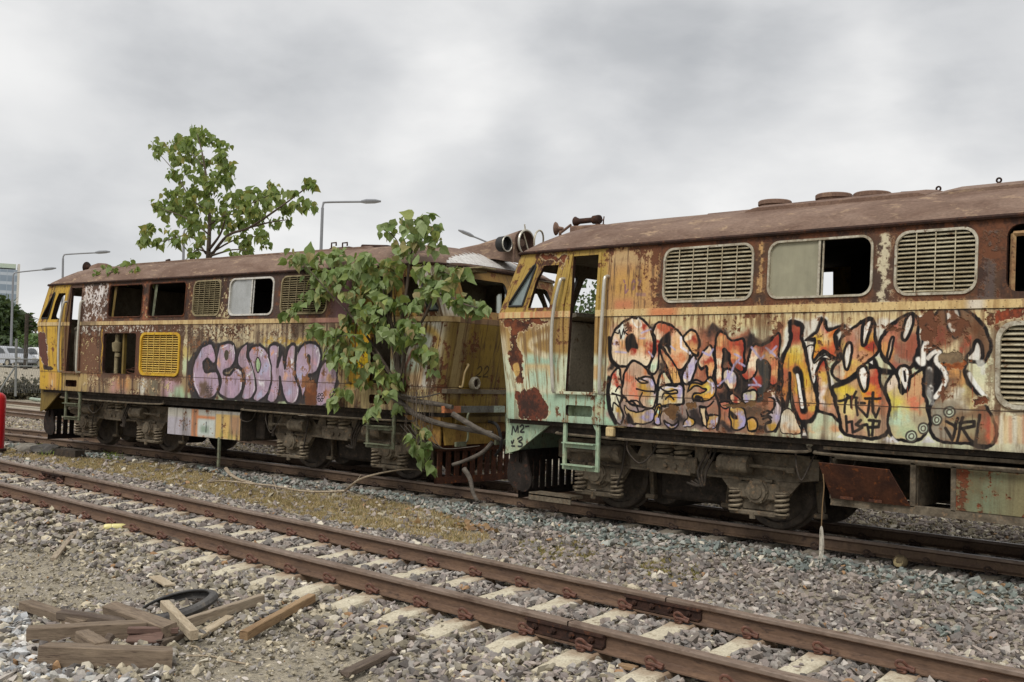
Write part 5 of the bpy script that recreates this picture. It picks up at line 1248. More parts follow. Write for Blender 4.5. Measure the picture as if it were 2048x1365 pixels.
    for sg in (-1, 1):
        m = MB(); m.box((sg*3.42, 0, 2.22), (.04, 2.62, 1.62)); m.build('bulkhead', MT['inner'], t)
        m = MB(); m.box((sg*4.62, .1, 1.86), (.34, 1.9, .84), bev=.02); m.box((sg*4.55, .1, 2.31), (.42, 1.95, .05), Matrix.Rotation(sg*.25, 3, 'Y')); m.build('control_desk', MT['innerlight'], t)
        m = MB(); m.box((sg*3.96, .55, 1.80), (.62, .40, .76), bev=.015); m.box((sg*3.90, .34, 1.84), (.36, .02, .56)); m.box((sg*3.72, .34, 2.22), (.3, .3, .1)); m.build('cab_cabinet', MT['innerlight'], t)
        m = MB(); m.box((sg*3.86, 1.20, 2.70), (.04, .03, .6)); m.box((sg*3.84, 1.25, 2.36), (.52, .03, .05)); m.build('inner_door_frame', MT['rustd'], t)
        MB().add([(sg*3.60, 1.37, 2.37), (sg*4.09, 1.37, 2.37), (sg*4.09, 1.355, 2.91), (sg*3.60, 1.355, 2.91)], [(0, 1, 2, 3)]).build('window_pane', cfg['farpane'], t)
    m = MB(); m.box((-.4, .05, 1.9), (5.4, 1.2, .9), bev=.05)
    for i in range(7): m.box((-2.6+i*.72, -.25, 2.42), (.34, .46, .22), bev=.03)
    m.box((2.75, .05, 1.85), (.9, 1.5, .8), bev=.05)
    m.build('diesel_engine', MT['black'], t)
    m = MB(); m.box((-2.72, .62, 2.3), (1.3, .03, 1.4)); m.box((.83, .62, 2.3), (5.0, .03, 1.4)); m.build('dark_partition', MT['black'], t)  # black partition put in so the engine room reads dark through the windows
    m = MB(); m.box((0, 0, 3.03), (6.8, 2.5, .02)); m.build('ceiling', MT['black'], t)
    for sg in (-1, 1):
        m = MB(); m.box((sg*4.15, 0, 3.03), (1.3, 2.4, .02)); m.build('cab_ceiling', MT['inner'], t)
    # corner panes
    for sg in (-1, 1):
        P_ = [near(sg*x, z, .02) for x, z in ((4.76, 2.43), (4.985, 2.43), (4.99, 2.47), (4.80, 2.88), (4.76, 2.905), (4.745, 2.88))]
        if cfg['quarter_pane'][0 if sg < 0 else 1]: MB().add(P_, [tuple(range(6))]).build('corner_pane', MT['greenglass'], t)
        lp = [(sg*x, z) for x, z in ((4.76, 2.43), (4.985, 2.43), (4.99, 2.47), (4.80, 2.88), (4.76, 2.905), (4.745, 2.88))]
        ring(lp, .014, lambda x, z: near(x, z, -.004)).build('window_seal', MT['rubber'], t)
    # ---------------- doors: frames, rails, step recesses, ladders
    for i, sg in enumerate((-1, 1)):
        a, b = (-4.10, -3.66) if sg < 0 else (3.66, 4.10)
        door_frame(t, side_m, a, b)
        m = MB(); u0, u1, z0, z1 = a+.01, b-.01, 1.195, 1.315
        P4 = [near(u0, z0, .0), near(u1, z0, 0.), near(u1, z1, 0.), near(u0, z1, 0.)]; Q4 = [near(u0, z0, .16), near(u1, z0, .16), near(u1, z1, .16), near(u0, z1, .16)]
        m.add(P4+Q4, [(4, 5, 6, 7), (0, 1, 5, 4), (1, 2, 6, 5), (2, 3, 7, 6), (3, 0, 4, 7)]); m.build('step_recess', cfg['recess'], t)
        l0, l1 = cfg['ladders'][i]; ladder(t, l0, l1, 1.11, .60, cfg['ladder_m'])
    for (u, z0, z1, dl, mk) in cfg['handrails']: handrail(t, u, z0, z1, MT[mk], dl=dl)
    # ---------------- underframe
    m = MB(); m.box((0, -1.20, 1.05), (9.6, .08, .14)); m.box((0, 1.20, 1.05), (9.6, .08, .14)); m.box((0, 0, 1.09), (9.9, 2.62, .05))
    for u in np.arange(-4.4, 4.5, .8): m.box((u, 0, 1.05), (.08, 2.4, .10))
    m.build('underframe', MT['grimed'], t)
    for uc in cfg['bogies']: bogie(t, uc, 0)
    for sg in (-1, 1):
        # buffer beam, pilot with slotted plough, coupler
        m = MB(); uF = ENDS[sg]-.17+CR_
        m.box((sg*(uF+.03), 0, 1.06), (.08, 2.2, .16), bev=.01)
        m.build('buffer_beam', cfg['pilot_m'] if sg > 0 else cfg['pilot_m'], t)
        m = MB()
        for sd in (-1, 1):
            # tapered cheek plates
            m.prism([(uF-.02, 1.12), (uF-.02, .70), (uF-.23, .76), (uF-.75, 1.12)], lambda u, z: (sg*u, sd*1.30, z), lambda u, z: (sg*u, sd*1.27, z))
        vs = [(sg*(uF-.0), -1.28, 1.1), (sg*(uF-.0), 1.28, 1.1), (sg*(uF-.0), 1.20, .70), (sg*(uF-.0), -1.20, .70)]
        m.add(vs+[(p[0]-sg*.03, p[1], p[2]) for p in vs], [(0, 1, 2, 3), (4, 7, 6, 5), (0, 4, 5, 1), (2, 6, 7, 3), (0, 3, 7, 4), (1, 5, 6, 2)])
        m.build('pilot_cheek', cfg['pilot_m'] if sg < 0 or side == 'R' else MT['apron'], t)
        m = MB(); zt, zb = .72, .20
        N_ = 17
        for i in range(N_):
            y = -1.12+2.24*i/(N_-1); x = uF-.02-.10*y*y
            m.box((sg*(x-.02), y, (zt+zb)/2+.03), (.02, .085, zt-zb-.05))
        
        for zc_, hz in ((zt-.04, .14), (zb+.035, .09)):
            yy = [-1.2+2.4*q/12 for q in range(13)]; vv = []
            for y in yy: x = uF-.005-.10*y*y; vv += [(sg*x, y, zc_-hz/2), (sg*x, y, zc_+hz/2), (sg*(x-.03), y, zc_+hz/2), (sg*(x-.03), y, zc_-hz/2)]
            m.add(vv, [(4*q+a_, 4*q+4+a_, 4*q+4+(a_+1) % 4, 4*q+(a_+1) % 4) for q in range(12) for a_ in range(4)])
        for sd in (-1, 1):
            if cfg['discs'][0 if sg < 0 else 1]: m.prism([tuple(v_) for v_ in catmull([(-.22, .74), (-.03, .71), (.05, .53), (.03, .38), (-.07, .30), (-.24, .27), (-.33, .38), (-.27, .58)], 4, True)], lambda u, z: (sg*(uF+u), sd*1.18, z), lambda u, z: (sg*(uF+u), sd*1.15, z))
        m.build('slotted_plough', cfg['plough_m'][0 if sg < 0 else 1], t)
        m = MB(); m.box((sg*(uF+.22), 0, .78), (.42, .16, .16), bev=.02); m.box((sg*(uF+.42), .03, .78), (.16, .24, .22), bev=.05); m.build('coupler', MT['rustd'], t)
        for y_, y2_ in ((-.42, -.36), (.42, .36)): m = MB(); m.tube(catmull([(sg*(uF+.06), y_, 1.0), (sg*(uF+.22), y_, .95), (sg*(uF+.28), y_*.95, .70), (sg*(uF+.16), y2_, .55)], 4), .022, 8); m.build('brake_hose', MT['rubber'], t)
        # marker lights, grab irons
        for y in (-.76, .76):
            m = MB(); p = front_pt(y, 1.51, sg); m.lathe((p[0]-sg*.02, p[1], p[2]), (sg, 0, 0), [(0, .02), (0, .085), (.07, .085), (.085, .075), (.085, .06), (.03, .045), (.02, .01)], 18)
            ml = m.build('marker_lamp', MT['alu'], t); MB().lathe((p[0]+sg*.03, p[1], p[2]), (sg, 0, 0), [(0, .05), (.02, .03), (.022, .005)], 14).build('lamp_lens', MT['rustd'], ml)
            m = MB(); s_ = 1 if y > 0 else -1
            m.tube(catmull([front_pt(y+.25*s_, 1.46, sg), front_pt(y+.25*s_, 1.47, sg, -.05), front_pt(y+.25*s_, 1.64, sg, -.05), front_pt(y+.20*s_, 1.74, sg, -.045), front_pt(y+.18*s_, 1.75, sg)], 4), .014, 7); m.build('grab_iron', cfg['grab_m'], t)
    return t

# ================================================================== build the two locomotives
c_ = paint_right(); M_R = painted('right_side_paint', c_.image('right_side_paint'))
c_ = paint_left(); M_L = painted('left_side_paint', c_.image('left_side_paint'))
c_ = paint_front(); M_F = painted('cab_front_paint', c_.image('cab_front_paint')); del c_
MT['tan'] = worn('tan_inner_frame', S(170, 140, 100), S(140, 104, 72), S(90, 60, 44), 9., .8, 0., .2)
cfgR = dict(side=M_R, front=M_F, cab=MT['yellow'], rim=MT['rustd'], farm=MT['olive'], inner=MT['yellow'], ends={-1: 5.0, 1: 5.0}, gutter=MT['rustd'], farpane=MT['frost'], recess=MT['mint'],
            ladder_m=MT['mint'], pilot_m=MT['mint'], plough_m=(MT['ploughdark'], MT['rust']), discs=(True, False), grab_m=MT['cream'], quarter_pane=(True, True),
            low_openings=[(.50, 1.55, 1.48, 2.165, .12)], ladders=[(-4.06, -3.60), (3.60, 4.06)], bogies=[-2.86, 2.86], far_gaps=[(-2.37, -2.22, 2.69, 2.98)],
            handrails=[(-4.235, 1.46, 2.72, .05, 'chrome'), (-3.52, 1.46, 2.72, .02, 'chrome'), (3.52, 1.46, 2.72, -.02, 'chrome'), (4.235, 1.46, 2.72, -.05, 'chrome')])
cfgL = dict(side=M_L, front=M_F, cab=MT['yellow'], rim=MT['rustd'], farm=MT['olive'], inner=MT['inner'], ends={-1: 5.05, 1: 4.85}, gutter=MT['rustd'], farpane=MT['frost'], recess=MT['rust'],
            ladder_m=MT['mintgrey'], pilot_m=MT['olive'], plough_m=(MT['ploughdark'], MT['rust']), discs=(True, False), grab_m=MT['cream'], quarter_pane=(False, True),
            low_openings=[(-2.86, -1.88, 1.46, 2.15, .05), (-1.72, -.65, 1.47, 2.14, .11)], ladders=[(-4.06, -3.60), (3.62, 4.10)], bogies=[-3.0, 2.68], far_gaps=[],
            handrails=[(-4.235, 1.46, 2.72, .05, 'chrome'), (-3.58, 1.46, 2.72, .02, 'chrome'), (3.30, 1.46, 2.62, 0, 'slatold'), (4.3, 1.46, 2.6, -.02, 'slatold')])
RL = locomotive('R', 'rusty locomotive nearest the camera with mint lower cab and orange and black graffiti', cfgR)
# ---- windows and louvres, right locomotive
def sliding_window(t, u0, u1, z0, z1, frame_m, pane_m, fw=.020, rad=.10, rm=None):
    outer = rrect(u0-fw, u1+fw, z0-fw, z1+fw, rad+fw*.6, 6); inner = rrect(u0, u1, z0, z1, rad, 6)
    f = band_ring(outer, inner, near, .03, -.014).build('window_frame', frame_m, t)
    um = u0+(u1-u0)*.5
    lp = [p for p in rrect(u0-.004, u1+.004, z0-.004, z1+.004, rad, 6)]
    left = [p for p in lp if p[0] <= um]
    poly = [(um, z1)]+[p for p in left]+[(um, z0)]
    MB().add([near(x, z, .012) for x, z in poly], [tuple(range(len(poly)))]).build('glass_pane', pane_m, f)
    m = MB(); m.tube([near(um, z0, .004), near(um, z1, .004)], .013, 6); m.tube([near(um+.03, z0, .02), near(um+.03, z1, .02)], .010, 6); m.build('mullion', frame_m, f)
    return f
ZW0, ZW1 = 2.435, 2.96
louvre(RL, -2.77, -1.77, ZW0, ZW1, MT['alu'], MT['slat'], 13, 5)
sliding_window(RL, -1.575, -.58, 2.44, 2.955, MT['alu'], MT['dusty'])
louvre(RL, -.345, .315, ZW0, ZW1, MT['alu'], MT['slat'], 14, 3, .11)
m = MB()
for a, b in (((.60, 2.43), (.60, 2.90)), ((.74, 2.43), (.74, 2.90)), ((.60, 2.90), (.74, 2.90))): m.tube([near(a[0], a[1], .03), near(b[0], b[1], .03)], .022, 4)
m.build('inner_window_frame', MT['tan'], RL)
louvre(RL, .53, 1.52, 1.50, 2.145, MT['alu'], MT['slat'], 15, 4, .13, .035, True)
# ---- roof fittings
def roof_disc(t, name, u, y, r, h, m): 
    z = roof_z(u, y); k = MB(); k.lathe((u, y, z-.03), (0, 0, 1), [(0, r*.9), (h*.5, r*.92), (h*.55, r), (h, r), (h+.015, r*.93), (h+.02, .02)], 28); return k.build(name, m, t)
def slab(t, name, u0, u1, y0, y1, h, m, n=24):
    k = MB(); vs = []
    us = np.linspace(u0, u1, n); ys = np.linspace(y0, y1, 9)
    for u in us:
        for y in ys:
            e = min((u-u0), (u1-u))/.06; e = min(max(e, 0.), 1.); vs.append((u, y, roof_z(u, y)+h*(.25+.75*e)))
    q = len(ys); fs = [(i*q+j, (i+1)*q+j, (i+1)*q+j+1, i*q+j+1) for i in range(n-1) for j in range(q-1)]
    o = len(vs)
    for e in (0, q-1):
        base = len(vs); vs += [(u, ys[e], roof_z(u, ys[e])-.02) for u in us]
        fs += [(i*q+e, (i+1)*q+e, base+i+1, base+i) for i in range(n-1)]
    for e in (0, n-1):
        base = len(vs); vs += [(us[e], y, roof_z(us[e], y)-.02) for y in ys]
        fs += [(e*q+j, e*q+j+1, base+j+1, base+j) for j in range(q-1)]
    k.add(vs, fs); return k.build(name, m, t)
def uu(side, px, py, yl): return local(side, px, py, yl)
def raised(t, side, name, px0, px1, py0, py1, y0, y1, m, n=14):
    """flat topped cover whose top edge is seen from px0,py0 to px1,py1 above the roof"""
    (ua, za), (ub, zb_) = uu(side, px0, py0, y0), uu(side, px1, py1, y0)
    k = MB(); vs = []
    for i in range(n+1):
        f = i/n; u = ua+(ub-ua)*f; z = za+(zb_-za)*f
        for (y, zz_) in ((y0, roof_z(u, y0)-.03), (y0, z-.02), (y0+.02, z), (y1-.02, z), (y1, z-.02), (y1, roof_z(u, y1)-.03)): vs.append((u, y, zz_))
    k.add(vs, [(i*6+j, i*6+6+j, i*6+7+j, i*6+1+j) for i in range(n) for j in range(5)]+[tuple(range(6)), tuple(n*6+j for j in reversed(range(6)))]); return k.build(name, m, t)
def disc_px(t, side, name, px, py_top, y, r, m):
    u, z = uu(side, px, py_top, y); zb_ = roof_z(u, y)-.03; k = MB(); h = z-zb_; k.lathe((u, y, zb_), (0, 0, 1), [(0, r*.88), (h-.05, r*.9), (h-.045, r), (h-.01, r), (h, r*.94), (h+.004, .02)], 28); return k.build(name, m, t)
slab(RL, 'roof_hatch', uu('R', 1502, 440, -1.0)[0], uu('R', 1795, 400, -1.0)[0]+.3, -1.12, .6, .035, MT['hatch'])
slab(RL, 'roof_hatch', uu('R', 1805, 395, -1.0)[0]+.35, 3.4, -1.14, .6, .03, MT['roof'])
raised(RL, 'R', 'roof_cover', 1414, 1800, 427, 389, -.55, .3, MT['hatch'])
raised(RL, 'R', 'roof_cover', 1228, 1272, 447, 445, -.5, -.2, MT['rustd'], 3)
for px, py, r in ((1550, 403, .19), (1668, 390, .20), (1745, 387, .20)): disc_px(RL, 'R', 'roof_vent', px, py, -.62, r*.9, MT['hatch'])
raised(RL, 'R', 'roof_cover', 1800, 1850, 383, 380, -.5, -.2, MT['rustd'], 3)
for px, py in ((1877, 378), (1998, 361)):
    u, z = uu('R', px, py, -.6); k = MB(); k.tube([(u+.02*math.cos(a), -.6, z+.02*math.sin(a)) for a in np.linspace(0, 6.28, 13)], .009, 6); k.cyl((u, -.6, roof_z(u, -.6)-.01), (u, -.6, z-.025), .013, 6); k.build('lifting_eye', MT['rustd'], RL)
# horns on the front of the right roof
u, z = uu('R', 1111, 458, -.6)
k = MB(); k.lathe((u+.10, -.57, z), (-1, -.35, .0), [(0, .015), (.06, .03), (.085, .075), (.10, .085), (.105, .08), (.09, .02)], 22); k.cyl((u+.06, -.58, roof_z(u+.06, -.58)-.02), (u+.06, -.58, z), .018, 8); k.build('horn', MT['hatch'], RL)
raised(RL, 'R', 'horn_base', 1140, 1206, 452, 448, -.7, -.45, MT['hatch'], 5)
u, z = uu('R', 1128, 461, -.6); u2, z2 = uu('R', 1142, 450, -.6); k = MB(); k.tube(catmull([(u-.06, -.6, z-.03), (u, -.6, z+.0), (u2, -.6, z2)], 4), .016, 6); k.build('horn_pipe', MT['hatch'], RL)
(ua, za), (ub, zb2) = uu('R', 1150, 444, -.6), uu('R', 1200, 439, -.6)
k = MB(); d = Vector((ub-ua, 0, zb2-za)); L9 = d.length; k.lathe((ua, -.6, za), tuple(d), [(0, .055), (.01, .062), (.03, .05), (.07, .034), (L9*.7, .032), (L9*.74, .05), (L9*.95, .055), (L9, .05), (L9+.005, .01)], 18); k.cyl((ub-.03, -.6, zb2), (ub-.03, -.6, zb2-.14), .032, 10); k.build('horn', MT['rustd'], RL)
k = MB(); k.tube([(ub+.04, -.6, zb2-.12), (ub+.06, -.6, zb2+.03)], .007, 6); k.tube(catmull([(ub-.0, -.6, zb2), (ub+.05, -.6, zb2-.02), (ub+.05, -.6, zb2-.10)], 4), .007, 6); k.build('horn_pipe', MT['rustd'], RL)
# ---- left locomotive
LL = locomotive('L', 'yellow cabbed locomotive farther left with lilac bubble graffiti and a tree on its roof', cfgL)
for (a, b) in ((-2.70, -2.70), (-1.50, -1.50)):
    m = MB(); m.tube([near(a, 2.43, .05), near(a+.05, 2.96, .05)], .022, 4); m.tube([near(a-.05, 2.43, .07), near(a-.02, 2.96, .07)], .012, 4); m.build('inner_window_frame', MT['mintgrey'] if a > -2 else MT['olive'], LL)
for i in (0, 1):
    a, b = W_UP[i]; ring(rrect(a, b, 2.42, 2.975, .07, 5), .014, lambda x, z: near(x, z, 0)).build('window_rim', MT['rust'], LL)
louvre(LL, -.345, .315, ZW0, ZW1, MT['slatold'], MT['slatold'], 16, 4, .10)
sliding_window(LL, .575, 1.575, 2.435, 2.96, MT['white'], MT['dustygrey'], .026)
louvre(LL, 1.775, 2.735, ZW0, ZW1, MT['slatold'], MT['slatold'], 16, 5, .10)
louvre(LL, -1.70, -.67, 1.49, 2.12, MT['frameyellow'], MT['slaty'], 17, 5, .10, .04, True)
m = MB(); m.box((-2.37, -1.30, 1.80), (.05, .05, .72)); m.box((-2.10, -1.0, 1.8), (.06, .06, .72)); m.build('inner_post', MT['olive'], LL)
m = MB(); m.tube([(-2.63, -1.28, 1.46), (-2.63, -1.28, 2.13)], .035, 10); m.lathe((-2.63, -1.28, 1.83), (0, 0, 1), [(0, .03), (.01, .07), (.10, .085), (.16, .085), (.17, .05), (.2, .035)], 16); m.lathe((-2.60, -1.28, 1.74), (0, 0, 1), [(0, .02), (.01, .05), (.06, .05), (.07, .02)], 12)
m.build('filter_pipe', MT['slatold'], LL)
m = MB(); m.tube(catmull([(-2.5, -1.2, 1.50), (-2.2, -1.15, 1.58), (-1.95, -1.2, 1.50), (-2.2, -1.25, 1.47), (-2.45, -1.22, 1.53), (-2.1, -1.1, 1.52)], 5), .010, 6); m.build('loose_cable', MT['rust'], LL)

# left roof: hatches, vents, exhaust brackets, horn dome, headlights
for (a, b) in ((-3.1, -.55), (-.45, 1.25), (1.35, 3.1)): slab(LL, 'roof_hatch', a, b, -1.0, 1.0, .028, MT['roof'])
raised(LL, 'L', 'roof_cover', 338, 372, 522, 519, -.85, -.5, MT['rustd'], 4)
u, z = uu('L', 333, 522, -.8); k = MB(); k.tube([(u, -.8, roof_z(u, -.8)-.02), (u, -.8, z), (u+.09, -.8, z+.01)], .022, 6); k.build('roof_hook', MT['rustd'], LL)
raised(LL, 'L', 'roof_cover', 658, 696, 496, 493, -.85, -.5, MT['rustd'], 4)
for px in (668, 690): u, z = uu('L', px, 486, -.7); k = MB(); k.tube([(u-.05, -.7, z-.10), (u-.05, -.7, z), (u+.05, -.7, z), (u+.05, -.7, z-.05)], .013, 5); k.build('roof_hook', MT['rustd'], LL)
raised(LL, 'L', 'roof_vent', 722, 772, 489, 490, -.85, -.5, MT['rustd'], 4)
u = uu('L', 938, 484, -.98)[0]; k = MB(); k.box((u, -.75, roof_z(u, -.75)+.045), (.34, .3, .022), bev=.004); k.box((u-.05, -.75, roof_z(u, -.75)+.02), (.2, .2, .05)); k.build('roof_cover', MT['slatold'], LL)
u, z = uu('L', 178, 536, -.6); k = MB(); k.lathe((u+.06, -.6, z), (-1, -.25, .05), [(0, .02), (.06, .05), (.085, .10), (.10, .11), (.105, .10), (.09, .02)], 20); k.cyl((u+.03, -.6, roof_z(u+.03, -.6)-.02), (u+.03, -.6, z), .018, 8); k.build('horn', MT['rustd'], LL)
u, z = uu('L', 205, 527, -.5); zb3 = roof_z(u, -.5)-.03; k = MB(); k.lathe((u, -.5, zb3), (0, 0, 1), [(0, .28), (.06, .27), ((z-zb3)*.75, .20), ((z-zb3)*.97, .09), (z-zb3, .01)], 24); k.build('roof_dome', MT['hatch'], LL)
# headlight hood on the end of the left roof that faces the gap
RE = re_(1); hu = 5.0
k = MB(); vs = []
for i, (u, zc, hh, ww) in enumerate(((3.95, 3.43, .03, .14), (4.3, 3.45, .05, .17), (4.65, 3.46, .12, .19), (4.95, 3.465, .185, .20), (hu, 3.47, .19, .20))):
    for j in range(11):
        a = math.pi*j/10; vs.append((u, .16-ww*math.cos(a), zc+hh*math.sin(a)))
    vs += [(u, .16+ww, zc-.18-.2*max(u-4.5, 0)), (u, .16-ww, zc-.18-.2*max(u-4.5, 0))]
k.add(vs, [(i*13+j, (i+1)*13+j, (i+1)*13+(j+1) % 13, i*13+(j+1) % 13) for i in range(4) for j in range(13)], 0, True); k.add(vs[-13:], [tuple(range(13))])
k.build('headlight_hood', MT['roof'], LL)
zh = 3.48
k = MB(); k.lathe((hu-.02, .16, zh), (1, -.10, 0), [(0, .12), (.01, .165), (.05, .17), (.075, .165), (.07, .145), (.04, .12), (.015, .03)], 26); hl = k.build('headlight', MT['rustd'], LL)
k = MB(); k.tube([(hu+.055, .16+.175*math.cos(a), zh+.175*math.sin(a)) for a in np.linspace(0, 6.2832, 29)], .016, 7, cap=False); k.build('lamp_ring', MT['chrome'], hl)
k = MB(); k.tube([(hu+.10+.12*math.sin(a*.5), .30+.18*math.cos(a), zh+.0+.18*math.sin(a)) for a in np.linspace(-.6, 3.4, 19)], .013, 7); k.tube([(hu+.06, .12, zh+.17), (hu+.06, .10, zh+.25)], .010, 5); k.build('loose_ring', MT['alu'], hl)
k = MB(); k.box((hu+.05, .15, zh+.02), (.012, .02, .24), Matrix.Rotation(.5, 3, 'X')); k.build('lamp_bracket', MT['alu'], hl)
k = MB(); k.lathe((hu-.16, -.16, zh-.05), (1, -.1, 0), [(0, .08), (.01, .105), (.13, .11), (.14, .104), (.13, .09), (.06, .08), (.05, .02)], 22); k.tube([(hu-.2, -.05, zh-.05), (hu-.1, -.16, zh-.05)], .03, 6); h2 = k.build('headlight', MT['rubber'], LL)
k = MB(); k.tube([(hu-.02, -.175+.105*math.cos(a), zh-.05+.105*math.sin(a)) for a in np.linspace(0, 6.2832, 23)], .009, 6, cap=False); k.build('lamp_ring', MT['chrome'], h2)
# peeled white band on the sloping front of the roof
MT['peel'] = worn('peeling_white_roof', S(206, 204, 200), S(180, 176, 170), S(104, 86, 78), 9., .7, 0., .3, (.25, 1.6, 1), t=(.45, .75), fine=60.)
k = MB(); q_ = 6; n_ = 40; vs = []
for i in range(n_+1):
    f = i/n_; y = -1.16+1.75*f; ln = (.05+.42*min(f/.55, 1.)**.8)*(.86+.14*math.sin(i*2.3)+.05*rnd.uniform(-1, 1))
    for j in range(q_+1):
        u = RE-.012-ln*j/q_
        if abs(y) > roof_w(u): u = min(u, RE-.03)
        yy = max(y, -roof_w(u)+.01); vs.append((u, yy, roof_z(u, yy)+.007))
k.add(vs, [(i*(q_+1)+j, (i+1)*(q_+1)+j, (i+1)*(q_+1)+j+1, i*(q_+1)+j+1) for i in range(n_) for j in range(q_)], 0, True)
k.build('peeling_paint', MT['peel'], LL)

# ---- boxes slung between the bogies
def paint_box():
    c = Canvas(0, 1.8, 0, .6, 250, 51)
    U, Z = c.U, c.Zg; c.a[:] = np.array((176, 172, 160))/255.
    c.lay(c.reg(-.1, .62, -.1, .40, .06)*.8, (170, 164, 176)); c.lay(c.reg(.62, .78, -.1, .7, .03)*.9, (190, 122, 80)); c.lay(c.reg(.7, 1.2, .40, .46, .03)*.9, (196, 120, 76)); c.lay(c.reg(.78, 1.18, .05, .38, .04), (190, 196, 190)); c.lay(c.reg(.85, 1.05, .10, .25, .05)*.7, (120, 140, 120))
    c.lay(c.reg(1.22, 1.9, .02, .52, .02), (200, 168, 104)); c.lay(c.reg(1.25, 1.75, .0, .2, .08)*np.clip(.3+.4*c.st, 0, .8), (170, 160, 70)); c.lay(c.reg(1.55, 1.8, .1, .5, .06)*.5, (130, 90, 90))
    c.rust(np.full(U.shape, -.45)+.5*c.reg(0, 1.8, .45, .6, .04)+.4*c.reg(0, 1.8, 0, .06, .03), (60, 44, 36), (112, 72, 48), 1.1)
    c.lay(np.clip(.3*c.st, 0, .5), (96, 90, 84))
    for x in (.42, .98): c.stroke([(x, .12), (x+.01, .34)], .02, (46, 44, 46), .5, .8, raw=True)
    c.seam([(1.21, 0), (1.21, .6)]); c.seam([(.61, 0), (.61, .6)], .005, al=.5)
    return painted('left_box_paint', c.image('left_box_paint'))
def paint_box2():
    c = Canvas(0, 1.8, 0, .6, 250, 61)
    U, Z = c.U, c.Zg; c.a[:] = np.array((124, 116, 84))/255.
    c.lay(c.reg(.0, .5, 0, .6, .2)*.7, (108, 122, 100)); c.lay(np.clip(.4*c.n1, 0, .6), (100, 86, 60)); c.rust(np.full(U.shape, -.15)+.6*c.reg(0, .15, 0, .6, .05)+.8*c.reg(0, 2, -.1, .08, .05)+.5*c.reg(.7, 1.0, .3, .5, .1), (60, 42, 34), (112, 60, 38), 1.12)
    c.lay(np.clip(.3*c.st, 0, .5), (84, 70, 50))
    return painted('right_box_paint', c.image('right_box_paint'))
def face_uv(o, u0, z0, w_, h_):
    me = o.data; ul = me.uv_layers.new(name='UVMap'); lv = np.zeros(len(me.loops), np.int32); me.loops.foreach_get('vertex_index', lv)
    co = np.zeros(len(me.vertices)*3, np.float32); me.vertices.foreach_get('co', co); co = co.reshape(-1, 3)
    ul.data.foreach_set('uv', np.stack([(co[:, 0]-u0)/w_, (co[:, 2]-z0)/h_], 1)[lv].astype(np.float32).ravel())
yb = -1.22
b0, zt_ = uu('L', 337, 815, yb); b1, zb_ = uu('L', 481, 880, yb)
zt_, zb_ = uu('L', 410, 819, yb)[1], uu('L', 410, 876, yb)[1]
k = MB(); k.box(((b0+b1)/2+.0, yb+.45, (zt_+zb_)/2), (b1-b0, .9, zt_-zb_), bev=.012); bx = k.build('battery_box', MT['grimed'], LL)
k = MB(); nse = 8; vs = [(b0+.01+(b1-b0-.02)*i/nse, yb-.008+rnd.uniform(-.004, .004), z) for i in range(nse+1) for z in (zb_+.01, zt_-.01)]
k.add(vs, [(2*i, 2*i+2, 2*i+3, 2*i+1) for i in range(nse)]); fp = k.build('painted_front', paint_box(), bx); face_uv(fp, b0, zb_, b1-b0, zt_-zb_)
k = MB(); b2 = uu('L', 530, 850, yb+.3)[0]; k.box(((b1+b2)/2+.01, yb+.62, (zt_+zb_)/2+.02), (b2-b1, .7, (zt_-zb_)*.98), bev=.02); k.build('fuel_tank', MT['grimed'], LL)
k = MB(); k.box((uu('L', 438, 900, yb)[0], yb-.0, .30), (.045, .03, .46)); k.build('hanging_strap', MT['mintgrey'], LL)
k = MB()
for q in range(4): k.cyl((b2+.3+q*.22, -1.0+.1*(q % 2), .98), (b2+.3+q*.22, -1.0+.1*(q % 2), .60-.05*(q % 2)), .025, 6)
k.build('hanger_rods', MT['grimed'], LL)
# right box with a hatch that has dropped open
yb = -1.24
r0 = uu('R', 1662, 930, yb)[0]; zt_ = uu('R', 1662, 905, yb)[1]; zb_ = uu('R', 1820, 1020, yb)[1]-.01
rA, rB, rC = uu('R', 1818, 960, yb)[0], uu('R', 1832, 960, yb)[0], uu('R', 1902, 970, yb)[0]
rE = 1.9
k = MB()
for z in (zt_-.03, zb_+.02): k.box(((r0+rE)/2, yb+.03, z), (rE-r0, .06, .06), bev=.006)
k.box(((r0+rE)/2, yb-.01, zt_+.04), (rE-r0+.1, .10, .03))
for u in (r0+.015, (rA+rB)/2, rC+.02, rE-.02): k.box((u, yb+.03, (zt_+zb_)/2), (.05, .06, zt_-zb_-.06), bev=.006)
k.box(((r0+rE)/2, yb+.9, (zt_+zb_)/2), (rE-r0, .03, zt_-zb_)); k.box(((r0+rE)/2, yb+.45, zb_-.015), (rE-r0, .9, .02)); k.box(((r0+rE)/2, yb+.45, zt_+.005), (rE-r0, .9, .02))
for u in (r0, rB-.01, rE): k.box((u, yb+.47, (zt_+zb_)/2), (.02, .84, zt_-zb_-.08))
fb = k.build('equipment_box', MT['grime'], RL)
k = MB(); p0 = Vector((r0-.03, yb-.02, zb_+.03)); wd = rA-r0; ht = (zt_-zb_)*.80
vs = [(r0+.02, yb-.02, zb_+.04), (rA+.02, yb-.02, zb_+.04), (rA-.10, yb-.20, zb_+.04+ht*.86), (r0-.03, yb-.20, zb_+.04+ht*.9)]
vs = vs+[(p[0], p[1]+.015, p[2]+.004) for p in vs]
k.add(vs, [(0, 1, 2, 3), (4, 7, 6, 5), (0, 4, 5, 1), (1, 5, 6, 2), (2, 6, 7, 3), (3, 7, 4, 0)]); 
for u in (.25, .62): k.box((r0+wd*u, yb-.045, zb_+.06), (.12, .03, .025))
k.build('dropped_hatch', MT['rust'], fb)
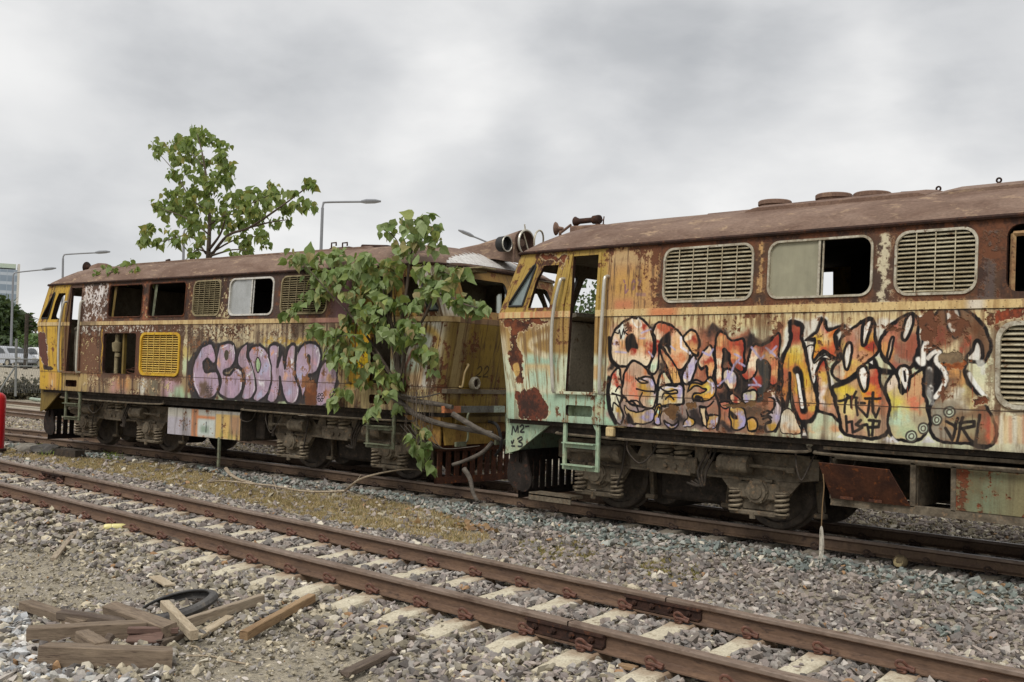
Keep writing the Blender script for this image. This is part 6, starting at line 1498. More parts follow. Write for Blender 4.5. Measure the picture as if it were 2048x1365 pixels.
k = MB(); k.add([(rC+.045, yb-.006, zb_+.05), (rE-.04, yb-.006, zb_+.05), (rE-.04, yb-.006, zt_-.06), (rC+.045, yb-.006, zt_-.06)], [(0, 1, 2, 3)]); fp = k.build('painted_panel', paint_box2(), fb); face_uv(fp, rC, zb_, 1.5, zt_-zb_)
k = MB(); k.lathe((r0-.15, yb+.02, zt_+.10), (-1, -.2, -.6), [(0, .03), (.1, .03), (.11, .02)], 12); k.build('pipe_end', MT['alu'], RL)
for du in (.5, 1.1): k = MB(); k.box((r0+du, yb+.2, zt_+.12), (.08, .06, .24)); k.build('hanger', MT['grime'], RL)
# foot board between the cab steps and the wheels, right locomotive
k = MB(); k.box((-4.35, -1.15, .27), (.62, .22, .03)); k.box((-4.35, -1.25, .235), (.62, .02, .07)); k.build('foot_board', MT['grime'], RL)
k = MB(); k.box((-3.42, -1.38, 1.05), (.10, .06, .10), bev=.01); k.box((-3.35, -1.36, 1.115), (.22, .05, .02)); k.build('jacking_bracket', MT['cream'], RL)
# striped bar across the left cab front, with its hangers
fx = ENDS[1]-.17+CR_
k = MB(); 
for y0, y1, mi in ((-1.46, -1.14, 0), (-1.14, -.46, 1), (-.46, -.22, 2)): k.box((fx+.16, (y0+y1)/2, 1.17), (.05, y1-y0, .085), mi=mi)
MT['orange'] = worn('faded_orange', S(196, 120, 72), S(170, 110, 80), S(110, 80, 64), 10., .7, 0., .2); MT['greybar'] = worn('grey_bar', S(118, 118, 112), S(96, 94, 88), None, 9., .7, 0., .2); MT['palebar'] = worn('pale_bar', S(188, 204, 190), S(170, 180, 160), S(110, 96, 80), 9., .7, 0., .2)
k.build('buffer_bar', [MT['orange'], MT['greybar'], MT['palebar']], LL)
k = MB()
for y in (-1.05, -.24): k.tube(catmull([(fx+.20, y+.05, 1.12), (fx+.22, y, 1.05), (fx+.24, y, .8), (fx+.22, y-.06, .72)], 4), .014, 6); k.box((fx+.24, y-.14, .73), (.03, .2, .06))
k.build('hose_hanger', MT['mintgrey'], LL)

# spray tag on the mint cheek plate below the right cab
def ribbon(mb, px, wd, zo, yl):
    P_ = catmull([np.array(local('R', zo[0]+x/zo[2], zo[1]+y/zo[2], yl)) for x, y in px], 4); vs = []
    for i, p in enumerate(P_):
        d = P_[min(i+1, len(P_)-1)]-P_[max(i-1, 0)]; d = d/(np.linalg.norm(d)+1e-9); n = np.array((-d[1], d[0]))*wd/2
        vs += [(p[0]-n[0], yl, p[1]-n[1]), (p[0]+n[0], yl, p[1]+n[1])]
    mb.add(vs, [(2*i, 2*i+2, 2*i+3, 2*i+1) for i in range(len(P_)-1)])
k = MB(); zo = (980, 420, 2.352)
for q in (((102, 1060), (108, 1018), (120, 1045), (130, 1015), (132, 1050)), ((140, 1022), (152, 1012), (158, 1025), (142, 1045), (162, 1045)), ((165, 1020), (185, 1018)), ((100, 1085), (104, 1100), (112, 1082)), ((128, 1080), (146, 1068), (150, 1080), (134, 1090), (150, 1098), (148, 1112), (130, 1112)), ((100, 1110), (118, 1112))): ribbon(k, q, .020, zo, -1.3035)
k.build('spray_tag', MT['rubber'], RL)

# pipes and cables slung under the frames
for t_, segs in ((RL, ((-4.2, -1.2), (-1.1, 1.6))), (LL, ((-4.3, -1.2), (.9, 4.4)))):
    for a, b in segs:
        k = MB(); k.tube(catmull([(a, -1.30, 1.0), (a+.1, -1.31, .985), ((a+b)/2, -1.31, .975), (b-.1, -1.31, .985), (b, -1.28, 1.04)], 5), .016, 6); k.build('air_pipe', MT['grime'], t_)
    for u in ((-3.3, -1.35, -1.0, 1.3) if t_ is RL else (-3.5, .75, 1.35)):
        k = MB(); q = rnd.uniform(.1, .3); k.tube(catmull([(u, -1.22, 1.02), (u+.03, -1.27, .86), (u+q*.6, -1.25, .72+rnd.uniform(-.1, .1)), (u+q, -1.2, .84), (u+q+.05, -1.15, 1.0)], 5), .009, 5); k.build('cable', MT['grimed'], t_)

# ================================================================== ground, tracks
def c1(x): return -.0005*(x+6)**2
def z1(x): return -.0090*(x+6) if x > -45 else .35
def y2(x):       # centre line of the far track
    if x > -9: return 10.355-.0
    if x > -34: return 10.37-.0052*(x+9)**2
    return 10.37-.0052*625-.26*(-34-x)
def zground(x, y):
    """base height of the soil/ballast, before stones (vectorised)"""
    x = np.asarray(x, float); y = np.asarray(y, float)
    xa = np.clip(x, -45, 20)
    za = -.0090*(xa+6)
    near_ = np.clip((4.75-y)/1.0, 0, 1)
    t = sst(y, 6.4, 8.6)
    z = za*(1-t)+(-.02)*t
    z = z-.085*near_*near_*(3-2*near_)-.02*np.clip(3.6-y, 0, 3)
    mid = np.exp(-((y-7.6)/.7)**2)*.05
    z = z-mid-.066
    far = np.hypot(x, y)
    k = sst(far, 46, 62)*sst(y, 12, 24); z = z*(1-k)+k*(1.05+.35*sst(far, 60, 95))
    return z
MTg = NT('yard_ground')
kv = MTg.n('ShaderNodeTexCoord').outputs['Object']
na = MTg.noise(kv, .55, 6., .6, .4); nb = MTg.noise(kv, 5., 6., .65); nc = MTg.noise(kv, 42., 4., .6)
colr = MTg.ramp(na, [(.3, S(158, 149, 132)), (.5, S(170, 161, 143)), (.7, S(150, 142, 130))])
colr = MTg.mix(MTg.ramp(nb, [(.45, 0.), (.65, .7)]), colr, S(180, 170, 150)); colr = MTg.mix(.7, colr, MTg.ramp(nc, [(.25, .45), (.75, 1.35)]), 'MULTIPLY')
MTg.set(MTg.b, 'Base Color', colr); MTg.set(MTg.b, 'Roughness', .95); MTg.set(MTg.b, 'Specular IOR Level', .15)
nd_ = MTg.noise(kv, 120., 3., .7); MTg.bump(MTg.math('ADD', MTg.math('ADD', nc, nb), MTg.math('MULTIPLY', nd_, .5)), .9, .03)
gx = np.concatenate([[-1500, -700, -350, -200, -130], np.arange(-100, -30, 5.), np.arange(-30, 6, .5), [8, 12, 20, 40, 100, 300, 900]])
gy = np.concatenate([[-300, -60, -15, -4, 0], np.arange(1, 14, .35), np.arange(14, 70, 4.), [80, 95, 120, 170, 260, 500, 1500]])
GX, GY = np.meshgrid(gx, gy); GZ = zground(GX, GY)
rs = np.random.RandomState(3); GZ = GZ+rs.uniform(-.012, .012, GZ.shape)*(np.hypot(GX, GY) < 30)
n_, m_ = GX.shape; V = np.stack([GX, GY, GZ], -1).reshape(-1, 3)
ii = np.arange((n_-1)*(m_-1)); r_, c_ = ii//(m_-1), ii % (m_-1); a_ = r_*m_+c_
gr = mesh_np('ground', V, np.stack([a_, a_+1, a_+m_+1, a_+m_], 1), MTg.m, smooth=True); tag(gr, 'bare grey brown soil of the rail yard', 'ground', kind='structure')

# ---- rails
def rail_mesh(name, path, mat, s=1.0):
    """path: list of (x, y, z at rail foot)"""
    prof = [(-.062, 0), (.062, 0), (.062, .009), (.012, .022), (.009, .032), (.009, .088), (.031, .098), (.034, .104), (.034, .122), (.029, .130), (-.029, .130), (-.034, .122), (-.034, .104), (-.031, .098), (-.009, .088), (-.009, .032), (-.012, .022), (-.062, .009)]
    mb = MB(); k = len(prof); vs = []
    for i, p in enumerate(path):
        a = Vector(path[max(i-1, 0)]); b = Vector(path[min(i+1, len(path)-1)]); d = (b-a); d.z = 0; d.normalize(); nrm = Vector((-d.y, d.x, 0))
        for (y, z) in prof: q = Vector(p)+nrm*y*s; vs.append((q.x, q.y, p[2]+z*s))
    fs = [(i*k+j, (i+1)*k+j, (i+1)*k+(j+1) % k, i*k+(j+1) % k) for i in range(len(path)-1) for j in range(k)]
    mb.add(vs, fs); mb.m = [1 if 8 <= (i % k) <= 11 else 0 for i in range(len(fs))]; mb.f.append(tuple(range(k))); mb.m.append(0); mb.sm.append(False); o = (len(path)-1)*k; mb.f.append(tuple(o+j for j in reversed(range(k)))); mb.m.append(0); mb.sm.append(False)
    return mb.build(name, [mat, MT['railhead']])
DN = 4.9516; X0, SP = -5.3357, .4921
xs1 = list(np.arange(-60, -18, 3.))+list(np.arange(-18, 6.1, .75))
RY = (DN+.10, DN+1.17)
def joint_x(px, py): 
    g = ground(px, py, .06); return g.x
for y0, jl, lab, xj in ((RY[0], None, 'near rail of the foreground track with a bolted joint at lower right', ground(1118, 1258, .07).x), (RY[1], None, 'farther rail of the foreground track with a joint bar near the right', ground(1312, 1210, .07).x)):
    o = rail_mesh('rail', [(x, y0+c1(x), z1(x)) for x in xs1], MT['rail']); tag(o, lab, 'rail', 'rails of the foreground track')
    def fish(xj, parent, sgn=-1):
        m = MB(); L_ = .62; y = y0+c1(xj)+sgn*.024; z = z1(xj)
        m.box((xj, y, z+.058), (L_, .022, .070), bev=.004); m.box((xj, y+sgn*.016, z+.090), (L_, .020, .016)); m.box((xj, y+sgn*.018, z+.026), (L_, .030, .014))
        f = m.build('joint_bar', MT['rustd'], parent)
        for i in range(4):
            q = MB(); x = xj-L_*.36+i*L_*.24; q.cyl((x, y+sgn*.008, z+.057), (x, y+sgn*.034, z+.057), .020, 6); q.cyl((x, y+sgn*.034, z+.057), (x, y+sgn*.046, z+.057), .011, 8); q.build('bolt', MT['rustd'], f)
        q = MB(); q.box((xj+.03, y0+c1(xj), z+.118), (.006, .075, .026)); q.build('rail_gap', MT['black'], parent)
    fish(xj, o); fish(xj, o, 1)
    if y0 == RY[1]: fish(ground(78, 943, .10+.1).x, o)
xs2 = list(np.arange(-80, -34, 4.))+list(np.arange(-34, 6.1, 1.))
for dy, lab in ((-.535, 'near rail of the track the locomotives stand on'), (.535, 'far rail of the track the locomotives stand on, mostly in shadow')):
    o = rail_mesh('rail', [(x, y2(x)+dy, 0.) for x in xs2], MT['rail2']); tag(o, lab, 'rail', 'rails under the locomotives')

# ---- concrete sleepers with their spring clips
def sleeper_proto(name, label, group, mat, clipm):
    t = thing(name, label, 'sleeper', (0, 0, 0), 0, group)
    L_ = 1.02; st = [(-L_, -.055, .075, .11), (-.80, -.018, .078, .115), (-.62, -.0, .080, .115), (-.44, -.0, .080, .115), (-.25, -.022, .072, .105), (0, -.034, .070, .10), (.25, -.022, .072, .105), (.44, -.0, .080, .115), (.62, -.0, .080, .115), (.80, -.018, .078, .115), (L_, -.055, .075, .11)]
    vs = []
    for (y, z, wt, wb) in st: vs += [(-wb, y, -.2), (-wt-.008, y, z-.012), (-wt+.006, y, z), (wt-.006, y, z), (wt+.008, y, z-.012), (wb, y, -.2)]
    m = MB(); m.add(vs, [(i*6+j, i*6+6+j, i*6+7+j, i*6+1+j) for i in range(len(st)-1) for j in range(5)]); m.add(vs[:6], [tuple(range(6))]); m.add(vs[-6:], [tuple(reversed(range(6)))])
    b = m.build('concrete_beam', mat, t)
    for ry in (-.535, .535):
        m = MB(); m.box((0, ry, -.002), (.15, .21, .012)); m.build('rail_pad', MT['rubber'], t)
        for sg in (-1, 1):
            m = MB(); y = ry+sg*.105
            # cast shoulder, then the bent spring clip
            m.box((-.005, y, .010), (.062, .050, .024), bev=.007); m.cyl((-.012, y, .02), (-.012, y, .026), .036, 12)
            m.tube(catmull([(.048, y-sg*.010, .026), (.010, y-sg*.004, .034), (-.032, y+sg*.004, .038), (-.046, y+sg*.006, .054), (-.036, y+sg*.004, .074), (-.012, y-sg*.002, .078), (.004, y-sg*.012, .066), (.020, y-sg*.026, .046), (.050, y-sg*.034, .036), (.064, y-sg*.034, .032)], 4), .0115, 7)
            m.cyl((.042, y-sg*.012, .024), (.074, y-sg*.012, .022), .014, 8)
            m.v = [((p_[0])*.86, y+(p_[1]-y)*.9, p_[2]*.86) for p_ in m.v]
            m.build('rail_clip', clipm, t)
    return t
sp = sleeper_proto('concrete_sleeper', 'pale concrete sleeper with red brown rail clips under the foreground rails', 'concrete sleepers of the foreground track', MT['concrete'], MT['clip'])
first = True
for k in range(-62, 12):
    x = X0+SP*k+rnd.uniform(-.012, .012)
    if x > -.8: continue
    o = sp if first else copy_tree(sp); first = False
    o.location = (x, (RY[0]+RY[1])/2+c1(x)+rnd.uniform(-.015, .015), z1(x)); o.rotation_euler = (0, 0, rnd.uniform(-.02, .02))
MT['oldconcrete'] = worn('old_concrete', S(140, 132, 118), S(120, 112, 100), S(104, 94, 82), 7., .9, 0., .35)
sp2 = sleeper_proto('concrete_sleeper', 'stone covered grey sleeper under the locomotives with rusty clips at the rail foot', 'sleepers under the locomotives', MT['oldconcrete'], MT['clipold'])
first = True; x = -26.
while x < 0.2:
    o = sp2 if first else copy_tree(sp2); first = False
    o.location = (x, y2(x), -.012); o.rotation_euler = (0, 0, math.atan2(y2(x+.1)-y2(x-.1), .2)+rnd.uniform(-.02, .02)); x += .56+rnd.uniform(-.02, .02)

# ---- crushed stone, tens of thousands of pieces: one mesh per kind of ballast
def project(x, y, z):
    d = np.stack([x, y, z], -1)-CAM; w_ = d@_F
    return 1024+FPX*(d@_R)/w_, 682.5-FPX*(d@_U)/w_, w_
RS = np.random.RandomState(12)
def rand_rot(n):
    q = RS.normal(size=(n, 4)); q /= np.linalg.norm(q, axis=1)[:, None]; w_, x, y, z = q.T
    return np.stack([np.stack([1-2*(y*y+z*z), 2*(x*y-z*w_), 2*(x*z+y*w_)], -1), np.stack([2*(x*y+z*w_), 1-2*(x*x+z*z), 2*(y*z-x*w_)], -1), np.stack([2*(x*z-y*w_), 2*(y*z+x*w_), 1-2*(x*x+y*y)], -1)], 1)
def rock_templates(n=14):
    out = []; r = random.Random(21)
    for _ in range(n):
        bm = bmesh.new()
        for q in range(11):
            v = Vector((r.gauss(0, 1), r.gauss(0, 1), r.gauss(0, 1))).normalized()*r.uniform(.8, 1.15); bm.verts.new((v.x*1.1, v.y*.85, v.z*.72))
        bmesh.ops.convex_hull(bm, input=bm.verts[:]); bmesh.ops.triangulate(bm, faces=bm.faces[:])
        for v in [v for v in bm.verts if not v.link_faces]: bm.verts.remove(v)
        bm.verts.index_update(); out.append((np.array([v.co[:] for v in bm.verts]), np.array([[v.index for v in f.verts] for f in bm.faces]))); bm.free()
    return out
ROCKS = rock_templates()
def stones_mesh(name, x, y, z, r, col, mat, flat=(.6, 1.05)):
    VV, FF, CC = [], [], []; off = 0; which = RS.randint(0, len(ROCKS), len(x))
    for k, (tv, tf) in enumerate(ROCKS):
        s = which == k; n = int(s.sum())
        if not n: continue
        sc_ = np.stack([RS.uniform(.85, 1.35, n), RS.uniform(.75, 1.1, n), RS.uniform(flat[0], flat[1], n)], 1)*r[s][:, None]
        vv = tv[None]*sc_[:, None, :]
        a = RS.uniform(0, 6.283, n); b = RS.normal(0, .45, n); c = RS.normal(0, .45, n)
        ca, sa, cb, sb, cc, sc2 = np.cos(a), np.sin(a), np.cos(b), np.sin(b), np.cos(c), np.sin(c)
        o = np.zeros(n); i_ = np.ones(n)
        Rz = np.stack([np.stack([ca, -sa, o], -1), np.stack([sa, ca, o], -1), np.stack([o, o, i_], -1)], 1)
        Rx = np.stack([np.stack([i_, o, o], -1), np.stack([o, cb, -sb], -1), np.stack([o, sb, cb], -1)], 1)
        Ry = np.stack([np.stack([cc, o, sc2], -1), np.stack([o, i_, o], -1), np.stack([-sc2, o, cc], -1)], 1)
        vv = np.einsum('nij,nkj->nki', Rx@Ry@Rz, vv)+np.stack([x[s], y[s], z[s]], -1)[:, None, :]
        m = len(tv); VV.append(vv.reshape(-1, 3)); FF.append((tf[None]+(np.arange(n)*m)[:, None, None]).reshape(-1, 3)+off); CC.append(np.repeat(col[s], m, 0)); off += n*m
    return mesh_np(name, np.concatenate(VV), np.concatenate(FF), mat, col=np.concatenate(CC))
def stone_mat():
    k = NT('crushed_stone'); at = k.n('ShaderNodeAttribute'); at.attribute_name = 'tint'
    v = k.n('ShaderNodeTexCoord').outputs['Object']; n = k.noise(v, 60., 4., .65); n2 = k.noise(v, 1.3, 4.)
    c = k.mix(.6, at.outputs['Color'], k.ramp(n, [(.25, .62), (.75, 1.3)]), 'MULTIPLY'); c = k.mix(.35, c, k.ramp(n2, [(.3, .7), (.7, 1.2)]), 'MULTIPLY')
    k.set(k.b, 'Base Color', c); k.set(k.b, 'Roughness', .9); k.set(k.b, 'Specular IOR Level', .2); k.bump(n, .4, .004); return k.m
STM = stone_mat()
PAL = dict(grey=[(156, 150, 143), (139, 134, 128), (169, 162, 154), (124, 119, 115)], purple=[(141, 131, 125), (149, 139, 130), (128, 119, 114), (158, 147, 138), (115, 109, 105)], blue=[(134, 141, 134), (119, 127, 121), (147, 150, 143), (109, 115, 112), (136, 134, 127)],
           tan=[(162, 153, 132), (147, 139, 121), (173, 163, 142), (134, 128, 116)], pale=[(190, 188, 184), (173, 174, 174), (203, 200, 192), (158, 160, 162)])
def pick(names, n):
    L_ = [c for nm in names for c in PAL[nm]]; idx = RS.randint(0, len(L_), n); c = np.array(L_, float)[idx]/255.
    c = np.where(c <= .04045, c/12.92, ((c+.055)/1.055)**2.4)*RS.uniform(.62, 1.32, (n, 1))
    sp_ = RS.rand(n) < .03; c[sp_] = np.array(srgb(206, 198, 180))*RS.uniform(.8, 1.1, (sp_.sum(), 1))
    sp_ = RS.rand(n) < .012; c[sp_] = np.array(srgb(160, 128, 96))
    return c
def visible(x, y, z, pad=90):
    px, py, d = project(x, y, z); return (d > .5) & (px > -pad) & (px < 2048+pad) & (py < 1365+pad)
def on_track(x, y):
    t1 = (np.abs(y-(RY[0]+c1(x))) < .07) | (np.abs(y-(RY[1]+c1(x))) < .07)
    return t1
def scatter(n, x0, x1, y0, y1):
    return RS.uniform(x0, x1, n), RS.uniform(y0, y1, n)
NV = Canvas(-30, 6, 0, 16, 20, 5)       # low-frequency noise over the yard, for patchiness
def yard_noise(x, y, f='n1'):
    a = getattr(NV, f); i = np.clip(((np.asarray(x)+30)*20).astype(int), 0, NV.W-1); j = np.clip((np.asarray(y)*20).astype(int), 0, NV.H-1); return a[j, i]
# polygons on the ground given in photo pixels
def gpoly(pts, z=0.0): return [tuple(ground(px, py, z)[:2]) for px, py in pts]
DIRT = gpoly([(-60, 1085), (60, 1100), (160, 1130), (240, 1165), (330, 1190), (330, 1215), (230, 1205), (120, 1220), (60, 1225), (-60, 1200)], -.12)
DIRT2 = gpoly([(350, 1290), (480, 1250), (560, 1255), (720, 1320), (800, 1400), (300, 1400), (350, 1345)], -.14)
GRASSP = gpoly([(0, 893), (90, 906), (180, 915), (330, 925), (420, 945), (540, 975), (700, 985), (830, 1010), (930, 1035), (985, 1065), (940, 1082), (820, 1062), (700, 1045), (580, 1025), (450, 990), (330, 965), (200, 942), (90, 925), (0, 915)], -.05)
GRASS2 = gpoly([(1040, 1075), (1120, 1070), (1200, 1090), (1190, 1115), (1100, 1110), (1040, 1095)], -.05)
GRASS3 = gpoly([(1280, 1120), (1350, 1105), (1400, 1125), (1390, 1150), (1310, 1150)], -.05)
PALE = gpoly([(-80, 1210), (60, 1225), (60, 1300), (180, 1330), (330, 1345), (340, 1420), (-80, 1420)], -.13)
def inpoly(P_, x, y):
    c = np.zeros(len(x), bool); j = len(P_)-1
    for i in range(len(P_)):
        xi, yi = P_[i]; xj, yj = P_[j]
        if yi != yj: c ^= ((yi > y) != (yj > y)) & (x < (xj-xi)*(y-yi)/(yj-yi)+xi)
        j = i
    return c
def place_ballast():
    # foreground ballast: from the camera side up to the middle of the foreground track
    A = []
    x, y = scatter(160000, -18, 1.2, 1.6, 7.0); z = zground(x, y); k = visible(x, y, z, 420); x, y, z = x[k], y[k], z[k]
    d = np.hypot(x, y)
    keep = RS.rand(len(x)) < np.clip(1.25-d/16, .35, 1)
    keep &= ~on_track(x, y)
    dm = inpoly(DIRT, x, y) | inpoly(DIRT2, x, y); keep &= ~(dm & (RS.rand(len(x)) < .40+.25*np.clip(yard_noise(x, y, 'n2'), -1, 1)))
    x, y, z, d = x[keep], y[keep], z[keep], d[keep]
    dm = inpoly(DIRT, x, y) | inpoly(DIRT2, x, y); pl = inpoly(PALE, x, y)
    r = np.clip(RS.lognormal(-3.62, .30, len(x)), .014, .050)*(1+.02*np.clip(d-6, 0, 10)); r[dm] *= np.where(RS.rand(dm.sum()) < .12, .8, .42); r[pl] *= 1.05
    inner = (y > RY[0]) & (y < RY[1]); 
    col = pick(['grey', 'purple', 'tan'], len(x)); q = pick(['pale', 'grey'], len(x)); col[pl] = q[pl]
    q = pick(['tan', 'tan', 'grey'], len(x)); nz_ = yard_noise(x, y); tn = (nz_ > .3) & (y < 4.6); col[tn] = q[tn]; col[dm] = q[dm]*1.05
    q = pick(['purple', 'grey'], len(x)); col[inner] = q[inner]*.92
    # sleeper tops stay clear of most stones
    kx = (x-X0)/SP; fr = np.abs(kx-np.round(kx))*SP; st_ = (fr < .088) & (y > 4.42) & (y < 6.75)
    bury = st_ & ~((y < 4.62) & (RS.rand(len(x)) < .35)) & ~(RS.rand(len(x)) < .015)
    # at the left the sleeper ends are buried outside the near rail
    out = st_ & (y < 4.80) & (RS.rand(len(x)) < np.clip((-x-8.2)/2.0, 0, .95)); bury &= ~out
    zz_ = z+r*.25+RS.uniform(-.006, .030, len(x)); zz_[out] += .05
    zz_ += np.where(inner, .012, 0)+np.where((y > 4.4) & (y < 5.0), .02*np.clip((-x-6)/5, 0, 1.6), 0)
    A.append((x[~bury], y[~bury], zz_[~bury], r[~bury], col[~bury]))
    # between the tracks and under the locomotives
    x, y = scatter(165000, -34, 1.5, 6.2, 15.5); z = zground(x, y); k = visible(x, y, z, 300); x, y, z = x[k], y[k], z[k]; d = np.hypot(x, y)
    keep = (RS.rand(len(x)) < np.clip(1.35-d/22, .25, 1)) & ~on_track(x, y)
    gm = inpoly(GRASSP, x, y); keep &= ~(gm & (RS.rand(len(x)) < .86)); keep &= ~((y > 9.6) & (y < 11.1) & (RS.rand(len(x)) < .4))
    x, y, z, d = x[keep], y[keep], z[keep], d[keep]
    yy = y-(np.vectorize(y2)(x)-10.355); bl = np.exp(-((yy-9.15)/.45)**2)+.25*yard_noise(x, y) > .55
    col = pick(['purple', 'grey', 'purple'], len(x))*.94; q = pick(['blue', 'blue', 'grey'], len(x)); col[bl] = q[bl]
    q = pick(['tan', 'purple'], len(x)); g_ = inpoly(GRASSP, x, y) | (yy > 11.5); col[g_] = q[g_]
    r = np.clip(RS.lognormal(-3.62, .28, len(x)), .014, .048)*(1+.03*np.clip(d-8, 0, 20))
    zz_ = z+r*.25+RS.uniform(-.006, .026, len(x))+.045*np.exp(-((yy-9.25)/.28)**2)
    A.append((x, y, zz_, r, col))
    X_, Y_, Z_, R2, C_ = [np.concatenate([a[i] for a in A]) for i in range(5)]
    print('stones', len(X_))
    o = stones_mesh('ballast_gravel', X_, Y_, Z_, R2, C_, STM); tag(o, 'loose crushed grey and purple brown ballast stone', 'ballast', kind='stuff')
place_ballast()

# ================================================================== plants
def leaf_mat(name, cols, trans=.35):
    k = NT(name); g = k.n('ShaderNodeNewGeometry')
    c = k.ramp(g.outputs['Random Per Island'], [(i/(len(cols)-1), S(*q)) for i, q in enumerate(cols)])
    n = k.noise(k.n('ShaderNodeTexCoord').outputs['Object'], 30., 3.)
    c = k.mix(.4, c, k.ramp(n, [(.3, .6), (.7, 1.25)]), 'MULTIPLY')
    k.set(k.b, 'Base Color', c); k.set(k.b, 'Roughness', .5); k.set(k.b, 'Specular IOR Level', .35)
    t = k.n('ShaderNodeBsdfTranslucent'); k.set(t, 'Color', k.mix(.5, c, (.22, .30, .05, 1)))
    m = k.n('ShaderNodeMixShader'); k.set(m, 0, trans); k.l(k.b.outputs[0], m.inputs[1]); k.l(t.outputs[0], m.inputs[2]); k.l(m.outputs[0], k.out.inputs[0])
    return k.m
LEAF = leaf_mat('heart_leaf', [(96, 116, 58), (111, 132, 67), (103, 123, 65), (130, 146, 73), (113, 130, 77), (141, 151, 87), (106, 125, 68), (158, 147, 79)], .45)
LEAF2 = leaf_mat('climber_leaf', [(100, 122, 68), (120, 140, 82), (135, 153, 100), (109, 131, 72), (149, 163, 115), (126, 144, 91), (165, 149, 106), (142, 156, 84), (108, 126, 63)], .35)
LEAFD = leaf_mat('far_tree_leaf', [(52, 66, 40), (64, 82, 46), (46, 60, 38), (78, 96, 54)], .2)
BARK = worn('bark', S(96, 84, 72), S(74, 64, 56), S(120, 110, 96), 14., .9, 0., .5, (1, 1, .3))
ROOTM = worn('weathered_root', S(106, 99, 90), S(82, 75, 68), S(66, 58, 52), 14., .85, 0., .5, (.3, 1, 1))
BRANCHM = worn('bleached_branch', S(170, 156, 134), S(140, 124, 104), S(110, 94, 76), 14., .85, 0., .3)
_lv = np.array([(0, 0, 0), (-.30, .02, .05), (-.47, .24, .10), (-.42, .50, .08), (-.20, .78, .03), (0, 1.15, -.04), (.20, .78, .03), (.42, .50, .08), (.47, .24, .10), (.30, .02, .05), (0, .42, 0)], float)
_lf = np.array([(0, 1, 10), (1, 2, 10), (2, 3, 10), (3, 4, 10), (4, 5, 10), (5, 6, 10), (6, 7, 10), (7, 8, 10), (8, 9, 10), (9, 0, 10)])
def leaves(name, P_, size, mat, parent, seed=1, droop=.75, out=None, jit=.45):
    """P_: (n,3) stalk ends; leaves hang from them. out: (n,3) preferred outward direction"""
    r = np.random.RandomState(seed); n = len(P_)
    ax = r.normal(0, jit, (n, 3)); ax[:, 2] -= droop
    if out is not None: ax += out*.55
    ax /= np.linalg.norm(ax, axis=1)[:, None]
    nr = r.normal(0, .55, (n, 3))+np.array([.15, -.75, .55]); nr -= ax*(nr*ax).sum(1)[:, None]; nr /= np.linalg.norm(nr, axis=1)[:, None]
    sx = np.cross(ax, nr); s = size*np.clip(r.normal(.95, .28, n), .4, 1.5)
    wx = r.uniform(.8, 1.05, n)
    curl = r.uniform(-.15, .25, n)
    L0 = _lv[None].repeat(n, 0); zz_ = L0[:, :, 2]-curl[:, None]*L0[:, :, 1]**2
    v = (sx[:, None, :]*(L0[:, :, 0]*wx[:, None])[..., None]+ax[:, None, :]*L0[:, :, 1:2]+nr[:, None, :]*zz_[..., None])*s[:, None, None]+P_[:, None, :]
    f = _lf[None]+(np.arange(n)*11)[:, None, None]
    return mesh_np(name, v.reshape(-1, 3), f.reshape(-1, 3), mat, parent)
def lworld(side, px, py, yl):
    u, z = local(side, px, py, yl); root, a = POSE[side]
    return np.array([root[0]+u*math.cos(a)-yl*math.sin(a), root[1]+u*math.sin(a)+yl*math.cos(a), z])
def cluster_leaves(cl, side, yfun, dens, seed, flat=1.):
    r = np.random.RandomState(seed); out = []
    for (px, py, rad) in cl:
        y0 = yfun(px, py, r); n = max(int(dens*rad*rad), 3)
        for _ in range(n):
            a, b = r.uniform(0, 6.283), rad*math.sqrt(r.uniform(0, 1)); q = lworld(side, px+b*math.cos(a), py+b*math.sin(a)-rad*.25, y0)
            dpx = np.linalg.norm(q-CAM)/FPX
            q = q+np.array([-.08, 1., 0])*r.uniform(-1, 1)*rad*dpx*flat
            out.append(q)
    return np.array(out)
def branch(mb, px, side, y0, y1, r0, r1, n=6, sm=5):
    m = len(px); P_ = [lworld(side, x, y, y0+(y1-y0)*i/(m-1)) for i, (x, y) in enumerate(px)]
    P_ = catmull(P_, sm); k = len(P_)
    mb.tube(P_, [r0+(r1-r0)*i/(k-1) for i in range(k)], n)
def rel(objs, root):
    for o in objs: o.parent = root; o.matrix_parent_inverse = root.matrix_world.inverted()
def plant(name, label, cat, base, parts):
    t = thing(name, label, cat, tuple(base)); bpy.context.view_layer.update()
    for o in parts: o.parent = t; o.location = -Vector(base)
    return t
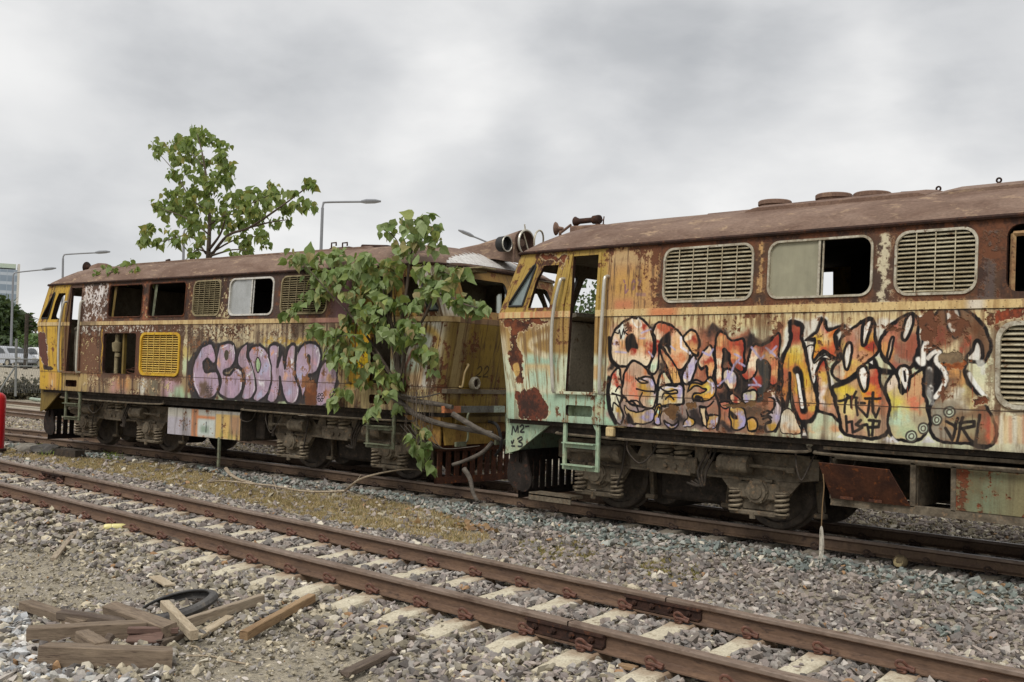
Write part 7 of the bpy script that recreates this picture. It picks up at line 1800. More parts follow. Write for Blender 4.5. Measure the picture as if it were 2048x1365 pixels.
# ---- young fig tree growing out of the left roof
TC = [(392, 265, 12), (402, 276, 16), (362, 286, 16), (319, 297, 15), (342, 298, 14), (372, 291, 14), (423, 283, 14), (448, 296, 14), (440, 314, 14), (382, 314, 16), (354, 319, 16), (314, 309, 10), (402, 326, 14), (458, 339, 14), (430, 342, 12), (347, 347, 12), (375, 342, 12), (397, 352, 14), (443, 359, 14), (463, 365, 10), (418, 367, 12), (362, 365, 7), (357, 380, 9), (385, 382, 14), (423, 382, 14), (342, 395, 14), (367, 395, 16), (397, 398, 16), (314, 413, 14), (329, 423, 14), (357, 418, 16), (382, 423, 16), (413, 413, 14), (458, 400, 14), (484, 398, 16), (509, 397, 16), (542, 380, 13), (555, 392, 12), (583, 387, 8), (616, 364, 13), (628, 377, 8), (606, 408, 13), (626, 413, 8), (588, 410, 7), (443, 425, 17), (474, 423, 17), (504, 418, 16), (535, 408, 13), (568, 418, 12), (573, 441, 10), (550, 448, 10), (514, 441, 16), (484, 448, 16), (451, 453, 16), (418, 448, 15), (387, 448, 15), (362, 441, 10), (303, 458, 13), (288, 474, 13), (283, 491, 9), (314, 489, 12), (342, 471, 13), (359, 484, 13), (382, 474, 12), (402, 474, 12), (392, 499, 10), (382, 512, 9), (468, 479, 9), (494, 481, 11), (519, 469, 13), (529, 489, 11), (494, 499, 12), (481, 507, 8), (463, 507, 7)]
b0 = lworld('L', 416, 519, .0)
mb = MB()
for px, r0, r1, y1 in (([(416, 524), (418, 480), (419, 440), (416, 380), (405, 310), (394, 268)], .050, .008, .1), ([(420, 515), (455, 472), (500, 455), (560, 415), (605, 382), (626, 370)], .030, .006, -.3), ([(412, 508), (380, 472), (330, 482), (292, 488)], .020, .005, .3),
                       ([(418, 425), (380, 395), (350, 345), (318, 308)], .018, .004, .2), ([(416, 395), (440, 345), (456, 318)], .014, .004, -.3), ([(418, 470), (380, 440), (330, 420), (310, 412)], .018, .004, -.4), ([(420, 508), (470, 480), (520, 474), (533, 488)], .018, .004, .5), ([(419, 450), (470, 420), (520, 400), (546, 385)], .018, .004, .3),
                       ([(500, 455), (540, 445), (575, 440)], .02, .006, -.3), ([(418, 500), (440, 470), (450, 440)], .03, .01, -.4), ([(405, 330), (385, 310), (365, 290)], .015, .006, .2), ([(414, 505), (395, 500), (380, 512)], .02, .006, -.3), ([(422, 512), (465, 500), (495, 502)], .02, .006, -.5)):
    branch(mb, px, 'L', 0., y1, r0, r1)
tr = mb.build('trunk', BARK)
Lp = cluster_leaves(TC, 'L', lambda px, py, r: r.uniform(-.9, .9), .150, 4, .5)
cr = leaves('crown', Lp, .112, LEAF, None, 5)
plant('fig_tree', 'leafy young tree growing out of the roof of the farther locomotive', 'tree', b0, [tr, cr])
# ---- sprig on the left end of the same roof
SC = [(210, 545, 12), (195, 549, 10), (230, 540, 12), (255, 530, 10), (270, 545, 12), (285, 556, 10), (243, 553, 9), (300, 560, 7), (258, 556, 9), (262, 523, 7), (220, 553, 8), (185, 545, 6)]
b0 = lworld('L', 268, 560, -1.15); mb = MB()
for px in ([(268, 560), (262, 545), (260, 525)], [(268, 560), (245, 545), (205, 545)], [(268, 560), (285, 556), (300, 562)], [(266, 553), (240, 552), (190, 548)]): branch(mb, px, 'L', -1.15, -1.1, .014, .005)
tr = mb.build('stem', BARK); cr = leaves('foliage', cluster_leaves(SC, 'L', lambda px, py, r: -1.1+r.uniform(-.25, .2), .075, 14, .6), .12, LEAF, None, 15)
plant('roof_sapling', 'small green sprig trailing over the roof edge above two empty windows', 'plant', b0, [tr, cr])
# ---- big climber on the right cab of the left locomotive
zc = lambda x, y: (560+x/2.527, 420+y/2.527)
VC = [(550, 110, 35), (640, 70, 38), (700, 90, 45), (780, 110, 40), (690, 150, 40), (780, 180, 35), (610, 180, 32), (640, 230, 32), (740, 40, 28), (60, 240, 36), (110, 265, 40), (190, 255, 42), (280, 240, 40), (340, 290, 45), (420, 260, 40), (470, 300, 40), (560, 290, 40), (600, 270, 30), (180, 350, 40), (240, 400, 45), (190, 430, 38), (130, 440, 28), (90, 500, 33), (50, 530, 28), (300, 340, 45), (370, 330, 45), (440, 340, 45), (350, 420, 45), (420, 420, 45), (500, 410, 45), (550, 370, 35), (370, 500, 45), (450, 500, 45), (520, 480, 40), (600, 470, 36), (430, 560, 38), (350, 570, 38), (280, 640, 42), (230, 650, 38), (150, 620, 28), (180, 610, 30), (320, 720, 42), (260, 720, 33), (360, 780, 36), (290, 760, 28), (450, 590, 33), (560, 620, 36), (640, 590, 38), (680, 600, 33), (600, 680, 36), (660, 650, 33), (480, 780, 38), (540, 830, 42), (600, 860, 36), (570, 870, 36), (420, 880, 33), (460, 800, 28), (530, 940, 32), (600, 1000, 22), (480, 1020, 28), (450, 1050, 18), (690, 640, 28), (760, 730, 33), (700, 720, 33), (780, 760, 26), (770, 830, 22), (720, 740, 28), (840, 330, 38), (880, 380, 33), (905, 330, 33), (770, 400, 42), (720, 440, 36), (800, 430, 36), (680, 480, 33), (740, 350, 33), (720, 300, 33), (820, 300, 28), (900, 460, 36), (940, 490, 42), (980, 500, 36), (1010, 485, 30), (1030, 495, 20), (290, 940, 36), (340, 930, 28), (280, 980, 22), (700, 1100, 28), (720, 1140, 28), (670, 1170, 22), (690, 1200, 28), (740, 1200, 28), (700, 1250, 18), (750, 1280, 20), (770, 1310, 18), (655, 1150, 16), (380, 640, 25), (430, 690, 28), (500, 560, 30), (260, 330, 35)]
VC = [zc(x, y)+(r/2.527,) for x, y, r in VC]
b0 = lworld('L', *zc(600, 905), -1.46); mb = MB()
def vb(pts, r0, r1, y0=-1.47, y1=-1.6): branch(mb, [zc(*p) for p in pts], 'L', y0, y1, r0, r1)
vb([(600, 900), (590, 700), (560, 560), (500, 420), (440, 330), (340, 290)], .028, .006); vb([(600, 900), (605, 650), (640, 400), (660, 230), (700, 110), (720, 60)], .030, .006, -1.47, -1.45); vb([(600, 900), (640, 700), (720, 560), (800, 430), (940, 480), (1000, 495)], .026, .005, -1.47, -1.75)
vb([(590, 880), (480, 700), (380, 560), (250, 420), (120, 270)], .022, .005, -1.47, -1.75); vb([(600, 880), (560, 640), (540, 500), (520, 400)], .022, .008); vb([(600, 900), (500, 760), (380, 640), (250, 650)], .018, .005, -1.47, -1.7); vb([(690, 920), (690, 1050), (700, 1200), (760, 1300)], .010, .004, -1.5, -1.6); vb([(640, 700), (700, 660), (770, 750)], .012, .004); vb([(600, 640), (700, 450), (790, 320), (900, 340)], .016, .005, -1.5, -1.6)
vb([(560, 560), (570, 300), (600, 180), (550, 110)], .014, .005, -1.5, -1.5); vb([(610, 900), (600, 760), (585, 620), (575, 520)], .02, .012, -1.5, -1.52); vb([(620, 900), (630, 780), (640, 660)], .016, .008, -1.5, -1.5)
r = random.Random(4)
for i in range(14): x = 640+i*9; vb([(x, 920), (x+r.uniform(-10, 20), 1000), (x+r.uniform(-15, 40), 1090+r.uniform(0, 60))], .004, .003, -1.5, -1.5)
st_ = mb.build('stem', BARK)
mb = MB()
def rb(pts, r0, r1, y0, y1): branch(mb, pts, 'L', y0, y1, r0, r1, 9, 6)
rb([(783, 780), (800, 792), (830, 802), (870, 808), (905, 815)], .040, .030, -1.46, -1.42); rb([(775, 785), (800, 805), (830, 828), (870, 845), (930, 858), (985, 868)], .044, .032, -1.48, -1.25)
rb([(905, 828), (950, 855), (985, 872), (1000, 880)], .036, .030, -1.44, -1.2); rb([(985, 884), (965, 905), (930, 922), (905, 930)], .028, .022, -1.22, -1.35); rb([(928, 938), (940, 958), (946, 985), (955, 1003)], .034, .020, -1.3, -1.35); rb([(800, 790), (840, 795), (880, 787)], .016, .008, -1.5, -1.45)
for i in range(7): rb([(800+i*9, 850), (830+i*8, 880+i*2), (880+i*4, 898), (960, 892)], .005, .004, -1.42, -1.25)
ro = mb.build('root', ROOTM)
cr = leaves('foliage', cluster_leaves(VC, 'L', lambda px, py, r: -1.58+r.uniform(-.22, .12), .085, 24, .9), .116, LEAF2, None, 25, droop=.7)
plant('climbing_fig', 'big leafy climber with thick grey roots growing over the cab of the farther locomotive', 'plant', b0, [st_, ro, cr])

# ---- dry grass (uncountable) between the tracks and in far patches
def grass(name, polys, n, h0, h1, cols, label, wind=.35, seed=3, z0=None, pad=0.):
    r = np.random.RandomState(seed); X_ = []; Y_ = []
    for P_, m in zip(polys, n):
        Q = np.array(P_); a = Q.min(0); b = Q.max(0); k = 0
        while k < m:
            x = r.uniform(a[0], b[0], m*2); y = r.uniform(a[1], b[1], m*2); ok = inpoly(P_, x, y) & (yard_noise(x, y, 'n2')+r.normal(0, .6, m*2) > -.35)
            if ok.sum() == 0: break
            X_.append(x[ok][:m-k]); Y_.append(y[ok][:m-k]); k += len(X_[-1])
    x = np.concatenate(X_); y = np.concatenate(Y_); m = len(x); z = zground(x, y) if z0 is None else np.full(m, z0)
    h = r.uniform(h0, h1, m)*np.where(r.rand(m) < .45, .25, 1.); a = r.uniform(0, 6.283, m); w_ = r.uniform(.0018, .0042, m)*(1+np.hypot(x, y)*.03); ln = r.uniform(.1, 1.1, m)*h+np.where(h < h0*1.2, r.uniform(.02, .07, m), 0)
    dx, dy = np.cos(a), np.sin(a); b_ = r.uniform(0, 6.283, m)
    p0 = np.stack([x-dx*w_, y-dy*w_, z-.01], 1); p1 = np.stack([x+dx*w_, y+dy*w_, z-.01], 1)
    p2 = np.stack([x+np.cos(b_)*ln*.4+dx*w_*.7, y+np.sin(b_)*ln*.4+dy*w_*.7, z+h*.6], 1); p3 = np.stack([x+np.cos(b_)*ln*.4-dx*w_*.7, y+np.sin(b_)*ln*.4-dy*w_*.7, z+h*.6], 1)
    p4 = np.stack([x+np.cos(b_)*ln, y+np.sin(b_)*ln, z+h*.9], 1)
    V = np.stack([p0, p1, p2, p3, p4], 1).reshape(-1, 3); o = np.arange(m)*5
    F = np.concatenate([np.stack([o, o+1, o+2], 1), np.stack([o, o+2, o+3], 1), np.stack([o+3, o+2, o+4], 1)])
    c = np.array([srgb(*q) for q in cols])[r.randint(0, len(cols), m)]*r.uniform(1.05, 1.7, (m, 1))
    return tag(mesh_np(name, V, F, GRM, col=np.repeat(c, 5, 0)), label, 'grass', kind='stuff')
def grass_mat():
    k = NT('dry_grass_blades'); at = k.n('ShaderNodeAttribute'); at.attribute_name = 'tint'; k.set(k.b, 'Base Color', at.outputs['Color']); k.set(k.b, 'Roughness', .8); k.set(k.b, 'Specular IOR Level', .15)
    t = k.n('ShaderNodeBsdfTranslucent'); k.l(at.outputs['Color'], t.inputs[0]); m = k.n('ShaderNodeMixShader'); k.set(m, 0, .4); k.l(k.b.outputs[0], m.inputs[1]); k.l(t.outputs[0], m.inputs[2]); k.l(m.outputs[0], k.out.inputs[0]); return k.m
GRM = grass_mat()
DRY = [(170, 152, 116), (154, 138, 102), (182, 166, 130), (138, 122, 90), (122, 116, 82), (160, 142, 112)]
GRN = [(124, 118, 74), (146, 134, 86), (110, 112, 66), (160, 142, 98), (130, 126, 74)]
grass('dry_grass', [GRASSP], [88000], .012, .06, DRY+DRY+GRN[:2], 'dry yellow grass in the strip between the two tracks')
grass('grass', [GRASS2, GRASS3], [6500, 4000], .012, .05, GRN, 'sparse yellow green grass tufts in the ballast between the tracks', seed=8)
FARG = gpoly([(-40, 845), (60, 845), (130, 858), (420, 905), (420, 892), (130, 850), (60, 842), (-40, 838)], -.05)
grass('dry_grass', [[(-48, 11.2), (-20, 11.3), (-16, 12.0), (-20, 12.9), (-48, 12.9)], [(-20, 11.4), (-5, 11.6), (-5, 13.5), (-20, 13.0)]], [26000, 9000], .02, .08, DRY, 'dry straw coloured grass behind the locomotives', seed=9)
grass('weeds', [gpoly([(70, 893), (92, 890), (112, 896), (110, 905), (80, 906)], -.02), gpoly([(205, 905), (235, 900), (245, 912), (215, 918)], -.03)], [500, 500], .05, .16, [(120, 138, 60), (140, 150, 76), (104, 122, 56)], 'green weed tufts beside the far track', seed=10)

# ================================================================== background on the left
# ---- tracks beyond the locomotives
for yy, lab in ((13.2, 'nearest of the rails beyond the locomotives, seen left of the yellow cab'), (14.27, 'middle rail of those seen left of the yellow cab'), (16.9, 'farthest rail seen left of the yellow cab')):
    o = rail_mesh('rail', [(x, yy, -.02) for x in np.arange(-90, -9, 6.)], MT['rail2']); tag(o, lab, 'rail', 'rails beyond the locomotives')
m = MB(); m.tube([tuple(ground(-60, 783, .08)), tuple(ground(5, 790, .08)), tuple(ground(75, 800, .06)), tuple(ground(110, 802, .06))], .07, 8); tag(m.build('conduit', MT['palebar']), 'pale pipe lying on the ground in front of the fence', 'pipe')
# ---- street lamps
MT['lamppost'] = plain('galvanised_post', S(128, 130, 134), .5, .3)
def lamp(label, base_px, dist, top_py, arm, lean=0.):
    base = atdist(base_px, 730, dist); gz = float(zground(np.array([base.x]), np.array([base.y]))[0]); base.z = gz
    t = thing('street_lamp', label, 'street lamp', tuple(base), 0, 'street lamps beyond the yard')
    top = atdist(arm[0][0], top_py, dist)
    P_ = [atdist(x, y, dist) for x, y in arm]
    r = .085
    m = MB(); m.tube([(0, 0, 0), tuple(P_[0]-base)], [r*1.2, r*.8], 8)
    m.build('pole', MT['lamppost'], t)
    m = MB(); m.tube(catmull([tuple(p-base) for p in P_], 5), r*.6, 6); m.build('arm', MT['lamppost'], t)
    e = P_[-1]-base; d = (P_[-1]-P_[-2]).normalized(); s_ = d.cross(Vector((0, 0, 1))).normalized(); L_ = .95
    m = MB(); vs = []
    for f, w_, h in ((0, .08, .07), (.25, .16, .13), (.7, .17, .12), (1., .06, .05)):
        c = e+d*L_*f; vs += [tuple(c+s_*w_+Vector((0, 0, h*.3))), tuple(c+Vector((0, 0, h))), tuple(c-s_*w_+Vector((0, 0, h*.3))), tuple(c-s_*w_*.8-Vector((0, 0, h*.6))), tuple(c+s_*w_*.8-Vector((0, 0, h*.6)))]
    m.add(vs, [(i*5+j, i*5+5+j, i*5+5+(j+1) % 5, i*5+(j+1) % 5) for i in range(3) for j in range(5)]+[(0, 1, 2, 3, 4), (19, 18, 17, 16, 15)])
    m.build('lamp_head', MT['lamppost'], t)
    return t
lamp('street lamp with its arm to the right, nearest the glass tower at the left edge', 21, 82, 556, [(26, 556), (28, 548), (36, 545), (84, 540)])
lamp('street lamp standing behind the left cab, next right of the one by the tower', 123, 74, 520, [(126, 518), (128, 511), (136, 509), (190, 506)])
lamp('tall street lamp rising above the roof to the right of the roof tree', 634, 50, 420, [(645, 416), (647, 408), (654, 405), (722, 404)])
lamp('street lamp pole half hidden by the tree on the roof', 362, 60, 470, [(368, 466), (370, 460), (377, 458), (430, 455)])
lamp('street lamp head just showing over the roof left of the big headlights', 1010, 58, 490, [(1000, 500), (985, 490), (965, 481), (948, 474)])
# ---- glass tower
def tower_mat():
    k = NT('tower_glass'); v = k.coord(rand=False); sp_ = k.n('ShaderNodeSeparateXYZ'); k.l(v, sp_.inputs[0])
    fl = k.math('FRACT', k.math('MULTIPLY', sp_.outputs[2], .30)); fx_ = k.math('FRACT', k.math('MULTIPLY', sp_.outputs[0], .42))
    c = k.mix(k.ramp(fl, [(.30, 0.), (.36, 1.)]), S(176, 184, 192), S(104, 120, 136)); c = k.mix(k.math('LESS_THAN', fx_, .08), c, S(150, 160, 170))
    c = k.mix(k.noise(v, .15, 3.), c, S(140, 152, 164)); k.set(k.b, 'Base Color', c); k.set(k.b, 'Roughness', .35); return k.m
tp = atdist(-18, 600, 420); 
t = thing('office_tower', 'tall blue grey glass tower with floor bands at the left edge', 'tower', (tp.x, tp.y, 0), YAW+.465)
ht = atdist(10, 528, 420).z; wd = 84*420/FPX
m = MB(); m.box((0, 4, ht/2-1), (wd, 8, ht-2)); m.build('wall', tower_mat(), t)
m = MB(); m.box((wd*.1, 4, ht-.6), (wd*.7, 6, 1.6)); m.build('roof_parapet', MT['palebar'], t)
m = MB(); m.box((wd/2+.1, 3.9, ht/2), (.8, 8.4, ht+.4)); m.build('corner_fin', MT['white'], t)
# ---- trees behind the car park
def far_tree(name, label, px, py_top, dist, wpx, seed, mat=None, trunk=True):
    base = atdist(px, 730, dist); base.z = float(zground(np.array([base.x]), np.array([base.y]))[0])-.2; top = atdist(px, py_top, dist).z-base.z; w_ = wpx*dist/FPX
    t = thing(name, label, 'tree', tuple(base), 0, 'trees beyond the car park')
    r = np.random.RandomState(seed); P_ = []
    for _ in range(26):
        c = np.array([r.uniform(-.42, .42)*w_, r.uniform(-.4, .4)*w_, top*r.uniform(.32, .9)]); rad = w_*r.uniform(.10, .2)
        c[:2] *= 1-.55*max(0, (c[2]/top-.55)/.45); c[2] = min(c[2], top-rad*.8)
        q = r.normal(0, .5, (230, 3))*rad; P_.append(c+q)
    leaves('crown', np.concatenate(P_), .34*dist/90, mat or LEAFD, t, seed, droop=.5, jit=.7)
    m = MB(); m.tube([(0, 0, 0), (.05*w_, 0, top*.3), (.02*w_, .02*w_, top*.7)], [.03*top, .022*top, .008*top], 8)
    for q in range(6): a = q*1.1; m.tube([(0, 0, top*(.25+.05*q)), (.25*w_*math.cos(a), .25*w_*math.sin(a), top*(.5+.06*q))], [.012*top, .004*top], 6)
    m.build('trunk', BARK, t); return t
far_tree('broadleaf_tree', 'dark green tree under the glass tower at the left edge', -8, 588, 96, 92, 31)
far_tree('broadleaf_tree', 'dark bushy tree left of the yellow cab, behind the parked cars', 30, 618, 104, 60, 33)
far_tree('broadleaf_tree', 'tree far behind the cab window of the nearer locomotive', 1240, 560, 60, 330, 35)
far_tree('broadleaf_tree', 'tree hidden behind the locomotives at mid left', 120, 668, 120, 90, 37)
# ---- parked cars behind the fence
def car(label, px, py, dist, head, body_m):
    p = atdist(px, py, dist); p.z = float(zground(np.array([p.x]), np.array([p.y]))[0])
    t = thing('parked_car', label, 'car', tuple(p), head, 'cars parked behind the fence')
    prof = [(-2.15, .35), (-2.18, .62), (-2.08, .86), (-1.75, .92), (-1.15, 1.30), (-.6, 1.43), (.2, 1.43), (.75, 1.28), (1.25, .95), (1.95, .80), (2.15, .62), (2.16, .38), (1.8, .28), (-1.8, .28)]
    m = MB(); n = len(prof); vs = []
    for s_, ws in ((-1, .86), (-1, .78), (1, .78), (1, .86)): pass
    rows = []
    for y, sh in ((-.86, .0), (-.80, .05), (-.55, .09), (.55, .09), (.80, .05), (.86, .0)):
        rows.append([(x*(1-.0), y*(1-.16*max(0, (z-.9)/.5)), z+(sh if z > .8 else 0)*.35) for x, z in prof])
    vs = [p_ for r_ in rows for p_ in r_]
    m.add(vs, [(i*n+j, (i+1)*n+j, (i+1)*n+(j+1) % n, i*n+(j+1) % n) for i in range(5) for j in range(n)], 0, True); m.add(rows[0], [tuple(range(n))]); m.add(rows[-1], [tuple(reversed(range(n)))])
    m.build('body', body_m, t)
    for sd in (-1, 1):
        for q in ([(-1.45, .95), (-1.05, 1.26), (-.5, 1.36), (-.45, .95)], [(-.38, .95), (-.42, 1.37), (.2, 1.37), (.68, 1.22), (1.05, .95)]):
            m = MB(); m.add([(x, sd*(.865-.86*.16*max(0, (z-.9)/.5)), z) for x, z in q], [tuple(range(4 if len(q) == 4 else 5))]); m.build('window', MT['carglass'], t)
    for sg, q in ((1, [(1.22, .97), (.78, 1.29)]), (-1, [(-1.70, .95), (-1.18, 1.31)])):
        m = MB(); (x0, z0), (x1, z1) = q; m.add([(x0+sg*.02, -.70, z0+.03), (x0+sg*.02, .70, z0+.03), (x1+sg*.02, .62, z1+.04), (x1+sg*.02, -.62, z1+.04)], [(0, 1, 2, 3)]); m.build('windscreen', MT['carglass'], t)
    for x in (-1.3, 1.35):
        for y in (-.8, .8):
            m = MB(); m.lathe((x, y-.1, .31), (0, 1, 0), [(0, .15), (0, .29), (.03, .31), (.17, .31), (.2, .29), (.2, .15)], 18); w_ = m.build('wheel', MT['rubber'], t); m = MB(); m.lathe((x, y+(.1 if y > 0 else -.1), .31), (0, math.copysign(1, y), 0), [(0, .18), (.01, .17), (.012, .02)], 12); m.build('rim', MT['alu'], w_)
    for y in (-.6, .6):
        m = MB(); m.box((2.12, y, .66), (.10, .34, .12), bev=.03); m.build('headlight', MT['white'], t)
        m = MB(); m.box((-2.12, y, .74), (.08, .30, .14), bev=.03); m.build('tail_light', MT['taillight'], t)
    return t
MT['carglass'] = plain('car_glass', S(44, 50, 54), .1); MT['taillight'] = plain('tail_light_red', S(140, 24, 20), .3)
CWH = plain('car_white', S(226, 228, 230), .3); CSI = plain('car_silver', S(176, 180, 186), .3, .3)
car('silver car at the left edge of the photo, cut by the frame', -44, 733, 92, .15, CSI)
car('silver car behind the fence, just left of the braced post', 14, 735, 80, .2, CSI)
car('white car behind the fence, partly hidden by the yellow cab', 84, 735, 80, .05, CWH)
# ---- fence on the bank
fd = 48.
def fpt(px, py, d=fd): return atdist(px, py, d)
FM = plain('fence_steel', S(120, 122, 120), .6, .2)
t = thing('wire_fence', 'grey wire mesh fence with a braced post at the left', 'fence', tuple(fpt(31, 790)), 0); B0 = fpt(31, 790)
for px in (-60, 31, 122): m = MB(); m.tube([tuple(fpt(px, 793)-B0), tuple(fpt(px+2, 678)-B0)], .05, 7); m.build('post', FM, t)
m = MB(); m.tube([tuple(fpt(-2, 784)-B0), tuple(fpt(31, 733)-B0)], .04, 6); m.build('brace', FM, t)
for py in (719, 733): m = MB(); m.tube([tuple(fpt(-70, py-2)-B0), tuple(fpt(130, py+1)-B0)], .028, 6); m.build('rail', FM, t)
m = MB(); m.tube([tuple(fpt(53, 735)-B0), tuple(fpt(54, 719)-B0)], .03, 6); m.build('rail', FM, t)
m = MB()
for i in range(60):
    px = -70+i*3.4; m.tube([tuple(fpt(px, 786)-B0), tuple(fpt(px+18, 690)-B0)], .004, 3); m.tube([tuple(fpt(px+18, 786)-B0), tuple(fpt(px, 690)-B0)], .004, 3)
m.build('wire_mesh', FM, t)
# ---- dark pole with wires behind the fence
pb = fpt(52, 720, 75); t = thing('utility_pole', 'dark pole with short cross arms and wires left of the yellow cab', 'pole', tuple(pb))
m = MB(); m.tube([(0, 0, -1.5), tuple(fpt(54, 628, 75)-pb)], [.16, .12], 8); m.build('pole', MT['grimed'], t)
for py in (632, 641, 650): m = MB(); m.tube([tuple(fpt(50, py, 75)-pb), tuple(fpt(66, py+3, 75)-pb)], .045, 5); m.build('cross_arm', MT['grimed'], t)
m = MB(); m.tube([tuple(fpt(56, 632, 75)-pb), tuple(fpt(80, 640, 75)-pb)], .02, 4); m.build('wire', MT['grimed'], t)
# ---- scrub on the bank and low wall
for i, (px, py, d, w_, lab) in enumerate(((48, 788, 50, 44, 'dark scrub at the foot of the bank beside the yellow cab'), (12, 786, 50, 40, 'dark scrub at the foot of the bank near the left edge'), (66, 785, 50, 30, 'low dark scrub touching the yellow cab from behind'))):
    b = atdist(px, py, d); b.z = float(zground(np.array([b.x]), np.array([b.y]))[0]); t = thing('bush', lab, 'bush', tuple(b), 0, 'scrub on the bank'); r = np.random.RandomState(60+i); W_ = w_*d/FPX
    leaves('foliage', np.stack([r.normal(0, W_*.3, 700), r.normal(0, .4, 700), np.abs(r.normal(.3, .28, 700))], 1), .12, MT.get('scrub') or MT.setdefault('scrub', leaf_mat('scrub_leaf', [(70, 64, 50), (86, 80, 58), (60, 56, 46), (100, 90, 66)], .1)), t, 70+i, droop=.2, jit=.8)
    m = MB(); [m.tube([(0, 0, -.1), (r.normal(0, .4), r.normal(0, .2), .6)], .012, 4) for _ in range(9)]; m.build('stems', BARK, t)
gl = MB(); q = [fpt(58, 668, 130), fpt(110, 664, 130), fpt(110, 648, 150), fpt(58, 650, 150)]; 
b = atdist(68, 735, 90); b.z = 1.3; t = thing('hedge', 'bright green hedge showing between the pole and the yellow cab', 'hedge', tuple(b)); r = np.random.RandomState(91)
leaves('foliage', np.stack([r.uniform(-1.4, 1.6, 1500), r.uniform(-.8, .8, 1500), r.uniform(.2, 2.6, 1500)], 1), .22, leaf_mat('hedge_leaf', [(84, 110, 62), (100, 126, 74), (76, 100, 58), (120, 140, 100)], .3), t, 92, droop=.4, jit=.7)
m = MB(); m.tube([(0, 0, 0), (0, 0, 3.)], .08, 6); m.build('stems', BARK, t)
# ---- red post at the very edge
RP = ground(-13, 903, -.02); t = thing('red_post', 'bright red round topped post cut off by the left edge', 'post', tuple(RP)); h = (903-797)*math.hypot(RP.x, RP.y)/FPX*1.0; rr = 17*math.hypot(RP.x, RP.y)/FPX
m = MB(); m.lathe((0, 0, 0), (0, 0, 1), [(0, rr), (h-rr*.7, rr), (h-rr*.35, rr*.9), (h-rr*.1, rr*.6), (h, .02)], 22); m.build('post_body', plain('red_paint', S(176, 18, 30), .45), t)
m = MB(); m.lathe((0, 0, 0), (0, 0, 1), [(0, rr*1.25), (.05, rr*1.25), (.06, rr)], 22); m.build('base_flange', MT['rustd'], t)

# ================================================================== loose things on the ground
def wood(name, c1, c2, c3): return worn(name, S(*c1), S(*c2), S(*c3), 5., .85, 0., .5, (.5, 5, 5), t=(.35, .65), fine=30.)
WB = wood('brown_timber', (132, 116, 98), (104, 90, 76), (84, 70, 60)); WD = wood('dark_timber', (104, 92, 80), (82, 70, 62), (120, 106, 92)); WG = wood('grey_timber', (164, 150, 130), (140, 126, 108), (116, 102, 88)); WO = wood('orange_timber', (160, 134, 102), (136, 110, 82), (112, 90, 70)); WR = wood('red_timber', (112, 88, 78), (92, 72, 64), (128, 106, 94)); WL = wood('pale_timber', (186, 172, 148), (162, 146, 122), (134, 118, 98))
def zat(px, py):
    p = ground(px, py, -.1)
    for _ in range(4): p = ground(px, py, float(zground(np.array([p.x]), np.array([p.y]))[0]))
    return p
def plank(label, A, B, w_, t_, mat, za=.0, zb=.0, roll=0., group='broken timber in the pile with the tyre', name='wooden_plank', cat='plank', ragged=False):
    """A, B: photo pixels of the two ends of the centre line; za, zb: heights of that line over the soil"""
    def pt(q, h):
        p = zat(*q)
        for _ in range(4):
            p = ground(q[0], q[1], float(zground(np.array([p.x]), np.array([p.y]))[0])+h)
        return p
    za, zb, t_ = za+.012, zb+.012, t_*1.18
    a, b = pt(A, za+t_/2), pt(B, zb+t_/2); d = (b-a); L_ = d.length; x = d.normalized(); s_ = Vector((0, 0, 1)).cross(x).normalized(); up = x.cross(s_)
    if roll: s_, up = s_*math.cos(roll)+up*math.sin(roll), up*math.cos(roll)-s_*math.sin(roll)
    M4 = Matrix(((x.x, s_.x, up.x, a.x), (x.y, s_.y, up.y, a.y), (x.z, s_.z, up.z, a.z), (0, 0, 0, 1)))
    m = MB(); n = 9; vs = []; r = random.Random(int(A[0]*7+B[0]))
    b_ = min(.005, t_*.15)
    for i in range(n+1):
        f = L_*i/n; e = r.uniform(-.003, .003); e2 = r.uniform(-.003, .003); sag = 0
        ww, tt = w_/2+e, t_/2+e2*.5
        for (yy, zz_) in ((-ww+b_, -tt), (ww-b_, -tt), (ww, -tt+b_), (ww, tt-b_), (ww-b_, tt), (-ww+b_, tt), (-ww, tt-b_), (-ww, -tt+b_)):
            ff = f+(r.uniform(-.035, .035) if ragged and i in (0, n) else r.uniform(-.004, .004) if i in (0, n) else 0); vs.append((ff, yy, zz_))
    m.add(vs, [(i*8+j, i*8+8+j, i*8+8+(j+1) % 8, i*8+(j+1) % 8) for i in range(n) for j in range(8)]+[tuple(range(8)), tuple(n*8+j for j in reversed(range(8)))])
    o = m.build(name, mat); o.matrix_world = M4
    return tag(o, label, cat, group)
q = lambda x, y: (x/2.926, 1120+y/2.926)
plank('light brown plank at the back left of the timber pile', q(150, 262), q(500, 380), .10, .05, WB, .03, .01)
plank('dark tapering board lying behind the long beam of the pile', q(355, 318), q(740, 372), .09, .045, WD, .05, .03)
plank('brown plank with dark split side leaning left of the tyre', q(645, 285), q(1000, 412), .10, .06, WB, .05, .06, .2)
plank('long brown beam across the middle of the timber pile', q(165, 445), q(860, 405), .10, .09, WB, .0, .01)
plank('thickest beam at the front of the timber pile', q(255, 552), q(1005, 580), .11, .10, WB, .0, .0, ragged=True)
plank('short block lying across the gap between the two beams', q(480, 440), q(600, 510), .09, .05, WB, .08, .07)
plank('small dark offcut standing against the front beam', q(610, 500), q(655, 440), .05, .03, WD, .04, .09)
plank('red brown board at the right end of the long beam', q(755, 455), q(960, 460), .12, .05, WR, .02, .02, .6)
plank('thin reddish batten lying on top of the red brown board', q(750, 412), q(1045, 412), .05, .03, WR, .08, .07)
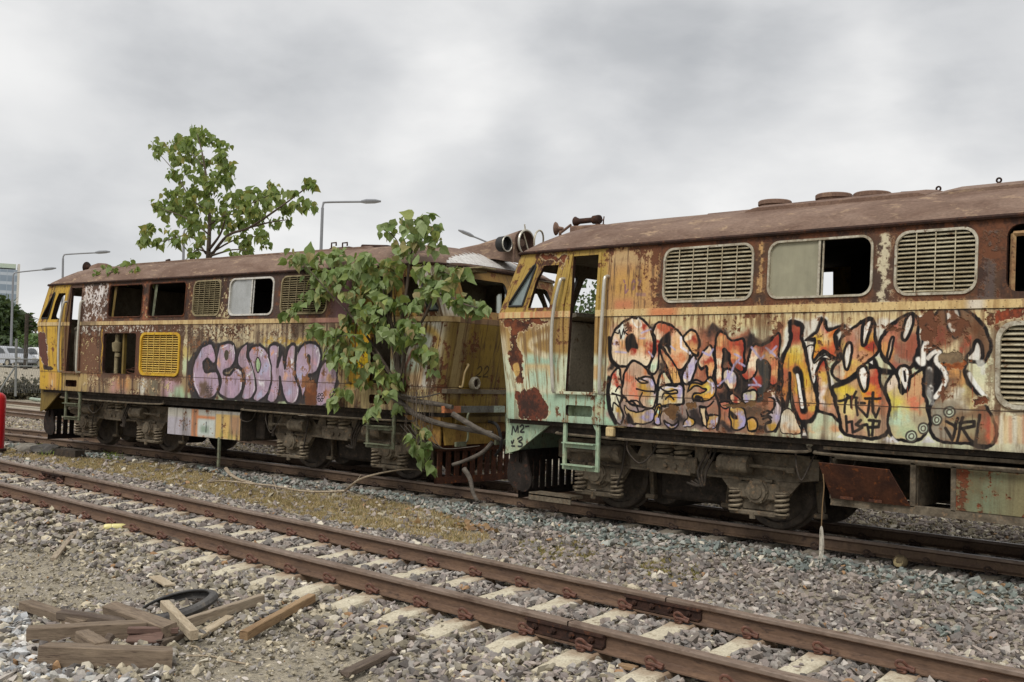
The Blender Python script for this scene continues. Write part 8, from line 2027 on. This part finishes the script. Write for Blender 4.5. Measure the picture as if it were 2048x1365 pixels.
plank('splintered dark board in the middle right of the pile', q(935, 488), q(1090, 430), .06, .03, WD, .02, .02, ragged=True)
plank('pale batten lying through the tyre', q(965, 262), q(1135, 440), .06, .05, WL, .03, .05)
plank('long grey plank reaching right from the tyre', q(1090, 372), q(1535, 228), .045, .06, WG, .015, .025)
plank('thin pale board right of the pile under the long plank', q(1155, 448), q(1345, 335), .07, .02, WL, .0, .02)
plank('orange brown plank lying alone right of the timber pile', q(1425, 445), q(1825, 222), .055, .05, WO, .015, .03, group=None)
plank('small pale grey board on the stones above the tyre', q(905, 98), q(995, 150), .085, .014, WL, .045, .045, group=None)
plank('thin grey stick lying on the gravel at the left', (106, 1119), (153, 1063), .045, .02, WG, .03, .035, group=None)
plank('dark rotten plank at the bottom centre of the photo', (695, 1346), (779, 1306), .07, .03, WD, .02, .04, group=None, ragged=True)
plank('dark board beside the near rail, left of the first bare sleepers', (333, 1071), (364, 1087), .05, .02, WD, .05, .05, group=None)
plank('pale split stick next to the dark board by the near rail', (345, 1082), (370, 1090), .02, .015, WL, .055, .05, group=None)
plank('orange wood chip beside a sleeper at the lower right', (1240, 1331), (1274, 1338), .05, .02, WO, .03, .03, group=None, name='wood_chip', cat='wood chip')
# ---- tyre leaning on the pile
c0 = zat(352, 1233); t = thing('bicycle_tyre', 'worn grey black tyre leaning on the timber pile', 'tyre', (c0.x, c0.y, c0.z+.07), 0)
m = MB(); R0, n = .250, 40; vs = []; tilt = Matrix.Rotation(R_(13), 3, 'X') @ Matrix.Rotation(R_(-5), 3, 'Y')
pf = [(-.030, -.018), (-.034, .006), (-.022, .030), (.0, .040), (.022, .030), (.034, .006), (.030, -.018), (.022, -.014), (.025, .004), (.0, .027), (-.025, .004), (-.022, -.014)]
for i in range(n):
    a = 6.28319*i/n
    for (z, rr_) in pf: vs.append(tilt @ Vector(((R0+rr_)*math.cos(a), (R0+rr_)*math.sin(a), z*1.0+.004*math.sin(3*a))))
k_ = len(pf); m.add(vs, [(i*k_+j, ((i+1) % n)*k_+j, ((i+1) % n)*k_+(j+1) % k_, i*k_+(j+1) % k_) for i in range(n) for j in range(k_)], 0, True)
m.build('casing', MT['tyre'], t)
m = MB(); vs = []
m.tube([tilt @ Vector(((R0-.016)*math.cos(a), (R0-.016)*math.sin(a), .029)) for a in np.linspace(0, 6.28319, 41)], .005, 5, cap=False); m.build('bead', MT['rubber'], t)
# ---- litter
p = zat(206, 1068); p2 = zat(246, 1067); d = (p2-p).normalized(); L_ = .26
t = thing('plastic_bottle', 'yellow plastic bottle lying on the gravel by the near rail', 'bottle', tuple(p+Vector((0, 0, .06))))
BY = plain('yellow_plastic', S(216, 206, 140), .3)
m = MB(); m.lathe((0, 0, 0), tuple(d), [(0, .01), (.005, .026), (.02, .034), (.07, .035), (.075, .031), (.085, .035), (.17, .035), (.20, .028), (.225, .013), (.24, .012), (.245, .004)], 18); m.build('bottle_body', BY, t)
m = MB(); m.lathe(tuple(d*.236), tuple(d), [(0, .014), (.02, .014), (.021, .004)], 12); m.build('cap', MT['white'], t)
def crumple(name, label, cat, px, py, sx, sy, sz, mat, seed, sub=3, amp=.35):
    p = zat(px, py); bm = bmesh.new(); bmesh.ops.create_icosphere(bm, subdivisions=sub, radius=1.); r = np.random.RandomState(seed); ph = r.uniform(0, 6.28, (9, 3)); fr = r.normal(0, 2.6, (9, 3))
    for v in bm.verts:
        c = np.array(v.co); h = sum(math.sin(fr[i]@c+ph[i, 0]) for i in range(9))/3.; v.co = Vector((c[0]*sx, c[1]*sy, c[2]*sz))*(1+amp*h*.6)
    me = bpy.data.meshes.new(name); bm.to_mesh(me); bm.free(); me.materials.append(mat); o = bpy.data.objects.new(name, me); COL.objects.link(o); o.location = p+Vector((0, 0, sz*.6)); return tag(o, label, cat)
WHP = plain('white_film', S(196, 194, 188), .5); 
crumple('plastic_bag', 'crumpled dirty white plastic bag behind the yellow bottle', 'bag', 212, 1046, .11, .07, .05, WHP, 3)
crumple('plastic_wrapper', 'small white scrap just below the yellow bottle end', 'wrapper', 196, 1058, .03, .03, .02, WHP, 4, 2)
p = zat(918, 1152); p2 = zat(952, 1158); d = (p2-p).normalized(); t = thing('drink_can', 'pale blue drink can lying against the farther rail', 'can', (p.x, p.y, p.z+.085))
m = MB(); m.lathe((0, 0, 0), tuple(d), [(0, .02), (.004, .026), (.012, .033), (.095, .033), (.105, .027), (.11, .026), (.108, .022)], 18); m.build('can_body', plain('pale_blue_can', S(176, 188, 198), .35, .2), t)
m = MB(); m.lathe(tuple(d*.105), tuple(d), [(0, .024), (.002, .023), (.003, .004)], 14); m.build('lid', MT['alu'], t)
# coconut husk with a pale cut face
p = zat(1800, 1146); t = thing('coconut', 'old green brown coconut on the ballast below the locomotive hatch', 'coconut', (p.x, p.y, p.z+.10))
m = MB(); m.lathe((0, .02, -.055), (0, -.25, 1), [(0, .02), (.01, .045), (.04, .066), (.075, .066), (.10, .05), (.112, .035)], 18); m.build('husk', worn('coconut_husk', S(118, 104, 78), S(92, 78, 58), S(136, 116, 86), 12., .85), t)
m = MB(); m.lathe((.0, -.045, .0), (.1, -1, .25), [(0, .045), (.008, .042), (.012, .02), (.013, .004)], 16); m.build('cut_face', worn('cut_coconut', S(176, 160, 118), S(150, 132, 96), S(110, 92, 66), 16., .8), t)
crumple('pale_stone', 'round pale boulder stone beside the near rail at the left', 'stone', 22, 988, .05, .045, .04, worn('pale_stone', S(206, 196, 172), S(180, 170, 148), None, 12., .9), 9, 2, .2)
# ---- rope and frayed tassel hanging from the open hatch
yb = -1.45; t = thing('frayed_rope', 'thin cord with a frayed white tassel hanging from the open hatch', 'rope', (0, 0, 0))
tp = lworld('R', 1646, 948, -1.42); t.location = tp
ROPE = plain('frayed_rope', S(196, 190, 176), .9); CORD = plain('brown_cord', S(120, 96, 66), .9)
m = MB(); P_ = [lworld('R', x, y, -1.44)-tp for x, y in ((1646, 948), (1648, 975), (1645, 1010), (1643, 1052))]; m.tube(catmull(P_, 4), .005, 5); m.build('cord', CORD, t)
m = MB(); r = random.Random(8)
for i in range(18):
    x0 = 1643+r.uniform(-3, 3); x1 = 1641+r.uniform(-8, 8); P_ = [lworld('R', x, y, -1.44+r.uniform(-.01, .01))-tp for x, y in ((1643, 1052), (x0, 1060), (x0+r.uniform(-2, 2), 1090), (x1, 1100+r.uniform(0, 32)))]; m.tube(catmull(P_, 3), .0022, 4)
m.build('tassel', ROPE, t)
# ---- dead branch arching over the far rail
def gp(px, py, h): 
    p = ground(px, py, h); return p
t = thing('dead_branch', 'bleached dead branch lying across the grass towards the far rail', 'branch', tuple(gp(545, 970, 0)))
B0 = gp(545, 970, 0)
def db(pts, r0, r1):
    P_ = [gp(x, y, h)-B0 for x, y, h in pts]; P_ = catmull(P_, 4); k = len(P_); m = MB(); m.tube(P_, [r0+(r1-r0)*i/(k-1) for i in range(k)], 6); return m
db([(415, 966, .03), (445, 962, .04), (505, 968, .04), (545, 972, .04), (600, 982, .04), (650, 984, .05), (690, 982, .08)], .012, .016).build('stem', BRANCHM, t)
db([(690, 982, .08), (718, 960, .28), (756, 948, .36), (804, 940, .36), (840, 941, .30), (883, 953, .16)], .014, .005).build('twig', BRANCHM, t)
db([(690, 982, .08), (705, 972, .16), (722, 950, .30)], .008, .003).build('twig', BRANCHM, t)
db([(452, 938, .10), (462, 950, .08), (480, 960, .05), (510, 968, .04)], .030, .016).build('stem', BRANCHM, t)
db([(543, 952, .14), (548, 966, .05), (556, 990, .02)], .008, .005).build('twig', BRANCHM, t)
db([(568, 980, .03), (572, 995, .02), (580, 1000, .02)], .006, .003).build('twig', BRANCHM, t)
db([(500, 968, .05), (492, 978, .03)], .005, .003).build('twig', BRANCHM, t); db([(690, 982, .06), (740, 998, .03)], .005, .002).build('twig', BRANCHM, t)
# ---- heap of dead orange leaves, dark rag, twigs
p = zat(948, 1062); t = thing('dead_leaves', 'little heap of dead orange leaves at the end of the grass strip', 'leaves', tuple(p)); r = np.random.RandomState(5)
leaves('leaf_heap', np.stack([r.normal(0, .15, 60), r.normal(0, .06, 60), np.abs(r.normal(.03, .02, 60))], 1), .06, leaf_mat('dead_leaf', [(150, 118, 82), (128, 96, 66), (166, 136, 98), (108, 82, 60)], .15), t, 6, droop=.1, jit=.8)
leaves('leaf_scatter', np.stack([r.normal(-.6, .8, 50), r.normal(.15, .25, 50), np.abs(r.normal(.02, .02, 50))], 1), .045, bpy.data.materials['dead_leaf'], t, 7, droop=.1, jit=.8)
crumple('dark_rag', 'crumpled dark grey tarpaulin scrap beside the far track at left', 'tarpaulin', 92, 909, .42, .2, .12, worn('dark_tarp', S(84, 80, 74), S(60, 57, 54), S(112, 106, 98), 8., .85, 0., .5), 21, 4, .5)
crumple('grey_sack', 'pale grey sack lying left of the dark tarpaulin scrap', 'sack', 55, 904, .35, .2, .10, worn('grey_sack', S(136, 130, 118), S(112, 106, 96), None, 8., .9, 0., .5), 22, 4, .45)
plank('blackened timber lying along the far track beside the tarpaulin', (118, 905), (160, 909), .2, .12, MT['grimed'], .0, .0, group=None)
r = random.Random(12)
def twig(px, py, ang, ln, label, mat):
    p = zat(px, py); d = Vector((math.cos(ang), math.sin(ang), 0)); m = MB(); s_ = Vector((-d.y, d.x, 0))
    m.tube(catmull([p+Vector((0, 0, .025)), p+d*ln*.35+s_*ln*.05+Vector((0, 0, .035)), p+d*ln*.7+Vector((0, 0, .03)), p+d*ln+s_*ln*.04+Vector((0, 0, .02))], 4), [.006]*12+[.003], 5); return tag(m.build('twig', mat), label, 'twig')
twig(372, 1320, .4, .45, 'thin pale twig on the dirt right of the front beam', BRANCHM); twig(470, 1275, 2.4, .32, 'short twig below the orange brown plank', BRANCHM); twig(380, 1300, -.2, .28, 'curved twig beside the front beam end', WLm if False else BRANCHM)
